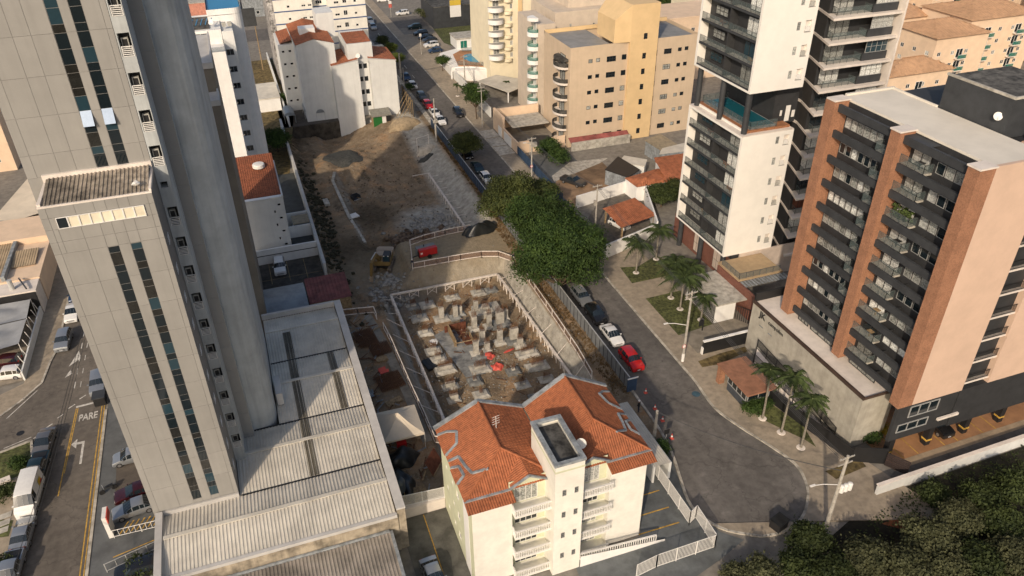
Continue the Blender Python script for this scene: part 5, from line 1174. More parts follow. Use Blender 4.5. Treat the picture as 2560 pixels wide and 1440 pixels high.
for nm, lb, q_, mm, hh in sheds:
    P_ = [G(q_[i],q_[i+1],hh) for i in range(0,8,2)]; cx, cy = sum(p.x for p in P_)/4, sum(p.y for p in P_)/4
    t = thing(nm, lb, 'shed', (cx,cy,0)); MB().prism([(p.x,p.y) for p in P_], hh, hh+.12).build('roof', mm, t)
    MB().prism([(cx+(p.x-cx)*.96,cy+(p.y-cy)*.96) for p in P_], 0, hh-.01).build('wall', m_flash if 'open' not in nm else m_offwh, t)
# ------------------------------------------------------------------ peach apartments far right
def peach_block(label, x, y, w, d, h, roof, nb, seed):
    t = thing('apartment_block', label, 'building', (x,y,0)); rr = random.Random(seed); hs = []; nfl = int(h/2.9)
    for k in range(nfl):
        for j in range(int(w/4.2)): hs.append((x+1.2+j*4.2, x+2.3+j*4.2, .9+2.9*k, 1.9+2.9*k))
    hl = [(y+1.5+j*4.0, y+2.6+j*4.0, .9+2.9*k, 1.9+2.9*k) for k in range(nfl) for j in range(int(d/4.2))]
    b = MB(); wall(b,'y-',y,x,x+w,0,h,hs,.12); wall(b,'x-',x,y,y+d,0,h,hl,.12); b.box(x,x+w,y,y+d,0,h,skip='y-x-z-'); b.build('wall', m_peach, t)
    for hh in hs: window(t,'y-',y,*hh,m_frame_w,rr.choice([m_glassd,m_curt2]),.1,2,1,.08)
    for hh in hl: window(t,'x-',x,*hh,m_frame_w,rr.choice([m_glassd,m_curt2]),.1,2,1,.08)
    for j in range(nb):
        xb_ = x+w*(j+.6)/(nb+.2)
        for k in range(nfl):
            o = MB().box(xb_-1.3,xb_+1.3,y-1.2,y,2.9*k-.15,2.9*k+.1).build('balcony_slab', m_slab, t); MB().box(xb_-1.3,xb_+1.3,y-1.2,y-1.15,2.9*k+.1,2.9*k+1.0).build('green_glass', m_rail_gr, o); MB().box(xb_-1.3,xb_+1.3,y-1.22,y-1.13,2.9*k+1.0,2.9*k+1.06).build('handrail', m_white, o)
            window(t,'y-',y,xb_-1.0,xb_+1.0,2.9*k+.1,2.9*k+2.2,m_frame_w,m_glassd,.02,2,1,.08,'balcony_door')
    if roof:
        e = .6; A_ = [(x-e,y-e,h),(x+w+e,y-e,h),(x+w+e,y+d+e,h),(x-e,y+d+e,h)]; rz = h+1.6+.05*w; m1, m2 = (x+w*.35,y+d/2,rz), (x+w*.65,y+d/2,rz)
        mm = mat('tan_clay_roof',(0.50,0.30,0.17),.85,.08,1.0)  # one even tan clay colour for the hipped roofs
        for pts in ([A_[0],A_[1],m2,m1],[A_[1],A_[2],m2],[A_[2],A_[3],m1,m2],[A_[3],A_[0],m1]): tile_roof(t, pts, mm, .8, 1.0)
    else: MB().box(x-.1,x+w+.1,y-.1,y+d+.1,h,h+.3).build('parapet', m_peach, t)
    return t
peach_block('peach house with stepped roof terrace left of the dark plant room', 136,131,18,7,10,True,1,1)
peach_block('peach apartment block with tan hipped roof, nearest of the far right group', 157,140,16,14,14,True,1,2)
peach_block('peach apartment block with the widest tan hipped roof and stacked green balconies', 171,144,22,16,16,True,2,3)
peach_block('peach apartment block with tan roof, behind the black tower', 160,158,14,14,14,True,1,4)
peach_block('cream tower block rising out of the top right edge', 190,175,18,18,34,False,1,5)
peach_block('pale cream tower block behind the tan hipped roofs', 168,185,20,18,30,False,0,6)
peach_block('cream building at the right edge behind the dark plant room', 205,140,24,16,18,True,1,7)
peach_block('pale long building behind the yellow stair tower', 96,172,28,14,16,False,0,8)
# ------------------------------------------------------------------ site: timber setting-out frame
rs = random.Random(21)
TF = thing('batter_boards', 'white timber setting-out frame of boards and braced posts around the footings', 'frame', (25, 86, -3.5))
FT = -2.1
def frame_side(root, a, b, top, posts, out, brace=True, strut=None, foot=None):
    a = Vector((*a, top)); b = Vector((*b, top)); d = (b-a); L = d.length; u = d/L; o = Vector((*out, 0))
    MB().beam(a, b, .36, .06).build('board', m_timber, root); MB().beam(a-Vector((0,0,.12))+o*.12, b-Vector((0,0,.12))+o*.12, .04, .20).build('board', m_timber, root)
    n = max(2, round(L/posts)); prev = None
    for k in range(n+1):
        p = a+d*k/n; zg = foot if foot is not None else site_h(p.x, p.y)
        MB().box(p.x-.065,p.x+.065,p.y-.065,p.y+.065,zg-.1,top-.03).build('post', m_timber, root)
        if prev is not None and brace and k % 2 == 1:
            zg = max(zg, top-1.45)
            MB().beam(Vector((prev.x,prev.y,zg+.15)), Vector((p.x,p.y,top-.15)), .11, .05).build('brace', m_timber, root); MB().beam(Vector((prev.x,prev.y,top-.15))+o*.05, Vector((p.x,p.y,zg+.15))+o*.05, .11, .05).build('brace', m_timber, root)
        if strut and k % strut[1] == 1:
            q = p+o*strut[0]; MB().beam(p-Vector((0,0,.1)), Vector((q.x,q.y,max(top-.1, site_h(q.x,q.y)+.05))), .09, .05).build('strut', m_timber, root)
        prev = p
frame_side(TF, (16.05,102.4), (33.8,102.3), FT, 1.45, (0,-1))
frame_side(TF, (16.05,102.3), (16.2,66.5), FT, 1.35, (-1,0), True, (2.5,3))
frame_side(TF, (33.8,102.2), (34.9,68.0), FT, 1.35, (1,0), True, (1.6,4))
TF2 = thing('batter_boards', 'white timber board line on short posts beside the grey slope of the upper excavation', 'frame', (33.2, 131, -2.5))
frame_side(TF2, (33.1,143.8), (33.4,117.6), -1.7, 1.5, (1,0), False, (1.7,2))
MB().beam((29.6,143.6,-1.7),(33.1,143.8,-1.7),.12,.05).build('board', m_timber, TF2)

# ------------------------------------------------------------------ white guard rails with orange mesh
m_meshn = glass('orange_net', (0.36,0.22,0.16), 0.22)
def guard_rail(label, pts, z=0.0, h=1.1, net=True):
    t = thing('guard_rail', label, 'guard rail', (pts[0][0],pts[0][1],z), 'white guard rails around the excavation')
    for a, b in zip(pts, pts[1:]):
        A_ = Vector((*a,z)); B_ = Vector((*b,z)); L = (B_-A_).length; n = max(1, round(L/2.4))
        for zz in (h, .12): MB().beam(A_+Vector((0,0,zz)), B_+Vector((0,0,zz)), .10, .12).build('rail', m_timber, t)
        for k in range(n+1): 
            p = A_+(B_-A_)*k/n; MB().box(p.x-.05,p.x+.05,p.y-.05,p.y+.05,z-.15,z+h+.05).build('post', m_timber, t)
        if net: MB().beam(A_+Vector((0,0,h/2+.05)), B_+Vector((0,0,h/2+.05)), .01, h-.25).build('net', m_meshn, t)
    return t
guard_rail('long white guard rail curving above the footing pit and down its right edge', [(20.5,105.35),(24.5,105.3),(28.5,105.2),(32,104.95),(34.6,104.0),(36.3,101.6),(36.55,97),(36.5,90),(36.45,83),(36.3,76),(35.9,70.4)])
guard_rail('white guard rail on the far side of the compressor platform', [(21.9,112.8),(24.5,113.6),(28.5,114.2),(33.0,114.4)])
guard_rail('short white guard rail at the left end of the compressor platform', [(21.9,112.7),(20.6,105.5)], net=False)
guard_rail('white guard rail with net between the warehouse wall and the rubble', [(7.6,96.1),(9.9,95.7),(12.2,95.25),(12.25,93.4)])
guard_rail('white guard rail along the concrete path left of the footings', [(12.7,90.8),(13.0,86.5),(13.1,82.0),(13.25,76.0),(13.5,70.5),(13.6,66.0),(14.9,65.2)], net=True)
sheet('concrete_path', [(11.7,95),(12.5,88),(12.9,82),(13.2,74),(13.4,66.5),(12.2,66.5),(12.0,76),(11.6,83),(11.2,88.5),(10.6,95)], 0.035, mat('path_concrete',(0.27,0.245,0.20),.9,.15,.8))
KB = thing('kerb_beam', 'low concrete edge beam bending along the top of the dark earth bank', 'kerb', (14,132,0))
kb = [(14.9,150.0),(13.9,145.9),(14.1,138),(14.35,129.8),(15.5,121)]
for a, b in zip(kb, kb[1:]): MB().beam((a[0],a[1],site_h(*a)+.1),(b[0],b[1],site_h(*b)+.1),.55,.35).build('beam', m_conc, KB)

# ------------------------------------------------------------------ footings and column stubs (photo pixel of the pad top, width, depth, pad height, column w, d, h)
FOOT = [
 (1033,764,2.0,1.5,.45,.9,.5,.35),(1068,758,2.3,2.0,.5,.0,.0,.0),(1130,741,2.4,1.7,.35,.8,.4,.3),(1196,728,2.3,1.9,.45,.9,.4,.35),(1228,722,2.1,1.7,.45,.0,.0,.0),
 (1048,792,2.6,1.9,.4,.8,.45,.45),(1104,793,2.4,1.9,.4,.75,.5,1.9),(1063,829,2.3,1.6,.45,.8,.4,.4),(1139,790,1.8,1.6,.4,.7,.5,1.9),(1190,779,2.0,1.6,.5,.65,.5,2.0),
 (1083,873,2.4,1.6,.5,.9,.5,.4),(1095,895,2.5,1.7,.5,.9,.4,.5),(1150,782,1.6,1.2,.4,.6,.5,1.3),(1214,772,2.6,2.2,1.0,1.1,.6,.5),
 (1186,818,1.7,1.5,.4,.75,.5,2.0),(1223,812,1.8,1.6,.4,.7,.5,2.0),(1250,806,3.2,2.4,.4,1.2,.6,2.0),(1262,792,1.4,1.0,.5,.9,.5,1.4),
 (1206,852,1.5,1.3,.35,.75,.5,1.9),(1250,852,1.8,1.6,.4,.75,.5,2.0),(1285,846,2.6,2.0,.5,1.2,.5,1.9),(1300,858,1.8,1.4,.5,.8,.5,.9),
 (1190,880,1.8,1.5,.4,.75,.5,2.0),(1218,872,1.4,1.2,.35,.75,.5,1.1),(1205,889,1.7,1.3,.4,.0,.0,.0),
 (1200,918,2.9,2.2,.45,1.6,.3,.35),(1318,880,3.3,1.9,.5,1.9,.45,.4),(1343,912,3.3,1.9,.45,1.8,.45,.35),(1283,924,2.0,1.6,.55,.5,.4,.3),
 (1113,920,3.0,1.8,.55,2.0,.45,.5),(1126,964,2.3,1.4,.3,1.3,.5,.6),(1135,996,1.8,1.3,.4,1.1,.5,.7),(1187,949,2.0,1.8,.5,.5,.4,.1),(1203,982,2.2,1.7,.5,.5,.4,.1),
 (1306,960,2.1,1.5,.3,.8,.5,.3),(1366,945,2.2,1.5,.3,1.0,.4,.3),(1345,990,2.4,1.8,.4,1.0,.6,.4),
]
lab_pos = ['in the far left corner of the pit','in the back row','near the back board','beside the plywood shaft','in the middle of the pit','near the right-hand frame','in the front left rows','near the tile roofs']
m_rebar = m_rust
def frow(py): return 'back' if py < 770 else 'second' if py < 830 else 'middle' if py < 900 else 'front'
NTH = ['leftmost','second from the left','third from the left','fourth from the left','fifth from the left','sixth from the left','seventh from the left','eighth from the left','ninth from the left','tenth from the left','eleventh from the left','twelfth from the left','thirteenth from the left','fourteenth from the left']
for i, (px, py, w, d, h, cw, cd_, ch) in enumerate(FOOT):
    z0 = -3.55; p = G(px, py, z0+h)
    row = frow(py); nth = sum(1 for q in FOOT if frow(q[1]) == row and q[0] < px)
    ft = thing('footing', 'concrete footing %s, %s in the %s row of the pit' % ('with tall column' if ch > 1 else 'with wall stub' if cw > 1.2 else 'with short stub' if cw else 'with bare pad', NTH[nth], row), 'footing', (p.x,p.y,z0), 'concrete footings in the pit')
    pad = MB(); e = .18; hb = h*.55
    pad.box(p.x-w/2,p.x+w/2,p.y-d/2,p.y+d/2,z0,z0+hb)
    a = [(p.x-w/2+.05,p.y-d/2+.05),(p.x+w/2-.05,p.y-d/2+.05),(p.x+w/2-.05,p.y+d/2-.05),(p.x-w/2+.05,p.y+d/2-.05)]
    b = [(p.x-w/2+e+.12,p.y-d/2+e+.12),(p.x+w/2-e-.12,p.y-d/2+e+.12),(p.x+w/2-e-.12,p.y+d/2-e-.12),(p.x-w/2+e+.12,p.y+d/2-e-.12)]
    for k in range(4): pad.face([(*a[k],z0+hb+.002),(*a[(k+1)%4],z0+hb+.002),(*b[(k+1)%4],z0+h),(*b[k],z0+h)])
    pad.face([(*q,z0+h) for q in b])
    pad.build('pad', m_conc if i % 4 else m_concgrey, ft)
    if cw: MB().box(p.x-cw/2,p.x+cw/2,p.y-cd_/2,p.y+cd_/2,z0+h-.05,z0+h+ch).build('column_stub', m_conc, ft)
    rb_ = MB(); zt = z0+h+ch; cw2, cd2 = max(cw,.5), max(cd_,.4); nn = max(2, int(cw2/.18))
    for k in range(nn+1):
        for s_ in (-1,1):
            xx = p.x-cw2/2+.06+(cw2-.12)*k/nn; yy = p.y+s_*(cd2/2-.06); rb_.beam((xx,yy,zt-.1),(xx+rs.uniform(-.05,.05),yy+rs.uniform(-.05,.05),zt+rs.uniform(.6,1.1)),.045)
    o = rb_.build('rebar', m_rebar, ft); o['kind'] = 'stuff'
# grade-beam trench strips
for k, q in enumerate([((1085,840),(1130,815),(1215,935),(1165,945)),((1150,870),(1178,862),(1235,925),(1205,930))]):
    P_ = [G(a,b,-3.4) for a,b in q]; sheet('blinding_slab', [(p.x,p.y) for p in P_], -3.33+.004*k, m_concgrey)
big = thing('lift_pit_wall', 'rough poured concrete block beside the tallest column stubs at the right of the pit', 'block', (30.5,93,-3.5))
p = G(1222,770,-2.6); MB().box(p.x-2.4,p.x+1.8,p.y-1.3,p.y+1.6,-3.55,-2.7).build('block_body', m_conc, big)
# plywood lift shaft
PS = thing('formwork_shaft', 'brown plywood formwork box with rebar in the middle of the pit', 'formwork', tuple(G(1150,840,-3.5)))
p = G(1150,842,-3.5); x, y = p.x, p.y
MB().box(x-1.2,x+1.3,y-2.2,y+1.8,-3.6,-3.4).build('floor_panel', m_ply, PS); MB().box(x-1.35,x-1.2,y-2.4,y+2.0,-3.6,-2.1).build('side_panel', m_plank, PS); MB().box(x-1.2,x+1.5,y+1.8,y+1.95,-3.6,-2.3).build('side_panel', m_ply, PS); MB().box(x-1.9,x-1.45,y+1.5,y+1.6,-3.6,-2.2).build('side_panel', m_ply, PS)
MB().beam((x-1.5,y-2.5,-2.6),(x+1.9,y-2.5,-2.6),.12,.1).build('waler', m_plank, PS); MB().box(x+1.3,x+1.4,y-2.2,y-.4,-3.6,-2.6).build('side_panel', m_plank, PS)
rb_ = MB()
for k in range(60): xx, yy = x-1.1+rs.random()*2.3, y-2.1+rs.random()*3.8; rb_.beam((xx,yy,-3.45),(xx,yy,-2.2-rs.random()*.5),.025)
o = rb_.build('rebar', m_rebar, PS); o['kind'] = 'stuff'
def cloth(name, label, px, py, z, w, d, h, m, seed, rz=0.0, cat='tarpaulin', amp=.5):
    rr = random.Random(seed); p = G(px,py,z); n, k_ = 18, 14; mb = MB(); c_, s_ = math.cos(rz), math.sin(rz)
    ph = [rr.uniform(0,6.28) for _ in range(6)]
    for j in range(k_+1):
        for i in range(n+1):
            u, v = i/n*2-1, j/k_*2-1; rr_ = 1+.10*math.sin(5*math.atan2(v,u)+ph[0])
            e = max(0, 1-(abs(u)**3+abs(v)**3)); zz = h*e*(1-amp*.5+amp*.5*math.sin(4*u+ph[1])*math.cos(3*v+ph[2]))+.06*math.sin(11*u+ph[3])*math.sin(9*v+ph[4])*e
            xx, yy = u*math.sqrt(1-.5*v*v)*w/2*rr_*1.1, v*math.sqrt(1-.5*u*u)*d/2*rr_*1.1; X_, Y_ = p.x+xx*c_-yy*s_, p.y+xx*s_+yy*c_
            g_ = site_h(X_,Y_) if SX0 < X_ < SX1 and z > -3.3 and Y_ < SY1 else z
            mb.v.append((X_, Y_, g_+.03+zz))
    for j in range(k_):
        for i in range(n): a = j*(n+1)+i; mb.f.append((a,a+1,a+n+2,a+n+1)); mb.m.append(0)
    return tag(mb.build(name, m, None, True), label, cat)
cloth('tarpaulin','black plastic sheet heaped over materials at the right end of the platform',1200,580,0,5.8,2.4,2.3,m_tarpk,1,.12)
cloth('tarpaulin','grey-black tarpaulin spread over the earth mound at the head of the site',857,398,-1.5,7.0,8.5,1.0,m_tarpg,2,.35)
cloth('tarpaulin','black plastic heap in the left yard below the white tent',1003,1152,0,4.0,2.6,1.8,m_tarpk,3,.2)
cloth('tarpaulin','black plastic strip between the warehouse wall and the stacked boards',1005,1215,0,2.6,5.0,1.4,m_tarpk,4,.1)
cloth('tarpaulin','dark netting below the white sand heap beside the blue hoarding',1062,380,0,3.4,1.6,.6,m_tarpg,5,.3)
cloth('red_tarp','red sheet over a footing block, the upper of two',1222,884,-3.0,1.6,1.5,.6,m_redt,6,.4)
cloth('red_tarp','red sheet over a footing block, the lower of two',1243,911,-3.0,1.7,1.4,.6,m_redt,7,.1)
cloth('red_tarp','thin red plastic strip on the soil right of the red sheets',1272,877,-3.3,1.7,.4,.15,m_redt,8,.3)
cloth('sand_pile','pale sand heap under a white frame beside the blue hoarding',1063,366,0,4.0,3.0,1.1,mat('pale_sand',(0.52,0.46,0.37),.95,.1),9,.2,'sand pile',.1)
cloth('sand_pile','tan sand pile beside the green shed',1010,318,-.6,7,5,1.6,mat('tan_sand',(0.36,0.275,0.17),.95,.12),10,.3,'sand pile',.1)
cloth('paper_sheet','white plan sheet lying on the table among the footings',1084,846,-2.9,1.5,1.1,.05,m_railw,12,.5,'sheet',.1)
# ------------------------------------------------------------------ compressor
CPx = thing('compressor', 'red and grey box compressor on the platform beside the guard rail', 'compressor', tuple(G(1067,640,0)), rz=.12)
b = MB(); b.box(-1.6,1.6,-.75,.75,.45,1.35); b.build('lower_body', m_black, CPx, local=True)
MB().box(-1.5,1.6,-.8,-.1,.5,1.75).build('red_side', m_red, CPx, local=True); MB().box(-1.62,1.55,-.1,.78,.5,1.8).build('grey_hood', m_greyf, CPx, local=True); MB().box(-1.3,-.95,-.83,-.8,1.0,1.3).build('label_plate', m_railw, CPx, local=True)
MB().tube((-.3,.3,1.8),(-.3,.3,2.1),.09,.09,8).build('exhaust', m_black, CPx, local=True)
for s_ in (-1,1): 
    MB().tube((.2,s_*.95,.35),(.2,s_*.75,.35),.35,.35,12).build('wheel', m_black, CPx, local=True)
MB().beam((-1.6,0,.5),(-2.6,0,.4),.12).build('drawbar', m_black, CPx, local=True)
# ------------------------------------------------------------------ excavator
ep = G(966,678,-1.6); EX = thing('excavator', 'yellow and beige tracked excavator with a breaker arm working the rubble', 'excavator', (ep.x,ep.y+1.6,site_h(ep.x,ep.y+1.6)+.02), rz=R(-112))
def track(y):
    prof = [(-1.9,.15),(-2.15,.5),(-1.9,.85),(1.9,.85),(2.15,.5),(1.9,.15)]; b = MB(); n = len(prof)
    for k in range(n):
        a, c_ = prof[k], prof[(k+1)%n]; L = math.hypot(c_[0]-a[0],c_[1]-a[1]); s_ = max(1,int(L/.22))
        for t in range(s_):
            q = ((a[0]+(c_[0]-a[0])*(t+.1)/s_),(a[1]+(c_[1]-a[1])*(t+.1)/s_)); w = ((a[0]+(c_[0]-a[0])*(t+.85)/s_),(a[1]+(c_[1]-a[1])*(t+.85)/s_))
            b.beam((q[0],y,q[1]),(w[0],y,w[1]),.6,.10)
    b.box(-1.9,1.9,y-.22,y+.22,.22,.78)
    o = b.build('track', mat('dusty_track',(0.16,0.13,0.10),.9,.2,2.0), EX, local=True); o['kind'] = 'stuff'
track(-1.25); track(1.25)
MB().box(-1.2,1.2,-1.0,1.0,.45,.95).build('undercarriage', m_black, EX, local=True); MB().tube((0,0,.9),(0,0,1.15),.8,.8,16).build('slew_ring', m_black, EX, local=True)
b = MB(); b.prism([(-1.6,-1.35),(1.5,-1.35),(1.7,-1.1),(1.7,1.1),(1.5,1.35),(-1.6,1.35)],1.15,1.95); b.build('house', m_yel, EX, local=True)
b = MB(); b.prism([(-2.7,-1.1),(-2.4,-1.4),(-1.55,-1.4),(-1.55,1.4),(-2.4,1.4),(-2.7,1.1)],1.1,2.25); b.build('counterweight', m_beigemac, EX, local=True)
MB().box(-1.5,.1,-1.3,1.3,1.95,2.2).build('engine_hood', m_beigemac, EX, local=True)
b = MB(); b.box(.2,1.75,.35,1.35,1.95,3.0); b.build('cab', m_glassb, EX, local=True); b = MB(); b.box(.15,1.8,.3,1.4,3.0,3.1)
for x_,y_ in ((.2,.35),(1.75,.35),(.2,1.35),(1.75,1.35)): b.box(x_-.05,x_+.05,y_-.05,y_+.05,1.95,3.0)
b.build('cab_frame', m_black, EX, local=True)
for y_ in (.5,1.2): MB().box(1.78,1.86,y_-.1,y_+.1,2.95,3.1).build('work_lamp', m_railw, EX, local=True)
b = MB(); b.beam((.9,-.35,1.7),(2.6,-.6,3.7),.45,.6); b.beam((2.6,-.6,3.7),(4.6,-.9,3.3),.42,.5); b.build('boom', m_yel, EX, local=True)
MB().beam((4.6,-.9,3.5),(5.1,-1.05,1.2),.36,.42).build('arm', m_yel, EX, local=True); MB().tube((2.4,-.6,4.1),(4.5,-.9,4.0),.09,.09,8).build('cylinder', m_rails, EX, local=True); MB().tube((1.4,-.75,1.9),(2.7,-.95,3.2),.1,.1,8).build('cylinder', m_rails, EX, local=True)
b = MB(); b.box(4.85,5.35,-1.3,-.8,.35,1.3); b.tube((5.1,-1.05,.4),(5.1,-1.05,-.5),.1,.05,8); b.build('breaker', m_beigemac, EX, local=True)
BK = thing('bucket', 'loose excavator bucket with teeth lying in the mud', 'bucket', tuple(G(888,487,-2.2)), rz=.4)
BK.location.z = site_h(BK.location.x, BK.location.y)
b = MB(); b.prism([(-.8,-.6),(.8,-.6),(.8,.6),(-.8,.6)],0,.1); b.box(-.8,-.7,-.6,.6,.1,.8); b.box(-.7,.7,.5,.6,.1,.9); b.box(.7,.8,-.6,.6,.1,.8); b.build('shell', m_dark2, BK, local=True)
for k in range(5): MB().box(-.7+.3*k,-.58+.3*k,-.85,-.6,.02,.12).build('tooth', m_rails, BK, local=True)
# ------------------------------------------------------------------ rubble
def rubble(name, label, cx, cy, sx, sy, n, r0, r1, m, seed, cat='rubble'):
    rr = random.Random(seed); b = MB()
    for k in range(n):
        x, y = rr.gauss(cx,sx), rr.gauss(cy,sy)
        if not (SX0+.3 < x < SX1-.3 and SY0 < y < SY1-.3): continue
        r = rr.uniform(r0,r1)**1.0; b.rock((x,y,site_h(x,y)+r*.25), r, rr)
    return tag(b.build(name, m), label, cat, None, 'stuff')
m_rockb = mat('brown_rock',(0.15,0.105,0.07),.95,.3,2.0,.3,10); m_rockg = mat('grey_rock',(0.30,0.29,0.265),.95,.2,2.0,.3,10)
rubble('rock_pile','pile of brown boulders beside the compressor platform',24.3,118.6,1.9,1.5,150,.25,.95,m_rockb,1)
rubble('rock_pile','broken grey concrete and stone on the upper excavation floor',28.8,124.3,2.6,1.9,260,.15,.6,m_rockg,2)
rubble('rock_pile','grey rubble in front of the excavator',16.4,103.6,1.6,2.2,170,.12,.55,m_rockg,3)
rubble('loose_stones','small stones scattered between the footings',25,86,6.5,9,700,.05,.16,m_rockg,4)
rubble('loose_stones','small stones scattered over the upper site',22,138,6.5,14,500,.06,.22,m_rockb,5)
rubble('bank_scrub','dark scrubby clods on the bank below the left boundary wall',9.2,128,.9,13,420,.15,.5,mat('dark_scrub',(0.045,0.04,0.02),.95,.3,3),6)
# ------------------------------------------------------------------ hoardings along the street
def hoarding(label, x, y0, y1, m, ztop, cap, grp):
    t = thing('hoarding', label, 'fence', (x,y0,0)); n = round((y1-y0)/1.25)
    for k in range(n):
        a = y0+(y1-y0)*k/n; c_ = y0+(y1-y0)*(k+1)/n; boxpart(t, 'panel', x-.03, x+.03, a+.02, c_-.02, -.05, ztop, m)
        boxpart(t, 'post', x-.10, x-.035, a-.03, a+.03, -.1, ztop-.1, m_dark2)
    MB().box(x-.06,x+.06,y0,y1,ztop,ztop+.06).build('top_rail', cap, t)
hoarding('long grey sheet hoarding between the pit and the parked cars', 39.3, 66.5, 113.5, m_greyf, 2.1, m_rails, 'h')
hoarding('blue sheet hoarding beside the upper excavation', 39.3, 124.5, 164.5, m_bluef, 2.1, m_rails, 'h')
hoarding('short grey hoarding hidden under the big trees', 39.3, 113.6, 124.4, m_greyf, 1.9, m_rails, 'h')
EP = thing('site_gate', 'dark blue site entrance panel at the end of the grey hoarding', 'gate', (40,66,0)); MB().box(38.9,40.2,66.2,66.35,0,2.2).build('panel', m_bluef, EP); MB().box(38.8,40.3,66.1,66.2,2.1,2.25).build('frame', m_railw, EP)
# ------------------------------------------------------------------ left yard items
TN = thing('tent', 'white pyramid canopy tent in the left yard next to the warehouse', 'tent', (9.95,68.1,0))
c0 = [(7.55,65.5),(12.35,65.5),(12.4,70.6),(7.55,70.7)]; ap = (9.95,68.1,4.1); b = MB(); nseg = 8
for k in range(4):
    a, e = Vector((*c0[k],2.5)), Vector((*c0[(k+1)%4],2.5)); A_ = Vector(ap)
    for i in range(nseg):
        for j in range(nseg):
            def pt(u, v):
                base = a+(e-a)*u; q = base+(A_-base)*v; sag = -.22*math.sin(math.pi*v)*(1-.2*math.sin(math.pi*u)) + .035*math.sin(u*26)*(1-v)*v*2
                return q+Vector((0,0,sag))
            b.face([pt(i/nseg,j/nseg),pt((i+1)/nseg,j/nseg),pt((i+1)/nseg,(j+1)/nseg),pt(i/nseg,(j+1)/nseg)])
    
b.build('canopy', m_awn, TN, True)
for k in range(4): 
    a, e = c0[k], c0[(k+1)%4]; MB().beam((a[0],a[1],2.38),(e[0],e[1],2.38),.03,.26).build('valance', m_awn, TN); MB().tube((a[0],a[1],0),(a[0],a[1],2.5),.04,.04,6).build('pole', m_rails, TN)
def rebar_mat(label, px, py, w, d, rz, n=14):
    p = G(px,py,.2); t = thing('rebar_mesh', label, 'rebar mesh', (p.x,p.y,0), 'rusty rebar mats in the yard', rz)
    for lay in range(3):
        b = MB(); z = .12+.14*lay
        for k in range(n): 
            b.beam((-w/2,-d/2+d*k/(n-1),z),(w/2,-d/2+d*k/(n-1),z),.03); b.beam((-w/2+w*k/(n-1),-d/2,z+.04),(-w/2+w*k/(n-1),d/2,z+.04),.03)
        o = b.build('mesh_layer', m_rust, t, local=True); o['kind'] = 'stuff'
rebar_mat('stacked rusty rebar mats, the square stack by the concrete path',950,872,2.6,2.6,.1); rebar_mat('stacked rusty rebar mats with a board on top, near the tent',975,953,3.2,3.2,.12); rebar_mat('dark rusty rebar bundle nearest the warehouse wall',915,845,2.6,3.8,.1)
def stack(name, label, cat, px, py, w, d, n, m, rz=0.0, th=.06, z=0.0, gap=.02, nx=1):
    p = G(px,py,z); zz = site_h(p.x,p.y) if (SX0<p.x<SX1 and SY0<p.y<SY1) else z; t = thing(name, label, cat, (p.x,p.y,zz), rz=rz)
    for k in range(n):
        for i in range(nx): MB().box(-w/2+w*i/nx+.02,-w/2+w*(i+1)/nx-.02,-d/2+rs.uniform(-.04,.04),d/2+rs.uniform(-.04,.04),(th+gap)*k+.02,(th+gap)*k+th+.02).build('board', m, t, local=True)
    return t
stack('board_stack','stack of pale boards near the yard fence, upper of two','boards',1050,1232,1.5,1.5,4,m_plank,.1,nx=6); stack('board_stack','stack of pale boards against the yard fence, lower of two','boards',1058,1258,1.6,1.4,3,m_plank,.1,nx=5)
stack('board_stack','loose curved planks on the soil above the tent','boards',985,1005,2.2,1.0,2,m_plank,.3,nx=5); stack('board_stack','grey formwork panels lying beside the warehouse wall','boards',912,985,1.6,2.6,3,m_flash,.25,nx=4)
stack('board_stack','wooden pallet boards in the yard next to the rebar','boards',955,900,1.6,1.0,3,m_plank,.1,nx=4); stack('block_stack','small stack of grey blocks on the upper site','blocks',816,508,1.0,2.4,3,m_conc,.05,.15,-1.3,nx=2)
stack('board_stack','dark formwork sheets beside the left footings','boards',1072,915,1.2,2.4,4,m_black,.2,.08,-3.5,nx=2); stack('board_stack','white bag and grey sheet on the upper earth bank','boards',880,533,2.2,1.6,1,m_railw,.3,.2,-1.3)
PLs = thing('plywood_sheet','large dark-red plywood form leaning in the yard near the cream block','plywood',tuple(G(1085,1170,0)),rz=.9)
b = MB(); b.obox((0,0,1.0),(1.2,0,0),(0,.45,.9),(0,-.05,.03)); b.build('panel', m_ply, PLs, local=True); MB().beam((-1.2,-.5,.15),(1.2,-.5,.15),.12,.1).build('frame_rib', m_plank, PLs, local=True)
pk = thing('pink_panel','pink polystyrene pieces on the rebar yard','panel',tuple(G(955,925,0))); p = G(955,925,.2); MB().obox((p.x,p.y,.3),(.5,.1,0),(0,.25,.1),(0,-.05,.1)).build('sheet', m_redt, pk); MB().obox((p.x+.2,p.y-.6,.3),(.6,.1,0),(0,.2,.1),(0,-.05,.1)).build('sheet', m_redt, pk)
WTk = thing('water_tank','round dark water tank on a stand against the warehouse wall','tank',tuple(G(1001,1250,0))); p = G(1001,1250,0); p.y += .3
MB().lathe((p.x,p.y,1.2), [(.72,0),(.78,.3),(.78,1.2),(.72,1.35),(.3,1.9),(.02,1.52)], 18).build('tank_body', mat('dark_tank',(0.06,0.075,0.085),.5), WTk, True)
for dx, dy in ((-.5,-.5),(.5,-.5),(.5,.5),(-.5,.5)): MB().box(p.x+dx-.05,p.x+dx+.05,p.y+dy-.05,p.y+dy+.05,0,1.2).build('stand_leg', m_plank, WTk)
RBx = thing('red_cabinet','red metal cabinet under the front edge of the tent','cabinet',(9.6,65.9,0)); MB().box(9.1,10.2,65.7,66.5,.05,1.5).build('body', m_red, RBx); MB().box(9.1,10.2,65.66,65.7,.7,.75).build('door_gap', m_black, RBx)
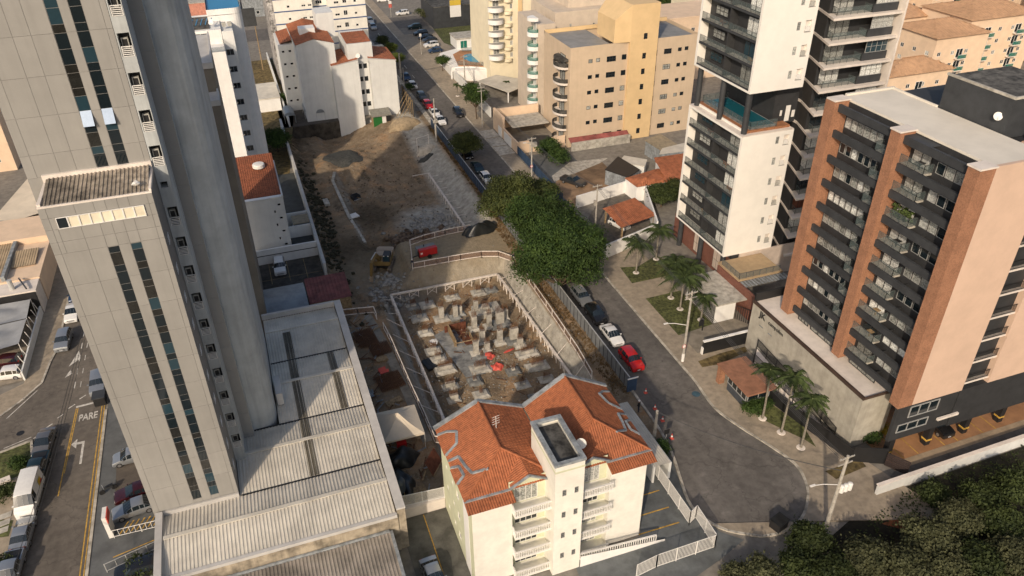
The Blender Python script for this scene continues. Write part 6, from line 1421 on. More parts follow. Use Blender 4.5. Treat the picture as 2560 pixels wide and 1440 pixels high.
CHr = thing('wooden_stool','small wooden stool beside the tent','stool',tuple(G(1045,1100,0))); p = G(1045,1100,0); MB().box(p.x-.3,p.x+.3,p.y-.3,p.y+.3,.45,.5).build('seat', m_plank, CHr)
for dx in (-1,1):
    for dy in (-1,1): MB().box(p.x+dx*.24-.03,p.x+dx*.24+.03,p.y+dy*.24-.03,p.y+dy*.24+.03,0,.45).build('leg', m_plank, CHr)
YF = bar_fence('yard_fence','white mesh fence on a low wall between the yard and the cream block parking',[(7.4,56.7),(12.1,56.35)],1.6,m_railw,[1.3,1.3],.09)
YW = thing('yard_wall','low cream wall under the white mesh fence','wall',(9.8,56.5,0)); MB().box(7.4,12.1,56.2,56.75,-.1,1.3).build('wall_body', m_slab, YW)
sheet('parking_lot', [(7.0,36),(7.0,56.1),(12.1,56.1),(12.1,36)], .02, mat('stained_parking_slab',(0.15,0.145,0.125),.9,.2,.5,big=.3))
bl = MB()
for a,b_,c_,d_ in ((9.55,56,9.65,40),(7.2,45.9,12.1,45.8)): bl.face([(a,d_,.03),(c_,d_,.03),(c_,b_,.03),(a,b_,.03)])
struct(bl.build('bay_lines', m_yline))
# green shed
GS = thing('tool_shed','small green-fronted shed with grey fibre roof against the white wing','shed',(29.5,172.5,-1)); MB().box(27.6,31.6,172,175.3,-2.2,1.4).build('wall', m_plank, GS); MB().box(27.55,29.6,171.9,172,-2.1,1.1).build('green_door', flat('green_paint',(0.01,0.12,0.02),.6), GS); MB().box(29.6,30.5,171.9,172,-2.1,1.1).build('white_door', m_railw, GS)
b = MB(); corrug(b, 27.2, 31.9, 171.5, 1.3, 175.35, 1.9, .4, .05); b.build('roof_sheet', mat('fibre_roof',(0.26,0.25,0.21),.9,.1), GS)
MB().box(30.6,31.6,171.92,172,-2.1,1.1).build('bay_shade_panel', m_black, GS)  # black panel on the wall stands in for shade inside an open bay
# black billboard frame with props by the street
HB = thing('billboard','black hoarding board on raking timber props beside the street','billboard',(36.6,176,0)); MB().box(36.6,36.8,169.5,181,.8,5.2).build('board', m_dark2, HB)
for k in range(6): MB().beam((36.5,170+2*k,4.8),(33.2,169.5+2*k,-.2),.09).build('prop', m_plank, HB); MB().box(36.5,36.6,170+2*k-.05,170+2*k+.05,-.3,4.9).build('post', m_plank, HB)
WF = thing('timber_goal','white timber frame standing beside the sand heap','frame',tuple(G(1048,360,0))); a, b_ = G(1043,368,0), G(1072,358,0); MB().beam((a.x,a.y,2.0),(b_.x,b_.y,2.0),.1).build('crossbar', m_timber, WF); MB().beam((a.x,a.y,-1),(a.x,a.y,2.0),.1).build('post', m_timber, WF); MB().beam((b_.x,b_.y,-.5),(b_.x,b_.y,2.0),.1).build('post', m_timber, WF)

# loose timber and steel lying between the footings
oc = MB(); ro = random.Random(8)
for k in range(170):
    x_, y_ = ro.uniform(17,33.5), ro.uniform(70,101); a_ = ro.uniform(0,3.14); L_ = ro.uniform(.4,1.6); z_ = -3.42+ro.uniform(0,.12); oc.beam((x_,y_,z_),(x_+L_*math.cos(a_),y_+L_*math.sin(a_),z_+ro.uniform(0,.15)),ro.uniform(.06,.16),.04,ro.choice([0,0,1]))
tag(oc.build('timber_offcuts',[m_plank,m_rust]),'timber offcuts and bent steel lying between the footings','offcuts',None,'stuff')
oc = MB()
for k in range(150):
    x_, y_ = ro.uniform(7.8,11.4), ro.uniform(58.5,94); a_ = ro.uniform(0,3.14); L_ = ro.uniform(.3,1.8); z_ = .05+ro.uniform(0,.12); oc.beam((x_,y_,z_),(x_+L_*math.cos(a_),y_+L_*math.sin(a_),z_+ro.uniform(0,.2)),ro.uniform(.06,.2),.05,ro.choice([0,1,1,2]))
tag(oc.build('yard_scraps',[m_plank,m_rust,m_flash]),'scraps of timber and steel along the yard beside the warehouse','scraps',None,'stuff')
# ------------------------------------------------------------------ vehicles (local +X is forward)
CARS = {}
PROF = {  # x, belt z, top z ; z bottom
 'hatch': dict(L=4.0, W=1.74, wb=(-1.25,1.28), st=[(-2.0,.62,.66),(-1.93,.88,.94),(-1.62,.93,1.40),(-1.1,.94,1.49),(-.2,.94,1.51),(.35,.93,1.44),(1.05,.93,.99),(1.55,.84,.88),(1.88,.70,.74),(2.0,.52,.55)], rear=(1,2), front=(5,6)),
 'sedan': dict(L=4.5, W=1.78, wb=(-1.35,1.35), st=[(-2.25,.62,.66),(-2.2,.90,.95),(-1.65,.94,1.02),(-1.05,.94,1.40),(-.6,.94,1.46),(.15,.93,1.44),(1.0,.92,.98),(1.7,.82,.86),(2.12,.68,.72),(2.25,.5,.53)], rear=(2,3), front=(5,6)),
 'suv': dict(L=4.4, W=1.82, wb=(-1.32,1.35), st=[(-2.2,.68,.72),(-2.14,1.02,1.08),(-1.88,1.05,1.55),(-1.3,1.05,1.66),(-.2,1.05,1.66),(.4,1.04,1.57),(1.02,1.03,1.10),(1.7,.95,1.0),(2.1,.82,.86),(2.2,.55,.6)], rear=(1,2), front=(5,6)),
 'pickup': dict(L=5.2, W=1.86, wb=(-1.6,1.6), st=[(-2.6,1.0,1.02),(-2.55,1.05,1.07),(-1.2,1.05,1.07),(-.95,1.05,1.10),(-.85,1.05,1.62),(-.3,1.05,1.72),(.45,1.04,1.66),(1.05,1.03,1.10),(1.9,.98,1.02),(2.45,.85,.9),(2.6,.6,.65)], rear=(3,4), front=(6,7)),
 'van': dict(L=5.4, W=2.0, wb=(-1.6,1.75), st=[(-2.7,1.2,2.3),(-2.65,1.25,2.45),(-1.5,1.25,2.48),(.6,1.25,2.46),(1.35,1.25,2.3),(2.05,1.2,1.35),(2.5,1.0,1.06),(2.7,.6,.65)], rear=(9,9), front=(4,5)),
}
m_tyre = flat('tyre', (0.012,0.012,0.012), .8); m_rim = flat('rim', (0.35,0.35,0.36), .35, .7); m_lamp = flat('headlamp', (0.7,0.7,0.68), .15); m_tail = flat('tail_lamp', (0.35,0.01,0.01), .3); m_plate = flat('number_plate', (0.55,0.55,0.55), .5)
m_carglass = flat('car_glass', (0.012,0.018,0.022), .04, 0, .9)
PAINT = {'white':((.72,.71,.68),.25,0),'silver':((.36,.38,.40),.3,.6),'grey':((.17,.17,.175),.3,.5),'black':((.012,.012,.013),.2,0),'red':((.42,.012,.012),.25,0),'maroon':((.040,.006,.008),.25,.1),'dkgreen':((.012,.03,.035),.3,.2),'blue':((.02,.045,.10),.3,.2),'dkgrey':((.05,.052,.055),.3,.4)}
def paint(c):
    col, r_, me = PAINT[c]; return flat('car_paint_'+c, col, r_, me, .5, .6)
def car_meshes(kind, color):
    if (kind, color) in CARS: return CARS[(kind, color)]
    P = PROF[kind]; W = P['W']/2; st = P['st']; zb = .24 if kind != 'pickup' else .36
    def ring(i):
        x, b, t = st[i]; e = (.90 if i in (0, len(st)-1) else 1.0)*W; g = max(0, t-b); wt = e*(.97-.34*min(g,.75)/.75*.8); 
        if kind == 'van': wt = e*(.97-.10*min(g,1))
        cr = .035 if g > .2 else .02
        pts = [(e*.93, zb), (e*1.0, zb+.25*(b-zb)), (e*.99, b-.08*(b-zb)), (e*.965, b), (wt, t-.02), (wt*.55, t+cr), (0, t+cr*1.4)]
        return [(x, y, z) for y, z in pts] + [(x, -y, z) for y, z in pts[-2::-1]]
    body = MB(); glass_ = MB(); rings = [ring(i) for i in range(len(st))]; n = len(rings[0])
    for i, r_ in enumerate(rings): body.v += r_
    sideq = (3, n-5)
    for i in range(len(rings)-1):
        x0, b0, t0 = st[i]; x1, b1, t1 = st[i+1]
        for k in range(n-1):
            a = i*n+k; q = (a, a+n, a+n+1, a+1)
            isg = False
            if k in sideq and t0-b0 > .3 and t1-b1 > .3: isg = True if kind != 'van' or i >= 3 else False
            if k in sideq and (i, i+1) in (P['front'], P['rear']): isg = True
            if 4 <= k <= n-6 and (i, i+1) in (P['front'], P['rear']): isg = True
            if isg:
                # inset glass face, frame stays as paint
                V = [Vector(body.v[j]) for j in q]; c_ = sum(V, Vector())/4; nn = (V[1]-V[0]).cross(V[3]-V[0]); nn = nn.normalized() if nn.length > 1e-6 else Vector((0,0,1))
                if nn.dot(c_-Vector((c_.x*.5,0,.6))) < 0: nn = -nn
                f = .88 if k in sideq else .97
                glass_.face([tuple(c_+(v-c_)*f+nn*.012) for v in V])
            body.f.append(q); body.m.append(0)
        # floor
        body.f.append((i*n, i*n+n-1, (i+1)*n+n-1, (i+1)*n)); body.m.append(0)
    body.f.append(tuple(range(n))); body.m.append(0); body.f.append(tuple(range(len(rings)*n-1, (len(rings)-1)*n-1, -1))); body.m.append(0)
    d = {'body': body.mesh('car_body', paint(color), smooth=True), 'glass': glass_.mesh('car_windows', m_carglass)}
    me = d['body']
    me.set_sharp_from_angle(angle=R(26))
    w = MB(); w.tube((0,-.10,0),(0,.10,0),.33,.33,14); d['tyre'] = w.mesh('tyre', m_tyre)
    w = MB(); w.tube((0,-.108,0),(0,.108,0),.21,.21,10); d['rim'] = w.mesh('rim', m_rim)
    xf, xr = st[-1][0], st[0][0]; hz = st[-1][1]+.1; 
    h = MB(); h.box(xf-.16,xf-.01,-.2,.2,0,.14); d['lamp'] = h.mesh('headlamp', m_lamp); h = MB(); h.box(xr-.01,xr+.10,-.12,.12,0,.2); d['tail'] = h.mesh('tail_lamp', m_tail)
    h = MB(); h.box(xf-.03,xf+.025,-.2,.2,.38,.5); d['plate'] = h.mesh('number_plate', m_plate); h = MB(); h.box(xf-.10,xf+.012,-.45,.45,.32,.37); h.box(xf-.1,xf+.012,-.5,.5,.52,.6); d['grille'] = h.mesh('grille', m_black)
    h = MB(); h.box(0,.12,-.1,.1,0,.12); d['mirror'] = h.mesh('mirror', paint(color)); d['P'] = P; d['hz'] = hz
    if kind == 'pickup': h = MB(); h.box(-2.4,-1.05,-.72,.72,1.06,1.10); d['bed'] = h.mesh('load_bed', m_black)
    CARS[(kind, color)] = d; return d
def car(kind, color, x, y, ang, label, name=None, group=None, z=0.0):
    d = car_meshes(kind, color); P = d['P']
    t = thing(name or {'suv':'parked_car','hatch':'parked_car','sedan':'parked_car','pickup':'pickup_truck','van':'van'}[kind], label, {'pickup':'pickup','van':'van'}.get(kind,'car'), (x,y,z), group, R(ang) or 1e-6)
    inst(d['body'],'body',t,world=False); inst(d['glass'],'windows',t,world=False)
    for wx in P['wb']:
        for s_ in (-1,1):
            o = inst(d['tyre'],'wheel',t,(wx,s_*(P['W']/2-.1),.33),False); inst(d['rim'],'rim',o,(0,0,0),False)
    for s_ in (-1,1):
        inst(d['lamp'],'headlight',t,(-.03,s_*(P['W']/2-.33),d['hz']-.12),False); inst(d['tail'],'tail_light',t,(0,s_*(P['W']/2-.28),.72),False); inst(d['mirror'],'mirror',t,(P['st'][P['front'][1]][0]-.35,s_*(P['W']/2+.08),P['st'][3][1]+.02),False)
    inst(d['plate'],'number_plate',t,world=False); inst(d['grille'],'grille',t,world=False)
    if 'bed' in d: inst(d['bed'],'load_bed',t,world=False)
    return t
gS = 'cars parked along the street'; gF = 'cars parked along the far street'; gL = 'cars parked on the left road'
def cp(px, py): p = G(px, py); return p.x, p.y
for kind, col, px, py, lab in (('suv','silver',1442,752,'silver car half under the big tree, first beside the grey hoarding'),('suv','black',1478,797,'black SUV parked between the silver car and the white sedan'),('sedan','white',1517,849,'white sedan parked between the black SUV and the red car'),('suv','red',1566,910,'bright red SUV parked at the near end of the row')):
    car(kind, col, 42.15, cp(px,py)[1], -90, lab, group=gS)
car('hatch','black',41.9,cp(1180,402)[1]+2.2,-90,'black car under the small tree beside the blue hoarding',group=gS); car('sedan','dkgreen',41.9,cp(1196,424)[1],-90,'dark sedan parked in front of the white hatchback by the blue hoarding',group=gS); car('hatch','white',42.0,cp(1213,452)[1],-90,'white hatchback at the near end of the blue hoarding',group=gS)
for kind, col, px, py, lab in (('hatch','blue',1022,197,'dark blue car parked beside the white twin-block entrance'),('hatch','white',1041,218,'white hatchback parked next to the round hedge'),('suv','dkgrey',1060,247,'dark car directly behind the red hatchback'),('hatch','red',1076,266,'red hatchback in the parked row by the black board'),('sedan','white',1092,288,'white sedan right behind another white car, nearer the red hatchback'),('sedan','white',1107,306,'white sedan at the near end of the row before the blue hoarding')):
    q = cp(px,py); car(kind,col,41.9,q[1],-90,lab,group=gF)
q = cp(1163,285); car('suv','black',47.2,q[1],-92,'black SUV driving down the right side of the street','moving_car')
for kind, col, px, py, a, lab in (('suv','white',1006,37,185,'white SUV turned across the car park at the far corner'),('suv','dkgreen',1037,72,180,'dark green SUV angled into the far grass lot'),('suv','black',1052,88,190,'black car first of the dark trio by the grass lot'),('sedan','black',1064,97,195,'black car in the middle of the dark trio by the grass lot'),('sedan','dkgrey',1074,104,195,'dark car last of the trio, beside the white SUV'),('suv','white',1078,117,185,'white SUV parked beside the white pool court wall'),('hatch','blue',1088,131,185,'dark blue car squeezed against the pool court wall'),('suv','silver',926,57,-90,'silver car parked by the striped white block, farther one'),('suv','silver',933,72,-90,'silver car parked by the striped white block, nearer one'),('suv','white',958,4,170,'white car crossing the far junction'),('suv','dkgrey',965,1,0,'grey car at the far junction')):
    q = cp(px,py); car(kind,col,q[0],q[1],a,lab,group=gF)
q = cp(655,20); car('pickup','white',q[0],q[1],5,'white pickup on the far cross street behind the dry lawn')
q = cp(712,678); car('suv','white',.45,112.6,-92,'white SUV alone in the small parking lot beside the site'); car('sedan','silver',8.6,47.7,-86,'silver car in the parking bay under the cream block wall')
q = cp(1432,460); car('pickup','dkgrey',q[0],q[1],-60,'dark grey pickup on the dirt lot'); q = cp(1545,572); car('hatch','white',q[0]+.5,q[1]+.6,-70,'white car tucked under the orange tile garage roof')
q = cp(2335,1090); car('suv','black',70.4,47.6,-90,'black car parked inside the orange-floored car park')
for kind, col, x, y, a, lab in (('suv','silver',-30.0,103.0,-93,'silver SUV driving at the road bend left of the grey tower'),('sedan','white',-29.6,110.2,-90,'white car with dark roof beside the grey tower'),('hatch','blue',-29.6,115.5,-90,'dark car half hidden behind the grey tower edge'),('sedan','grey',-29.75,81.6,-97,'grey sedan at the corner of the grass verge'),('pickup','dkgreen',-29.9,77.0,-95,'dark green pickup parked right behind the grey sedan'),('sedan','silver',-30.0,67.6,87,'silver sedan parked between the van and the silver pickup'),('pickup','silver',-30.4,62.6,-93,'silver pickup at the bottom left corner'),('suv','silver',-24.7,91.2,-88,'silver car at the stop line beside the black bin'),('hatch','silver',-20.0,75.6,182,'small silver car in the bay under the tower canopy'),('sedan','maroon',-19.2,69.6,186,'dark maroon sedan parked beside the silver coupe'),('sedan','silver',-19.3,67.2,188,'silver coupe parked beside the maroon sedan'),('suv','black',-18.6,58.6,180,'black car at the bottom edge below the ramp railing'),('hatch','maroon',-36.9,100.6,170,'dark red car under the grey shade sails'),('hatch','white',-36.2,97.6,172,'white car under the grey shade sails')):
    car(kind, col, x, y, a, lab, group=gL)
vn = car('van','white',-30.05,72.8,-93,'white delivery van with a yellow and red mark on its side')
MB().obox((-1.2,1.0,1.55),(.45,0,0),(0,.006,0),(0,0,.38)).build('yellow_mark', flat('van_yellow',(.55,.38,.03),.4), vn, local=True); MB().obox((-1.5,1.004,1.35),(.35,0,.05),(0,.006,0),(0,0,.14)).build('red_mark', m_red, vn, local=True)
BN = thing('waste_bin','black waste skip standing in the left road near the stop line','bin',(-24.1,87.6,0)); b = MB(); b.prism([(-24.8,86.9),(-23.5,86.9),(-23.5,88.4),(-24.8,88.4)],.15,1.3); b.build('body', m_black, BN); MB().box(-24.9,-23.4,86.8,88.5,1.3,1.42).build('lid', m_dark2, BN)
SK = thing('waste_skip','black waste skip on the turning circle kerb','bin',tuple(G(1945,1318,0)),rz=.3); b = MB(); b.prism([(-.75,-.6),(.75,-.6),(.75,.6),(-.75,.6)],.1,1.1); b.build('body', m_black, SK, local=True); MB().box(-.82,.82,-.67,.67,1.1,1.2).build('lid', m_tarpk, SK, local=True)
# ------------------------------------------------------------------ road markings
mk = 0
def line(p0, p1, w, m, z=.006, name='road_marking'):
    a, b = Vector((*p0,z)), Vector((*p1,z)); u = (b-a).normalized(); n = Vector((-u.y,u.x,0))*w/2
    o = MB().face([tuple(a-n),tuple(b-n),tuple(b+n),tuple(a+n)][::1]).build(name, m); return struct(o)
line((-27.05,87.6),(-27.45,72.5),.12,m_yline); line((-26.85,87.6),(-27.2,76),.10,m_yline)
line((-24.05,87),(-24.3,30),.12,m_yline); line((-23.75,87),(-23.85,30),.10,m_yline)
line((-27.1,87.9),(-24.6,88.1),.35,m_wline)
for k in range(6): t = k/5; line((-25.4-5.6*t*1.0-.35,91.2-7.4*t-.3),(-25.4-5.6*t+.35,91.2-7.4*t+.3),.13,m_wline)
for y in (92,95,98,101,104,107): line((-27.7,y),(-27.7,y+1.4),.12,m_wline); line((-27.0,y),(-27.0,y+1.2),.10,m_wline)
line((-35,88.6),(-32.2,93.2),.12,m_wline); line((-34.4,82.9),(-31.6,83.9),.10,m_wline)
struct(MB().face([(-25.75,77.0,.008),(-25.5,77.0,.008),(-25.5,80.9,.008),(-25.75,80.9,.008)]).face([(-26.35,80.55,.010),(-25.5,80.55,.010),(-25.5,80.95,.010),(-26.35,80.95,.010)]).face([(-26.95,80.75,.008),(-26.35,79.9,.008),(-26.35,81.6,.008)]).build('road_arrow', m_wline))
pr = struct(text(None,'PARE',(-26.6,84.9,.008),.95,0.0,m_wline,.001,'road_lettering',.02)); pr.scale.y = 1.9
struct(MB().face([(-28.9,97.2,.008),(-27.6,98.6,.008),(-27.9,100.8,.008)]).build('road_triangle', m_wline)); struct(MB().face([(-29.1,94.8,.008),(-28.3,95.4,.008),(-28.6,96.4,.008)]).build('road_triangle', m_wline))
hc = MB(); hc.lathe((*G(1740,985,0)[:2],.002), [(.55,0),(.55,.004)], 16); struct(hc.build('manhole_cover', mat('blue_spray',(0.05,0.10,0.13),.8)))
struct(MB().lathe((*G(51,1083,0)[:2],.002), [(.45,0),(.45,.006)], 14).build('manhole_cover', m_black))
for s_ in range(10): line((44.2,200+9*s_),(44.2,203+9*s_),.12,m_wline)
# ------------------------------------------------------------------ poles and wires
def pole(label, px, py, top, r=.17, lamp=None, arms=True, cat='pole', name='utility_pole', band=False, zb=0.0):
    p = G(px,py,zb); t = thing(name, label, cat, (p.x,p.y,zb)); MB().tube((p.x,p.y,zb-.1),(p.x,p.y,zb+top),r,r*.6,10).build('shaft', m_pole, t)
    if band: MB().tube((p.x,p.y,zb),(p.x,p.y,zb+1.4),r*1.06,r*1.03,10).build('white_band', m_railw, t)
    if arms:
        for dz in (.35,1.1): MB().beam((p.x-.9,p.y,zb+top-dz),(p.x+.9,p.y+.1,zb+top-dz),.1,.12).build('cross_arm', m_pole, t)
        for k in (-.8,-.3,.4,.8): MB().lathe((p.x+k,p.y,zb+top-.3), [(.04,0),(.07,.08),(.03,.2)], 6).build('insulator', m_frame_g, t)
    if lamp:
        a = Vector((p.x,p.y,zb+lamp[2])); e = a+Vector((lamp[0],lamp[1],.6)); MB().path([a,a+Vector((lamp[0]*.6,lamp[1]*.6,.5)),e],.045,6).build('lamp_arm', m_railw, t); MB().obox(e,(.3,0,0),(0,.1,0),(0,0,.05)).build('lamp_head', m_railw, t)
    return t, p
t1, p1 = pole('concrete utility pole with a street lamp and round sign beside the driveway',1706,904,11.3,.2,(-2.9,.6,6.0),True,band=True)
MB().tube((p1.x-.2,p1.y-.16,2.75),(p1.x-.2,p1.y-.2,2.75),.3,.3,16).build('round_sign', m_railw, t1); MB().tube((p1.x-.2,p1.y-.2,2.75),(p1.x-.2,p1.y-.215,2.75),.3,.3,16,0).build('sign_ring', m_red, t1); MB().tube((p1.x-.2,p1.y-.216,2.75),(p1.x-.2,p1.y-.225,2.75),.23,.23,16,0).build('sign_face', m_railw, t1)
t2, p2 = pole('leaning concrete utility pole with three pale transformers at the end of the turning circle',2065,1316,10.2,.24,(-3.0,.4,6.2))
for k in range(3): MB().lathe((p2.x+.5+.5*k,p2.y,5.0), [(.26,0),(.28,.1),(.28,.8),(.2,.9),(.02,.95)], 10).build('transformer', m_railw, t2)
t3, p3 = pole('short concrete pole beside the small entrance roof of the cream block',1633,1110,5.2,.26,None,False)
t4, p4 = pole('tall concrete utility pole standing at the left edge of the street inside the site',1091,352,9.5,.22,None,False); MB().box(p4.x-.5,p4.x+.5,p4.y-.4,p4.y-.1,4.2,4.8).build('transformer_box', m_pole, t4)
t5, p5 = pole('slim concrete pole on the right pavement beside the beige wall',1206,318,9.5,.15,None,True); t6, p6 = pole('concrete pole with cross arm in front of the curved white canopy',1163,222,8.5,.2,None,True)
t7, p7 = pole('concrete pole with transformer beside the black car park fence',1329,445,8.5,.18,(-1.5,0,7),True); MB().box(p7.x-.1,p7.x+1.0,p7.y-.3,p7.y+.3,6.6,7.4).build('transformer_box', m_pole, t7)
MB().tube((p7.x-.1,p7.y-.2,2.6),(p7.x-.1,p7.y-.24,2.6),.3,.3,14).build('round_sign', m_red, t7); MB().tube((p7.x-.1,p7.y-.24,2.6),(p7.x-.1,p7.y-.25,2.6),.22,.22,14).build('sign_face', m_railw, t7)
t8, p8 = pole('concrete pole beside the trees next to the garage yard',1488,572,8.5,.17,None,True); MB().box(p8.x-.5,p8.x-.2,p8.y-.2,p8.y+.2,4.6,5.6).build('transformer_box', m_pole, t8)
t9, p9 = pole('slim pole by the far grass lot with a pale box',1054,137,6,.12,None,False,'sign','sign_pole'); MB().box(p9.x-.3,p9.x+.3,p9.y-.05,p9.y,5.2,6.0).build('sign_face', m_railw, t9)
t10, p10 = pole('slim pole with a red and white notice at the far corner',978,42,5,.10,None,False,'sign','sign_pole'); MB().box(p10.x-.5,p10.x+.5,p10.y-.06,p10.y-.02,3.0,4.2).build('notice', m_redt, t10); MB().box(p10.x-.5,p10.x+.5,p10.y-.06,p10.y-.02,4.2,5.2).build('notice', m_railw, t10)
t11, p11 = pole('slim white pole in front of the white twin-block',1013,238,7,.12,None,False); t12, p12 = pole('grey column beside the twin-block entrance',1003,200,7,.3,None,False)
def wires(label, A_, B_, n=3, sag=1.0, sp=.3, r=.028):
    t = thing('power_lines', label, 'wires', tuple(A_), None)
    for k in range(n):
        pts = []
        for j in range(13):
            u = j/12; p = Vector(A_).lerp(Vector(B_),u)+Vector((sp*(k-(n-1)/2),0,-sag*4*u*(1-u)-.12*k)); pts.append(p)
        MB().path(pts, r, 4).build('wire', m_wire, t)
wires('power lines from the driveway pole to the transformer pole over the guard hut',(p1.x,p1.y,10.9),(p2.x,p2.y,9.6),4,.7); wires('power lines from the driveway pole up the street past the palms',(p1.x,p1.y,10.9),(p8.x,p8.y,8.2),3,.7); wires('power lines along the far right pavement',(p8.x,p8.y,8.2),(p7.x,p7.y,8.2),3,.8); wires('power lines over the beige courtyard walls',(p7.x,p7.y,8.2),(p5.x,p5.y,9.2),3,.8); wires('thin cables crossing the far street',(p6.x,p6.y,8.0),(p11.x,p11.y,6.6),2,1.2,.8); wires('cable from the curved canopy pole along the street',(p5.x,p5.y,9.0),(p6.x,p6.y,8.2),3,.8)
wires('service cables over the left road',(-27.5,48,7.5),(-24.2,90,8.5),3,.8,.25); wires('service cables from the transformer pole to the cream block entrance pole',(p2.x,p2.y,8.2),(p3.x,p3.y,5.1),2,.9)
# ------------------------------------------------------------------ cones, signs, motorcycle, totem
def cone(label, px, py):
    p = G(px,py); t = thing('traffic_cone', label, 'cone', (p.x,p.y,0), 'traffic cones along the hoarding'); MB().box(p.x-.22,p.x+.22,p.y-.22,p.y+.22,0.0,.05).build('base', m_redt, t); MB().lathe((p.x,p.y,.05), [(.17,0),(.13,.25)], 10).build('lower_body', m_redt, t); MB().lathe((p.x,p.y,.3), [(.128,0),(.085,.22)], 10).build('white_stripe', m_railw, t); MB().lathe((p.x,p.y,.52), [(.083,0),(.04,.23)], 10).build('tip', m_redt, t)
for l_, a, b_ in (('red cone farthest up the kerb',1614,982),('red cone beside the white pole top',1637,1022),('red cone on the kerb left of the road sign',1656,1052),('red cone nearest the round bush',1679,1096)): cone(l_, a, b_)
sg = thing('road_sign','dark square sign on a thin post beside the cones','sign',tuple(G(1663,1108))); p = G(1663,1108); MB().tube((p.x,p.y,0),(p.x,p.y,2.0),.03,.03,6).build('post', m_rails, sg); MB().box(p.x-.35,p.x+.35,p.y-.05,p.y-.02,1.5,2.2).build('plate', m_black, sg)
nb = thing('notice_board','dark notice panel on a post at the lawn edge','sign',tuple(G(1755,828))); p = G(1755,828); MB().box(p.x-.06,p.x+.06,p.y-.06,p.y+.06,.1,1.9).build('post', m_black, nb); MB().box(p.x-.7,p.x-.06,p.y-.05,p.y,1.0,2.1).build('plate', m_black, nb)
En = thing('entrance_canopy','pale sheet roof over the side entrance of the cream block','canopy',(36.5,55,0)); b = MB(); corrug(b,34.6,36.6,51.5,2.5,62,2.6,.3,.03); b.build('roof_sheet', m_roofw, En); MB().box(36.4,36.7,51.5,62,0,2.45).build('wall', m_offwh, En); MB().box(34.5,34.7,51.5,62,0,2.45).build('wall', m_offwh, En)
Mt = thing('motorcycle','dark motorcycle parked beside the maroon sedan','motorcycle',(-22.2,71.3,0),rz=R(200))
for x_ in (-.65,.65): MB().tube((x_,-.06,.3),(x_,.06,.3),.3,.3,14).build('wheel', m_tyre, Mt, local=True)
b = MB(); b.beam((-.5,0,.55),(.35,0,.7),.22,.3); b.beam((.45,0,.95),(.65,0,.3),.08,.08); b.build('frame', m_dark2, Mt, local=True); MB().box(-.6,.05,-.13,.13,.75,.85).build('seat', m_black, Mt, local=True); MB().beam((.42,-.35,1.0),(.42,.35,1.0),.04).build('handlebar', m_rails, Mt, local=True)
Tt = thing('totem_sign','white and red totem sign at the corner of the parking strip','sign',(-21.0,65.6,0)); MB().box(-21.7,-21.3,64.3,65.9,0,3.0).build('panel', m_railw, Tt); MB().box(-21.29,-21.2,64.3,65.9,2.1,3.0).build('red_edge', m_redt, Tt)
for k in range(5): MB().box(-21.75,-21.7,64.6,65.6,1.0+.25*k,1.1+.25*k).build('text_line', m_frame_g, Tt)
bar_fence('railing','white railing above the hatched parking ramp',[(-21.2,64.2),(-15.9,64.0)],1.0,m_railw,[.1,.1],.5); bar_fence('railing','grey railing along the lower ramp at the bottom edge',[(-21.6,59.9),(-15.9,61.4)],1.1,m_rails,[.1,.1],.9)
sheet('ramp_surface',[(-21.3,60.2),(-21.3,64.0),(-15.85,63.8),(-15.85,61.6)],.03,m_conc_dk); line((-21.2,61.6),(-16.2,62.7),.12,m_yline,.04)
hb = MB()
for k in range(9): hb.face([(-20.8+.55*k,64.5,.04),(-20.65+.55*k,64.5,.04),(-19.9+.55*k,66.0,.04),(-20.05+.55*k,66.0,.04)])
struct(hb.build('hatched_marking', m_yline))
CV = thing('tower_canopy','curved white slatted canopy at the foot of the grey tower','canopy',(-19,75,0))
cv = smooth_pts([(-19.3,80.2,3.2),(-19.4,77,3.2),(-18.6,74,3.2),(-16.6,72,3.2)],5)
for k, (a, c_) in enumerate(zip(cv, cv[1:])): 
    MB().beam(a, c_, .25, .5).build('fascia', m_railw, CV)
    n_ = Vector((1,.4,0)).normalized(); MB().beam(Vector(a)+Vector((0,0,.1)), Vector(a)+n_*2.6+Vector((0,0,.1)), .08,.06).build('slat', m_railw, CV)
BC = thing('bench','long pale concrete bench on the verge at the left edge','bench',(-34.5,77,0)); MB().beam((-37.5,75.4,.5),(-32.6,76.8,.5),.8,.25).build('seat', m_slab, BC); MB().box(-33.4,-32.9,76.2,76.9,0,.4).build('leg', m_conc, BC); MB().box(-36.6,-36.1,75.3,76.0,0,.4).build('leg', m_conc, BC)
PVs = [sheet('paving_slab', [(-33.3-.0,71.6-1.05*k),(-31.8,71.9-1.05*k),(-31.8,71.1-1.05*k),(-33.3,70.8-1.05*k)], .12, m_conc, .03) for k in range(3)]
# ------------------------------------------------------------------ buildings beyond the left road
LB = thing('workshop','low workshop with tan corrugated roofs and a black front at the left edge','building',(-37,122,0))
b = MB(); b.box(-46,-33.6,116.2,132,0,4.2,skip='z-'); b.build('wall', m_peach, LB); b = MB(); corrug(b,-46,-38.7,117.5,4.3,129.5,4.8,.35,.06); b.build('roof_sheet', mat('tan_roof_sheet',(0.46,0.35,0.22),.7,.1,.6), LB); b = MB(); corrug(b,-38.0,-34.6,120.0,4.4,125,4.7,.35,.06); b.build('roof_sheet', mat('tan_roof_sheet',(0.46,0.35,0.22)), LB)
MB().box(-38.6,-38.1,116.5,131,4.2,5.0).build('ridge_gutter', m_flash, LB); b = MB(); b.box(-46,-33.7,112.6,116.1,0,4.0); b.build('front_roof_block', m_slab, LB); MB().box(-46,-33.8,112.4,112.6,0,3.8).build('black_front', m_black, LB); MB().box(-37.8,-36.2,112.34,112.4,.5,1.5).build('white_sign', m_railw, LB)
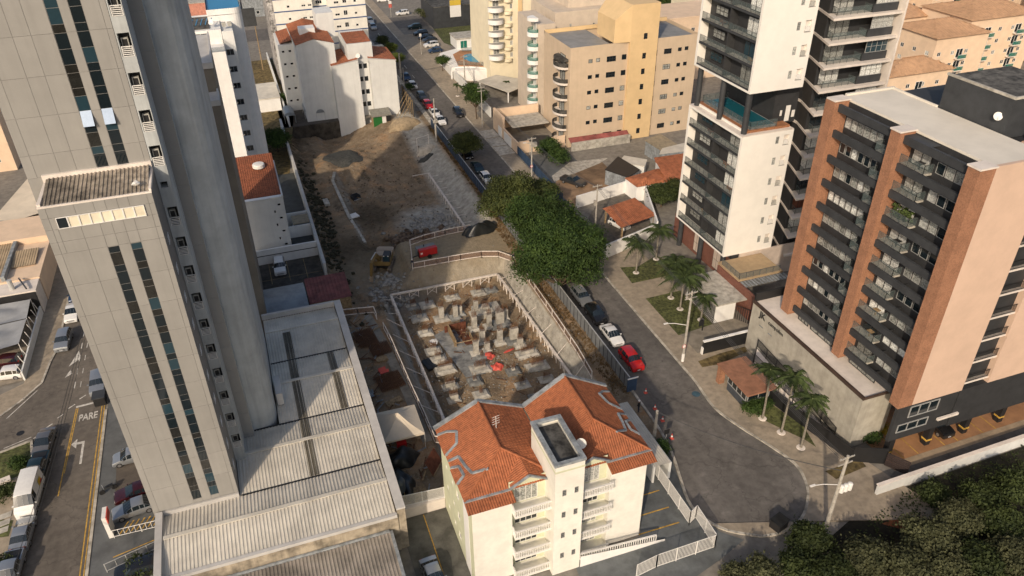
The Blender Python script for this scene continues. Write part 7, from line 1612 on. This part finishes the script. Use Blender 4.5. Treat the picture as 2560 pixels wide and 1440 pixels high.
MB().tube((-36.9,114,4),(-36.9,114,5.6),.35,.35,10).build('flue', m_rails, LB); MB().beam((-36.2,116,4.6),(-34.8,112.8,4.4),.18).build('roof_beam', m_dark2, LB); MB().box(-46,-33.7,128,136,4.2,5.2).build('upper_block', m_peach, LB)
BWl = thing('boundary_wall','white boundary wall with slim posts beside the left pavement','wall',(-34,105,0)); MB().beam((-33.9,112.4,.7),(-34.0,96,.7),.2,1.4).build('wall_body', m_offwh, BWl)
for k in range(9): MB().tube((-34.05,111.5-1.9*k,1.4),(-34.35,111.5-1.9*k,2.6),.05,.05,6).build('post', m_railw, BWl)
def sail(name, label, pts, m, sag, n=14):
    P_ = [Vector(p) for p in pts]; b = MB()
    for j in range(n+1):
        for i in range(n+1):
            u, v = i/n, j/n; q = P_[0]*(1-u)*(1-v)+P_[1]*u*(1-v)+P_[2]*u*v+P_[3]*(1-u)*v
            q.z += -sag*16*u*(1-u)*v*(1-v) + sag*1.3*max(0,1-8*((u-.5)**2+(v-.5)**2)); b.v.append(tuple(q))
    for j in range(n):
        for i in range(n): a = j*(n+1)+i; b.f.append((a,a+1,a+n+2,a+n+1)); b.m.append(0)
    t = thing(name, label, 'shade sail', (P_[0].x,P_[0].y,0)); b.build('fabric', m, t, True)
    for p in P_: MB().tube((p.x,p.y,0),tuple(p),.06,.05,6).build('post', m_railw, t)
sail('shade_sail','grey tensioned shade sail over the cars, farther of two',[(-44,106.5,2.6),(-34.6,107.5,2.6),(-34.6,112,3.0),(-44,112,3.0)],m_greyt,.5); sail('shade_sail','grey tensioned shade sail over the cars, nearer of two',[(-44,99.5,2.4),(-34.8,101.5,2.4),(-34.6,107.3,2.6),(-44,106.3,2.6)],m_greyt,.5)
sail('shade_sail','tan canvas awning left of the grey tower top terrace',[(-46,140,2.2),(-32,146,2.4),(-33,166,3.4),(-40,164,3.4)],m_awn,.1)
OB = thing('apartment_block','cream building with small dark windows at the left edge behind the tower','building',(-54,170,0))
hs = [(x_,x_+1.2,z_,z_+1.1) for x_ in (-60,-56.5,-53,-49.5) for z_ in (2,5,8,11,14,17)]
b = MB(); wall(b,'y-',172,-64,-46,0,20,hs,.12); b.box(-64,-46,172,186,0,20,skip='y-z-'); b.build('wall', m_peach, OB)
for h in hs: window(OB,'y-',172,*h,m_frame_w,m_glassd,.1,1,1,.08)
TRk = car('van','blue',-42,141,-20,'blue van near the tan awning at the left edge'); sheet('yard', [(-60,132.2),(-31,132.2),(-31,172),(-60,172)], .012, m_ground)
sheet('parking_lot', [(-46,95),(-34.2,96),(-34.2,112.3),(-46,112.3)], .1, mat('pale_lot',(0.27,0.23,0.18),.9,.1))
# ------------------------------------------------------------------ far centre: houses, billboard, fence
def simple_block(label, x0, x1, y0, y1, h, m, roofm=None, nfl=0, cat='building', name='building', seed=1):
    t = thing(name, label, cat, ((x0+x1)/2,(y0+y1)/2,0)); hs = []; n = int((x1-x0)/3.2)
    for k in range(nfl):
        for j in range(n): hs.append((x0+.8+j*(x1-x0-.8)/n, x0+1.9+j*(x1-x0-.8)/n, .9+2.9*k, 2.0+2.9*k))
    b = MB(); wall(b,'y-',y0,x0,x1,0,h,hs,.12); b.box(x0,x1,y0,y1,0,h,skip='y-z-z+'); b.build('wall', m, t)
    for hh in hs: window(t,'y-',y0,*hh,m_frame_w,m_glassd,.1,1,1,.08)
    if roofm == 'tile':
        xm = (x0+x1)/2; tile_roof(t,[(x0-.4,y1+.4,h),(x0-.4,y0-.4,h),(xm,y0-.4,h+1.6),(xm,y1+.4,h+1.6)],m_tile2,.8,1.0); tile_roof(t,[(x1+.4,y0-.4,h),(x1+.4,y1+.4,h),(xm,y1+.4,h+1.6),(xm,y0-.4,h+1.6)],m_tile2,.8,1.0); g_ = MB(); g_.face([(x0,y0,h),(x1,y0,h),(xm,y0,h+1.5)]); g_.build('gable', m, t)
    else: MB().box(x0-.1,x1+.1,y0-.1,y1+.1,h,h+.25).build('roof', roofm or m_conc, t)
    return t
simple_block('charcoal commercial building with a yellow and white banner at the far lot',62,84,246,262,6.5,m_dark2,m_roofgrey,0)
bn = thing('banner','yellow and white banner on the charcoal building','banner',(72,245.8,0)); p = PY(1138,16,245.7); MB().box(p.x-1.8,p.x+1.8,245.6,245.7,max(p.z-3.2,.3),p.z+2).build('white_sheet', m_railw, bn); MB().box(p.x-1.8,p.x+1.8,245.5,245.59,p.z+.4,p.z+2).build('yellow_top', flat('banner_yellow',(.6,.42,.05),.6), bn)
simple_block('small grey-white house right of the charcoal building',86,96,246,258,5,m_offwh,m_conc,1); simple_block('pink-walled shop on the far cross street behind the pool tower',-20,4,284,300,6,mat('salmon_wall',(0.55,0.24,0.17),.8),m_conc,1); simple_block('dark-fronted shop on the far cross street beside the pink shop',6,30,284,298,6,m_flash,m_roofgrey,1); simple_block('pale house on the far cross street left of the junction',-50,-22,284,300,7,m_beige2,'tile',2)
simple_block('white low block behind the pale beige tower',92,118,200,216,12,m_white,m_conc,2); simple_block('cream house behind the yellow apartment block',100,112,182,194,10,m_cream2,'tile',2); simple_block('white house with tile roof far behind the white tower',125,142,168,182,9,m_white,'tile',2); simple_block('pale apartment block at the far top right',135,160,205,225,22,m_cream2,m_conc,4); simple_block('pale house left of the dry lawn',-30,-12,236,252,6,m_beige2,'tile',1)
simple_block('small white graffiti-walled building beside the dry lawn',3.4,8.5,188,200,3.0,m_white,m_roofw,0,'building','outbuilding')
for i_,(a_,b2,c2,d2,h_,l_) in enumerate(((-90,-70,120,150,9,'tan house at the far left edge'),(-95,-66,190,215,12,'cream block at the far left behind the workshop'),(210,240,185,215,26,'cream block at the far right corner'),(230,260,150,175,15,'peach block beyond the right edge'))): simple_block(l_,a_,b2,c2,d2,h_,m_peach,m_conc,3)
BB = thing('billboard','dark back of a billboard standing on the dry lawn','billboard',(4.5,226,0)); p = PY(618,45,222); MB().box(p.x-2.2,p.x+2.2,222,222.3,p.z-2.2,p.z+2.4).build('board', m_dark2, BB)
for dx in (-1.6,1.6): MB().tube((p.x+dx,222.4,0),(p.x+dx,222.4,p.z),.12,.12,6).build('leg', m_plank, BB)
LWl = thing('boundary_wall','pale low wall between the dry lawn and the white apartment yard','wall',(9,205,0)); MB().box(8.9,9.2,176,232,0,2.0).build('wall_body', m_offwh, LWl)
# parking under and beside the cream block
CF = bar_fence('railing','tall white barred fence along the right side of the cream block forecourt',[tuple(G(1622,1165,0)[:2]),tuple(G(1722,1312,0)[:2]),tuple(G(1738,1296,0)[:2]),tuple(G(1786,1370,0)[:2]),tuple(G(1640,1420,0)[:2]),tuple(G(1590,1445,0)[:2])],1.9,m_railw,[.1]*6,.16)
sheet('forecourt', GP((1608,1160),(1640,1110),(1668,1120),(1688,1170),(1700,1210),(1730,1275),(1800,1330),(1860,1350),(1800,1400),(1700,1470),(1470,1500),(1440,1420),(1600,1340)), .02, mat('blue_grey_concrete',(0.14,0.15,0.15),.85,.15,.5,big=.2))
for a,b_ in (((1600,1290),(1672,1268)),((1597,1337),(1698,1306)),((1609,1238),(1648,1226))): line(tuple(G(*a)[:2]),tuple(G(*b_)[:2]),.14,m_yline,.03)
RM = thing('ramp_wall','white sloping ramp wall with a balustrade in front of the cream block','wall',(27,44,0)); a, b_ = G(1450,1418,0), G(1662,1352,0)
m0 = MB(); m0.face([(a.x,a.y,0),(b_.x,b_.y,0),(b_.x,b_.y,.3),(a.x,a.y,1.6)]); m0.build('wall_body', m_white, RM)
bal = MB(); 
for k in range(34): q = Vector((a.x,a.y+.15,1.0)).lerp(Vector((b_.x-1,b_.y+.15,.3)),k/33); bal.tube(q, q+Vector((0,0,.8)), .05,.05,6,0,False)
bal.beam((a.x,a.y+.15,1.85),(b_.x-1,b_.y+.15,1.15),.16,.1); bal.beam((a.x,a.y+.15,1.0),(b_.x-1,b_.y+.15,.3),.14,.1); bal.build('balustrade', m_railw, RM)

FC = bar_fence('railing','dark blue barred fence in front of the yellow apartment block parking',[(52.0,118),(52.0,142)],2.0,m_bluef,[.1,.1],.14)
sheet('parking_lot', [(52.2,118),(62.5,118),(62.5,141),(52.2,141)], .012, m_conc_dk)
SN = thing('shade_net','black shade net canopy on poles beside the curved dark balconies','canopy',(58,139,0)); MB().prism([tuple(G(a,b,3))[:2] for a,b in ((1322,352),(1345,362),(1385,352),(1372,338),(1335,338))], 2.9, 3.0).build('net', m_black, SN)
for a,b in ((1325,354),(1380,350)): q = G(a,b,3); MB().tube((q.x,q.y,0),(q.x,q.y,3),.06,.06,6).build('pole', m_rails, SN)
# ------------------------------------------------------------------ vegetation
def leafmat(name, a, b, sc=.8):
    M = mat(name, a, .7, .2, sc, 0, 1, 0, b, .25, .25); t = M.node_tree; bs = t.nodes['Principled BSDF']; o = t.nodes['Material Output']
    tr = t.nodes.new('ShaderNodeBsdfTranslucent'); ms = t.nodes.new('ShaderNodeMixShader'); ms.inputs[0].default_value = .22
    src = bs.inputs['Base Color'].links[0].from_socket; t.links.new(src, tr.inputs[0]); t.links.new(bs.outputs[0], ms.inputs[1]); t.links.new(tr.outputs[0], ms.inputs[2]); t.links.new(ms.outputs[0], o.inputs['Surface']); return M
l_big = leafmat('leaf_dark', (0.070,0.115,0.024), (0.022,0.048,0.013), 1.1)
l_big2 = leafmat('leaf_olive', (0.095,0.110,0.030), (0.030,0.044,0.014), 1.1)
l_yel = leafmat('leaf_yellowgreen', (0.13,0.16,0.03), (0.07,0.10,0.02), 1.3)
l_scr = leafmat('leaf_scrub', (0.125,0.130,0.062), (0.045,0.052,0.022), .9)
l_scr2 = leafmat('leaf_scrub_green', (0.065,0.085,0.024), (0.022,0.034,0.011), .9)
l_palm = leafmat('leaf_palm', (0.080,0.110,0.034), (0.030,0.048,0.016), 1.5)
l_gold = leafmat('leaf_gold', (0.40,0.26,0.02), (0.18,0.16,0.02), 2.0)
m_bark = mat('bark', (0.12,0.085,0.055), .9, .25, 4.0, .3, 20); m_palmtr = mat('palm_trunk', (0.22,0.195,0.155), .9, .15, 5.0, .2, 20)
def leaves(blobs, n, size, rng, clump=11):
    mb = MB(); tot = sum(b[3]*b[4]*b[5] for b in blobs)
    for (cx, cy, cz, rx, ry, rz_) in blobs:
        k = int(n*rx*ry*rz_/tot/clump)
        for _ in range(k):
            while True:
                d = Vector((rng.gauss(0,1), rng.gauss(0,1), rng.gauss(0,1)))
                if d.length > .1: break
            d.normalize()
            if d.z < -.55: d.z *= -.5; d.normalize()
            wob = 1+.22*math.sin(5*d.x+cx)*math.sin(4*d.y+cy)+.18*math.sin(9*d.z+7*d.x+cy)
            r = rng.uniform(.62,1.0)**.6*wob; c_ = Vector((cx+d.x*rx*r, cy+d.y*ry*r, cz+d.z*rz_*r))
            for __ in range(clump):
                p = c_+Vector((rng.gauss(0,1),rng.gauss(0,1),rng.gauss(0,.55)))*size*1.0
                nrm = (d+Vector((rng.gauss(0,.6),rng.gauss(0,.6),rng.gauss(0,.5)+.35))).normalized(); a = nrm.cross(Vector((rng.gauss(0,1),rng.gauss(0,1),rng.gauss(0,1)))); 
                if a.length < 1e-3: continue
                a.normalize(); b = nrm.cross(a); s_ = size*rng.uniform(.6,1.25); i = len(mb.v)
                mb.v += [tuple(p-a*s_*.5), tuple(p-b*s_*.30+nrm*s_*.06), tuple(p+a*s_*.5), tuple(p+b*s_*.30+nrm*s_*.06)]; mb.f.append((i,i+1,i+2,i+3)); mb.m.append(0)
    return mb
def tree(name, label, x, y, hc, r, n, m, seed, size=.32, trunk=True, flat_=.75, cat='tree', group=None, nb=9, z0=0.0, spread=.62):
    rng = random.Random(seed); t = thing(name, label, cat, (x,y,z0), group); blobs = []
    nb = max(nb, int(nb*1.9))
    for k in range(nb):
        zz = 1-1.35*(k+.5)/nb; rr = math.sqrt(max(0,1-zz*zz)); a = 2.39996*k+rng.uniform(-.35,.35); q = r*rng.uniform(.55,.82); s_ = r*rng.uniform(.22,.36)
        blobs.append((x+q*rr*math.cos(a), y+q*rr*math.sin(a), z0+hc+q*zz*flat_, s_*rng.uniform(.9,1.3), s_*rng.uniform(.9,1.3), s_*flat_*rng.uniform(.7,1.0)))
    blobs.append((x,y,z0+hc+.05*r*flat_,r*.5,r*.5,r*flat_*.5))
    c_ = leaves(blobs, n, size, rng).build('crown', m, t)
    if trunk:
        tb = MB(); base = Vector((x,y,z0-.1)); fk = Vector((x+rng.uniform(-.2,.2),y,z0+max(.6,hc-r*flat_*.75))); tr_ = max(.08,r*.045); tb.tube(base, fk, tr_*1.5, tr_, 8)
        for b in blobs[:-1]:
            mid = fk.lerp(Vector(b[:3]),.55)+Vector((0,0,-.2)); tb.tube(fk, mid, tr_*.7, tr_*.4, 6); tb.tube(mid, Vector(b[:3]), tr_*.4, tr_*.15, 5)
        tb.build('trunk', m_bark, t)
    return t
gT = 'big street trees beside the grey hoarding'
p = G(1283,508,5.0); tree('street_tree','broad dark green tree at the upper left of the big trees, by the blue hoarding',p.x,p.y,5.2,5.6,26000,l_big2,1,.36,group=gT,nb=9,flat_=.95)
p = G(1362,565,5.6); tree('street_tree','tall middle tree of the big street trees, its crown over the road',p.x,p.y,5.8,5.8,26000,l_big,2,.36,group=gT,nb=9,flat_=.95)
p = G(1400,648,5.4); tree('street_tree','largest nearest tree of the big street trees, drooping above the silver car',p.x,p.y,5.4,6.9,38000,l_big,3,.36,group=gT,nb=11,flat_=.9)
p = G(1352,478,4.6); tree('street_tree','rounded tree behind the big street trees, against the car park fence',p.x,p.y,4.4,3.2,9000,l_big2,4,.34,group=gT)
p = G(1160,365,2.9); tree('street_tree','small spreading tree between the blue hoarding and the road',p.x,p.y,3.0,3.3,9000,l_big2,5,.32)
p = G(1192,298,0); tree('street_tree','leafy tree on the right pavement beside the slim concrete pole',p.x,p.y,5.2,2.7,7000,l_big,6,.32,flat_=1.2); p = G(1178,260,0); tree('street_tree','smaller leafy tree just behind the one by the slim pole',p.x,p.y,3.6,2.2,4500,l_big,7,.32)
p = G(1107,178,0); tree('street_tree','small round tree before the white pool court wall',p.x,p.y,2.8,1.9,3500,l_big,8,.3)
for k,(a,b,l_) in enumerate(((956,104,'round clipped tree nearest the striped block'),(975,121,'round clipped tree in the middle of three'),(993,146,'yellow-green round tree beside the twin-block roof'))): p = G(a,b,3.0); tree('street_tree',l_,p.x,p.y,3.0,2.1,4200,l_yel if k else l_big2,20+k,.3,group='round trees on the left kerb')
p = G(1023,219,1.0); tree('hedge','dark round hedge beside the white hatchback',p.x,p.y,1.1,1.2,1500,l_big,30,.25,False,cat='hedge')
p = G(1655,492,2); tree('garden_tree','leafy garden tree behind the white boundary wall',p.x,p.y,2.4,3.0,6500,l_scr2,31,.32); p = G(1690,478,2); tree('garden_tree','garden tree half hidden by the white tower',p.x,p.y,2.4,2.4,4000,l_big2,32,.32)
p = G(1372,372,2.0); tree('garden_tree','palm-like bush below the curved dark balconies',p.x,p.y,2.2,2.6,5000,l_big,33,.35); p = G(1396,392,1.5); tree('garden_tree','low dark bush at the corner of the block wall',p.x,p.y,1.5,2.2,3500,l_big,34,.35)
p = G(690,352,2.5); tree('garden_tree','dark dense tree against the pool tower base',p.x,p.y,2.6,3.2,7000,l_big,35,.35); p = G(700,252,1.0); tree('shrub','dark bush in the corner of the apartment yard',p.x,p.y,1.3,1.8,2500,l_big,36,.3,False,cat='shrub')
p = G(1652,1118,.9); tree('shrub','round green bush beside the cones and the square sign',p.x,p.y,.9,1.15,2600,l_big,37,.22,False,cat='shrub'); p = G(1880,1020,.7); tree('hedge','low green hedge in front of the guard hut',p.x,p.y,.8,1.4,2600,l_big,38,.22,False,cat='hedge'); p = G(1905,1010,.7); tree('hedge','low green hedge at the corner of the guard hut',p.x,p.y,.8,1.2,2000,l_big,39,.22,False,cat='hedge')
bpy.data.objects.remove(YB); p = G(2195,1070,.8); tree('shrub','yellow-flowering round shrub at the podium corner',p.x,p.y,.9,1.15,3000,l_gold,40,.2,False,cat='shrub'); p = G(2170,1090,.6); tree('shrub','dark planter shrub at the foot of the ramps',p.x,p.y,.7,1.4,2200,l_big,41,.25,False,cat='shrub')
p = G(352,1415,.8); tree('shrub','palm-like green shrub against the shed wall at the bottom left',p.x,p.y,.8,1.3,1800,l_scr2,42,.3,False,cat='shrub'); p = G(45,1158,.5); tree('shrub','low dark shrub behind the concrete bench',p.x,p.y,.5,1.1,1500,l_big,43,.22,False,cat='shrub'); p = G(8,1230,.8); tree('shrub','green shrub at the left edge beside the van',p.x,p.y,.8,1.2,1600,l_scr2,44,.25,False,cat='shrub'); p = G(5,1410,.6); tree('shrub','green shrub at the bottom left corner',p.x,p.y,.6,1.1,1400,l_scr2,45,.25,False,cat='shrub')
for k,(a,b,r_) in enumerate(((1640,40,5),(1680,5,6),(1620,8,5),(1580,2,6),(1760,3,6))): p = G(a,b,4); tree('far_tree',('dark tree beyond the yellow stair tower','dense dark tree behind the pale long building','dark tree at the top edge left of the white tower','dark tree at the top edge behind the beige rear block','dark tree at the top edge beside the white tower')[k],p.x,p.y,4,r_,5000,l_big,50+k,.6)
for k,(a,b) in enumerate(((1068,38),(1090,45),(1128,30),(1215,30))): p = G(a,b,1.5); tree('far_tree',('small bushy tree on the far lawn, leftmost','small bushy tree on the far lawn, second from left','small tree before the charcoal building','leafy tree beside the small grey-white house')[k],p.x,p.y,1.8,2.2,1800,l_scr,60+k,.4)
p = G(1060,28,.5); tree('hedge','clipped low hedge at the far corner lawn',p.x,p.y,.5,3.5,2500,l_big2,70,.3,False,.2,cat='hedge')
# palms
def palm(label, px, py, h, r, seed, nf=14, trunk_r=.12, m=None, z0=.1):
    rng = random.Random(seed); p = G(px,py,z0); t = thing('palm_tree', label, 'palm', (p.x,p.y,z0), 'palms beside the street'); lean = Vector((rng.uniform(-.3,.3),rng.uniform(-.3,.3),0)); pts = [p+lean*(k/6)**2+Vector((0,0,h*k/6)) for k in range(7)]
    tb = MB(); 
    for k in range(6): tb.tube(pts[k],pts[k+1],trunk_r*(1.25-.5*k/6),trunk_r*(1.25-.5*(k+1)/6),9,0,k==5)
    tb.build('trunk', m_palmtr, t); top = pts[-1]; MB().lathe((top.x,top.y,top.z-.9),[(trunk_r*.8,0),(trunk_r*1.0,.4),(trunk_r*.5,1.1)],8).build('crownshaft', mat('palm_shaft',(0.16,0.19,0.08),.6), t)
    MB().lathe((p.x,p.y,z0-.06),[(.55,0),(.5,.12),(.3,.14)],12).build('root_collar', m_slab, t)
    for f in range(nf):
        a = 6.283*f/nf+rng.uniform(-.2,.2); el = rng.uniform(.15,1.15); L = r*rng.uniform(.95,1.25); d = Vector((math.cos(a),math.sin(a),0)); fr = MB(); prev = top; n = 16; sd = d.cross(Vector((0,0,1)))
        for k in range(1,n+1):
            u = k/n; q = top+d*L*(u*math.cos(el*.6)*.95)+Vector((0,0,L*(math.sin(el)*u*.9-1.05*u*u*(.55+.3*math.cos(el)))))
            fr.tube(prev,q,.025*(1-.7*u),.025*(1-.7*u),3,0,False)
            lw = .62*math.sin(math.pi*min(1,u*.9+.12))**.7*r/2.4
            for s_ in (-1,1):
                for j in range(2):
                    b0 = prev.lerp(q,(j+.3)/2); tip = b0+sd*s_*lw*rng.uniform(.75,1.1)+d*lw*.45+Vector((0,0,-lw*rng.uniform(.3,.8))); w_ = d*.075
                    i = len(fr.v); fr.v += [tuple(b0-w_),tuple(b0+w_),tuple(tip)]; fr.f.append((i,i+1,i+2)); fr.m.append(0)
            prev = q
        fr.build('frond', m or l_palm, t)
palm('palm beside the guard hut, leftmost of three on the pavement curve',1906,1046,7.4,2.5,1); palm('palm in the middle of three on the pavement curve',1953,1081,8.2,2.6,2); palm('palm nearest the turning circle, last of three on the curve',2002,1119,7.4,2.4,3)
palm('palm on the far small lawn in front of the white tower',1590,682,5.4,3.1,4,19); palm('palm standing against the white garage wall',1640,648,5.2,3.0,5,19); palm('palm beside the paved path between the two lawns',1677,745,6.0,3.2,6,20); palm('palm with the fullest crown on the near lawn',1700,773,5.6,3.4,7,22); palm('palm behind the others near the tower columns',1722,745,5.2,3.0,8,19); palm('palm at the driveway end of the near lawn',1752,800,4.0,2.2,9,15)
palm('small palm on the right pavement before the canopy wall',1144,240,2.8,1.4,10,11,.1); palm('small palm next to the parked cars under the carport',1268,230,2.6,1.4,11,11,.1)
# scrub at the bottom right
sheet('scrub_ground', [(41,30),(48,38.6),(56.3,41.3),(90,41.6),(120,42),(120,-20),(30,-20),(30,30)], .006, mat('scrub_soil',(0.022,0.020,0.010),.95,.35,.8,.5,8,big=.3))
sheet('clay_patch', GP((2205,1310),(2250,1288),(2305,1280),(2310,1310),(2260,1325)), .02, mat('red_clay',(0.22,0.075,0.03),.95,.2,1.2))
SC = [(2030,1345,2.2,0,'shading the kerb by the transformer pole'),(1905,1428,1.7,1,'at the bottom edge beside the forecourt fence'),(2165,1395,2.6,1,'with pale olive top at the bottom edge, left of the clay patch'),(2085,1422,2.0,0,'dark one between the pole and the pale olive bush'),(2330,1350,3.0,1,'tall pale one right of the clay patch'),(2275,1418,2.6,1,'at the bottom edge below the clay patch'),(2405,1290,2.4,1,'pale one above the tall pale bush'),(2455,1240,2.2,0,'green one below the boundary wall'),(2540,1215,2.5,0,'at the right edge below the boundary wall'),(2500,1300,2.4,0,'in the middle of the right edge'),(2550,1395,2.8,1,'at the bottom right corner'),(2450,1400,2.4,0,'left of the bottom right corner'),(2375,1425,2.2,1,'at the bottom edge in the dark gap'),(2340,1240,1.5,0,'low one between the clay patch and the wall'),(1995,1412,1.8,0,'behind the kerb skip'),(1845,1442,1.4,1,'leftmost at the bottom edge')]
lbl = [q[4] for q in SC]; SC = [q[:4] for q in SC]
for k,(a,b,r_,t_) in enumerate(SC):
    p = G(a,b,2.4 if r_ > 1.5 else 1.0); tree('bush','scrub bush '+lbl[k],p.x,p.y,1.9 if r_ > 1.5 else .9,r_*.84,int(1500*r_*r_+1200),l_scr if t_ else l_scr2,80+k,.34,True,.95,'bush','scrub bushes at the bottom right',8)
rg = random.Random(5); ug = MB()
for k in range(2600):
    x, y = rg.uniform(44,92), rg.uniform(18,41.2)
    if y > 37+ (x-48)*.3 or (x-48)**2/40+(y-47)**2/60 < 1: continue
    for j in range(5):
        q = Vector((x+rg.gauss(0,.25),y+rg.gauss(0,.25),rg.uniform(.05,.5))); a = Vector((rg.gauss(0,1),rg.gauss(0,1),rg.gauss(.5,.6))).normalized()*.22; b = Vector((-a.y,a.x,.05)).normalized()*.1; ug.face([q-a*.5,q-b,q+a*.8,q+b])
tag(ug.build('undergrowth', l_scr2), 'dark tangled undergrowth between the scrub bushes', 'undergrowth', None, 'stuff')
# tufts of dry grass on the site verge
vg = MB()
for k in range(1500):
    x, y = rg.uniform(37.2,39.1), rg.uniform(66,122) if k%3 else rg.uniform(122,165)
    if y > 115: x = 38.5+rg.random()*.7
    for j in range(3):
        q = Vector((x+rg.gauss(0,.12),y+rg.gauss(0,.12),site_h(x,y)+.08)); a = Vector((rg.gauss(0,.6),rg.gauss(0,.6),1)).normalized()*rg.uniform(.15,.4); b = Vector((-a.y-.2,a.x,.05)).normalized()*.06; vg.face([q-a*.4,q-b,q+a*.8,q+b])
tag(vg.build('verge_weeds', leafmat('dry_weed',(0.20,0.12,0.055),(0.10,0.07,0.03),2.0)), 'dry brown weeds along the inside of the hoardings', 'weeds', None, 'stuff')
# ------------------------------------------------------------------ people
def person_mesh():
    V = [(0,0,.95),(0,0,1.15),(0,.0,1.38),(0,0,1.50),(0,.02,1.62),(0,.02,1.76),(.19,0,1.42),(.27,.05,1.15),(.24,.16,.95),(-.19,0,1.42),(-.28,.03,1.15),(-.26,.14,.92),(.10,0,.90),(.12,.06,.50),(.12,-.02,.08),(.13,.16,.04),(-.10,0,.90),(-.13,-.04,.50),(-.13,-.14,.08),(-.14,.04,.04)]
    E_ = [(0,1),(1,2),(2,3),(3,4),(4,5),(2,6),(6,7),(7,8),(2,9),(9,10),(10,11),(0,12),(12,13),(13,14),(14,15),(0,16),(16,17),(17,18),(18,19)]
    rad = [.15,.14,.16,.065,.10,.085,.075,.055,.045,.075,.055,.045,.10,.075,.055,.05,.10,.075,.055,.05]
    me = bpy.data.meshes.new('skel'); me.from_pydata(V, E_, []); o = bpy.data.objects.new('skel', me); COL.objects.link(o); md = o.modifiers.new('s','SKIN')
    for i, r_ in enumerate(rad): me.skin_vertices[0].data[i].radius = (r_, r_)
    me.skin_vertices[0].data[0].use_root = True
    sb = o.modifiers.new('d','SUBSURF'); sb.levels = 1
    bpy.context.view_layer.update(); dg = bpy.context.evaluated_depsgraph_get(); out = bpy.data.meshes.new_from_object(o.evaluated_get(dg)); bpy.data.objects.remove(o); return out
PM = person_mesh(); m_skin = flat('skin',(0.30,0.16,0.10),.6)
def person(label, px, py, z, shirt, trousers, helmet, ang):
    p = G(px,py,z); me = PM.copy(); me.materials.clear()
    for q in (trousers, shirt, m_skin): me.materials.append(q)
    for pl in me.polygons:
        c_ = pl.center; pl.material_index = 2 if (c_.z > 1.50 or (abs(c_.x) > .2 and c_.z < 1.0 and c_.z > .85)) else 1 if c_.z > .93 else 0; pl.use_smooth = True
    zz = site_h(p.x,p.y) if (SX0<p.x<SX1 and SY0<p.y<SY1) else z
    t = thing('person', label, 'person', (p.x,p.y,zz), None, R(ang)); o = bpy.data.objects.new('body', me); COL.objects.link(o); o.parent = t
    if helmet: MB().lathe((0,.02,1.70),[(.155,0),(.13,.02),(.12,.09),(.07,.15),(.01,.165)],12).build('helmet', helmet, t, local=True)
    else: MB().lathe((0,.01,1.70),[(.10,0),(.105,.06),(.07,.12),(.01,.14)],10).build('hair', m_black, t, local=True)
m_navy = flat('navy_cloth',(0.02,0.025,0.04),.8); m_jeans = flat('jeans',(0.05,0.06,0.09),.8)
person('worker in dark clothes and white helmet at the platform corner',1032,671,0,m_navy,m_jeans,m_railw,120); person('worker in dark clothes at the right end of the platform rail, white helmet',1283,655,0,m_navy,m_navy,m_railw,200); person('worker in dark clothes standing by the plywood shaft in the pit',1155,817,-3.4,m_navy,m_navy,None,160); person('person in a dark vest walking beside the traffic cones',1596,1028,0,m_black,m_navy,m_railw,30); person('worker with white helmet at the end of the blue hoarding',1089,333,0,m_navy,m_navy,m_railw,150)
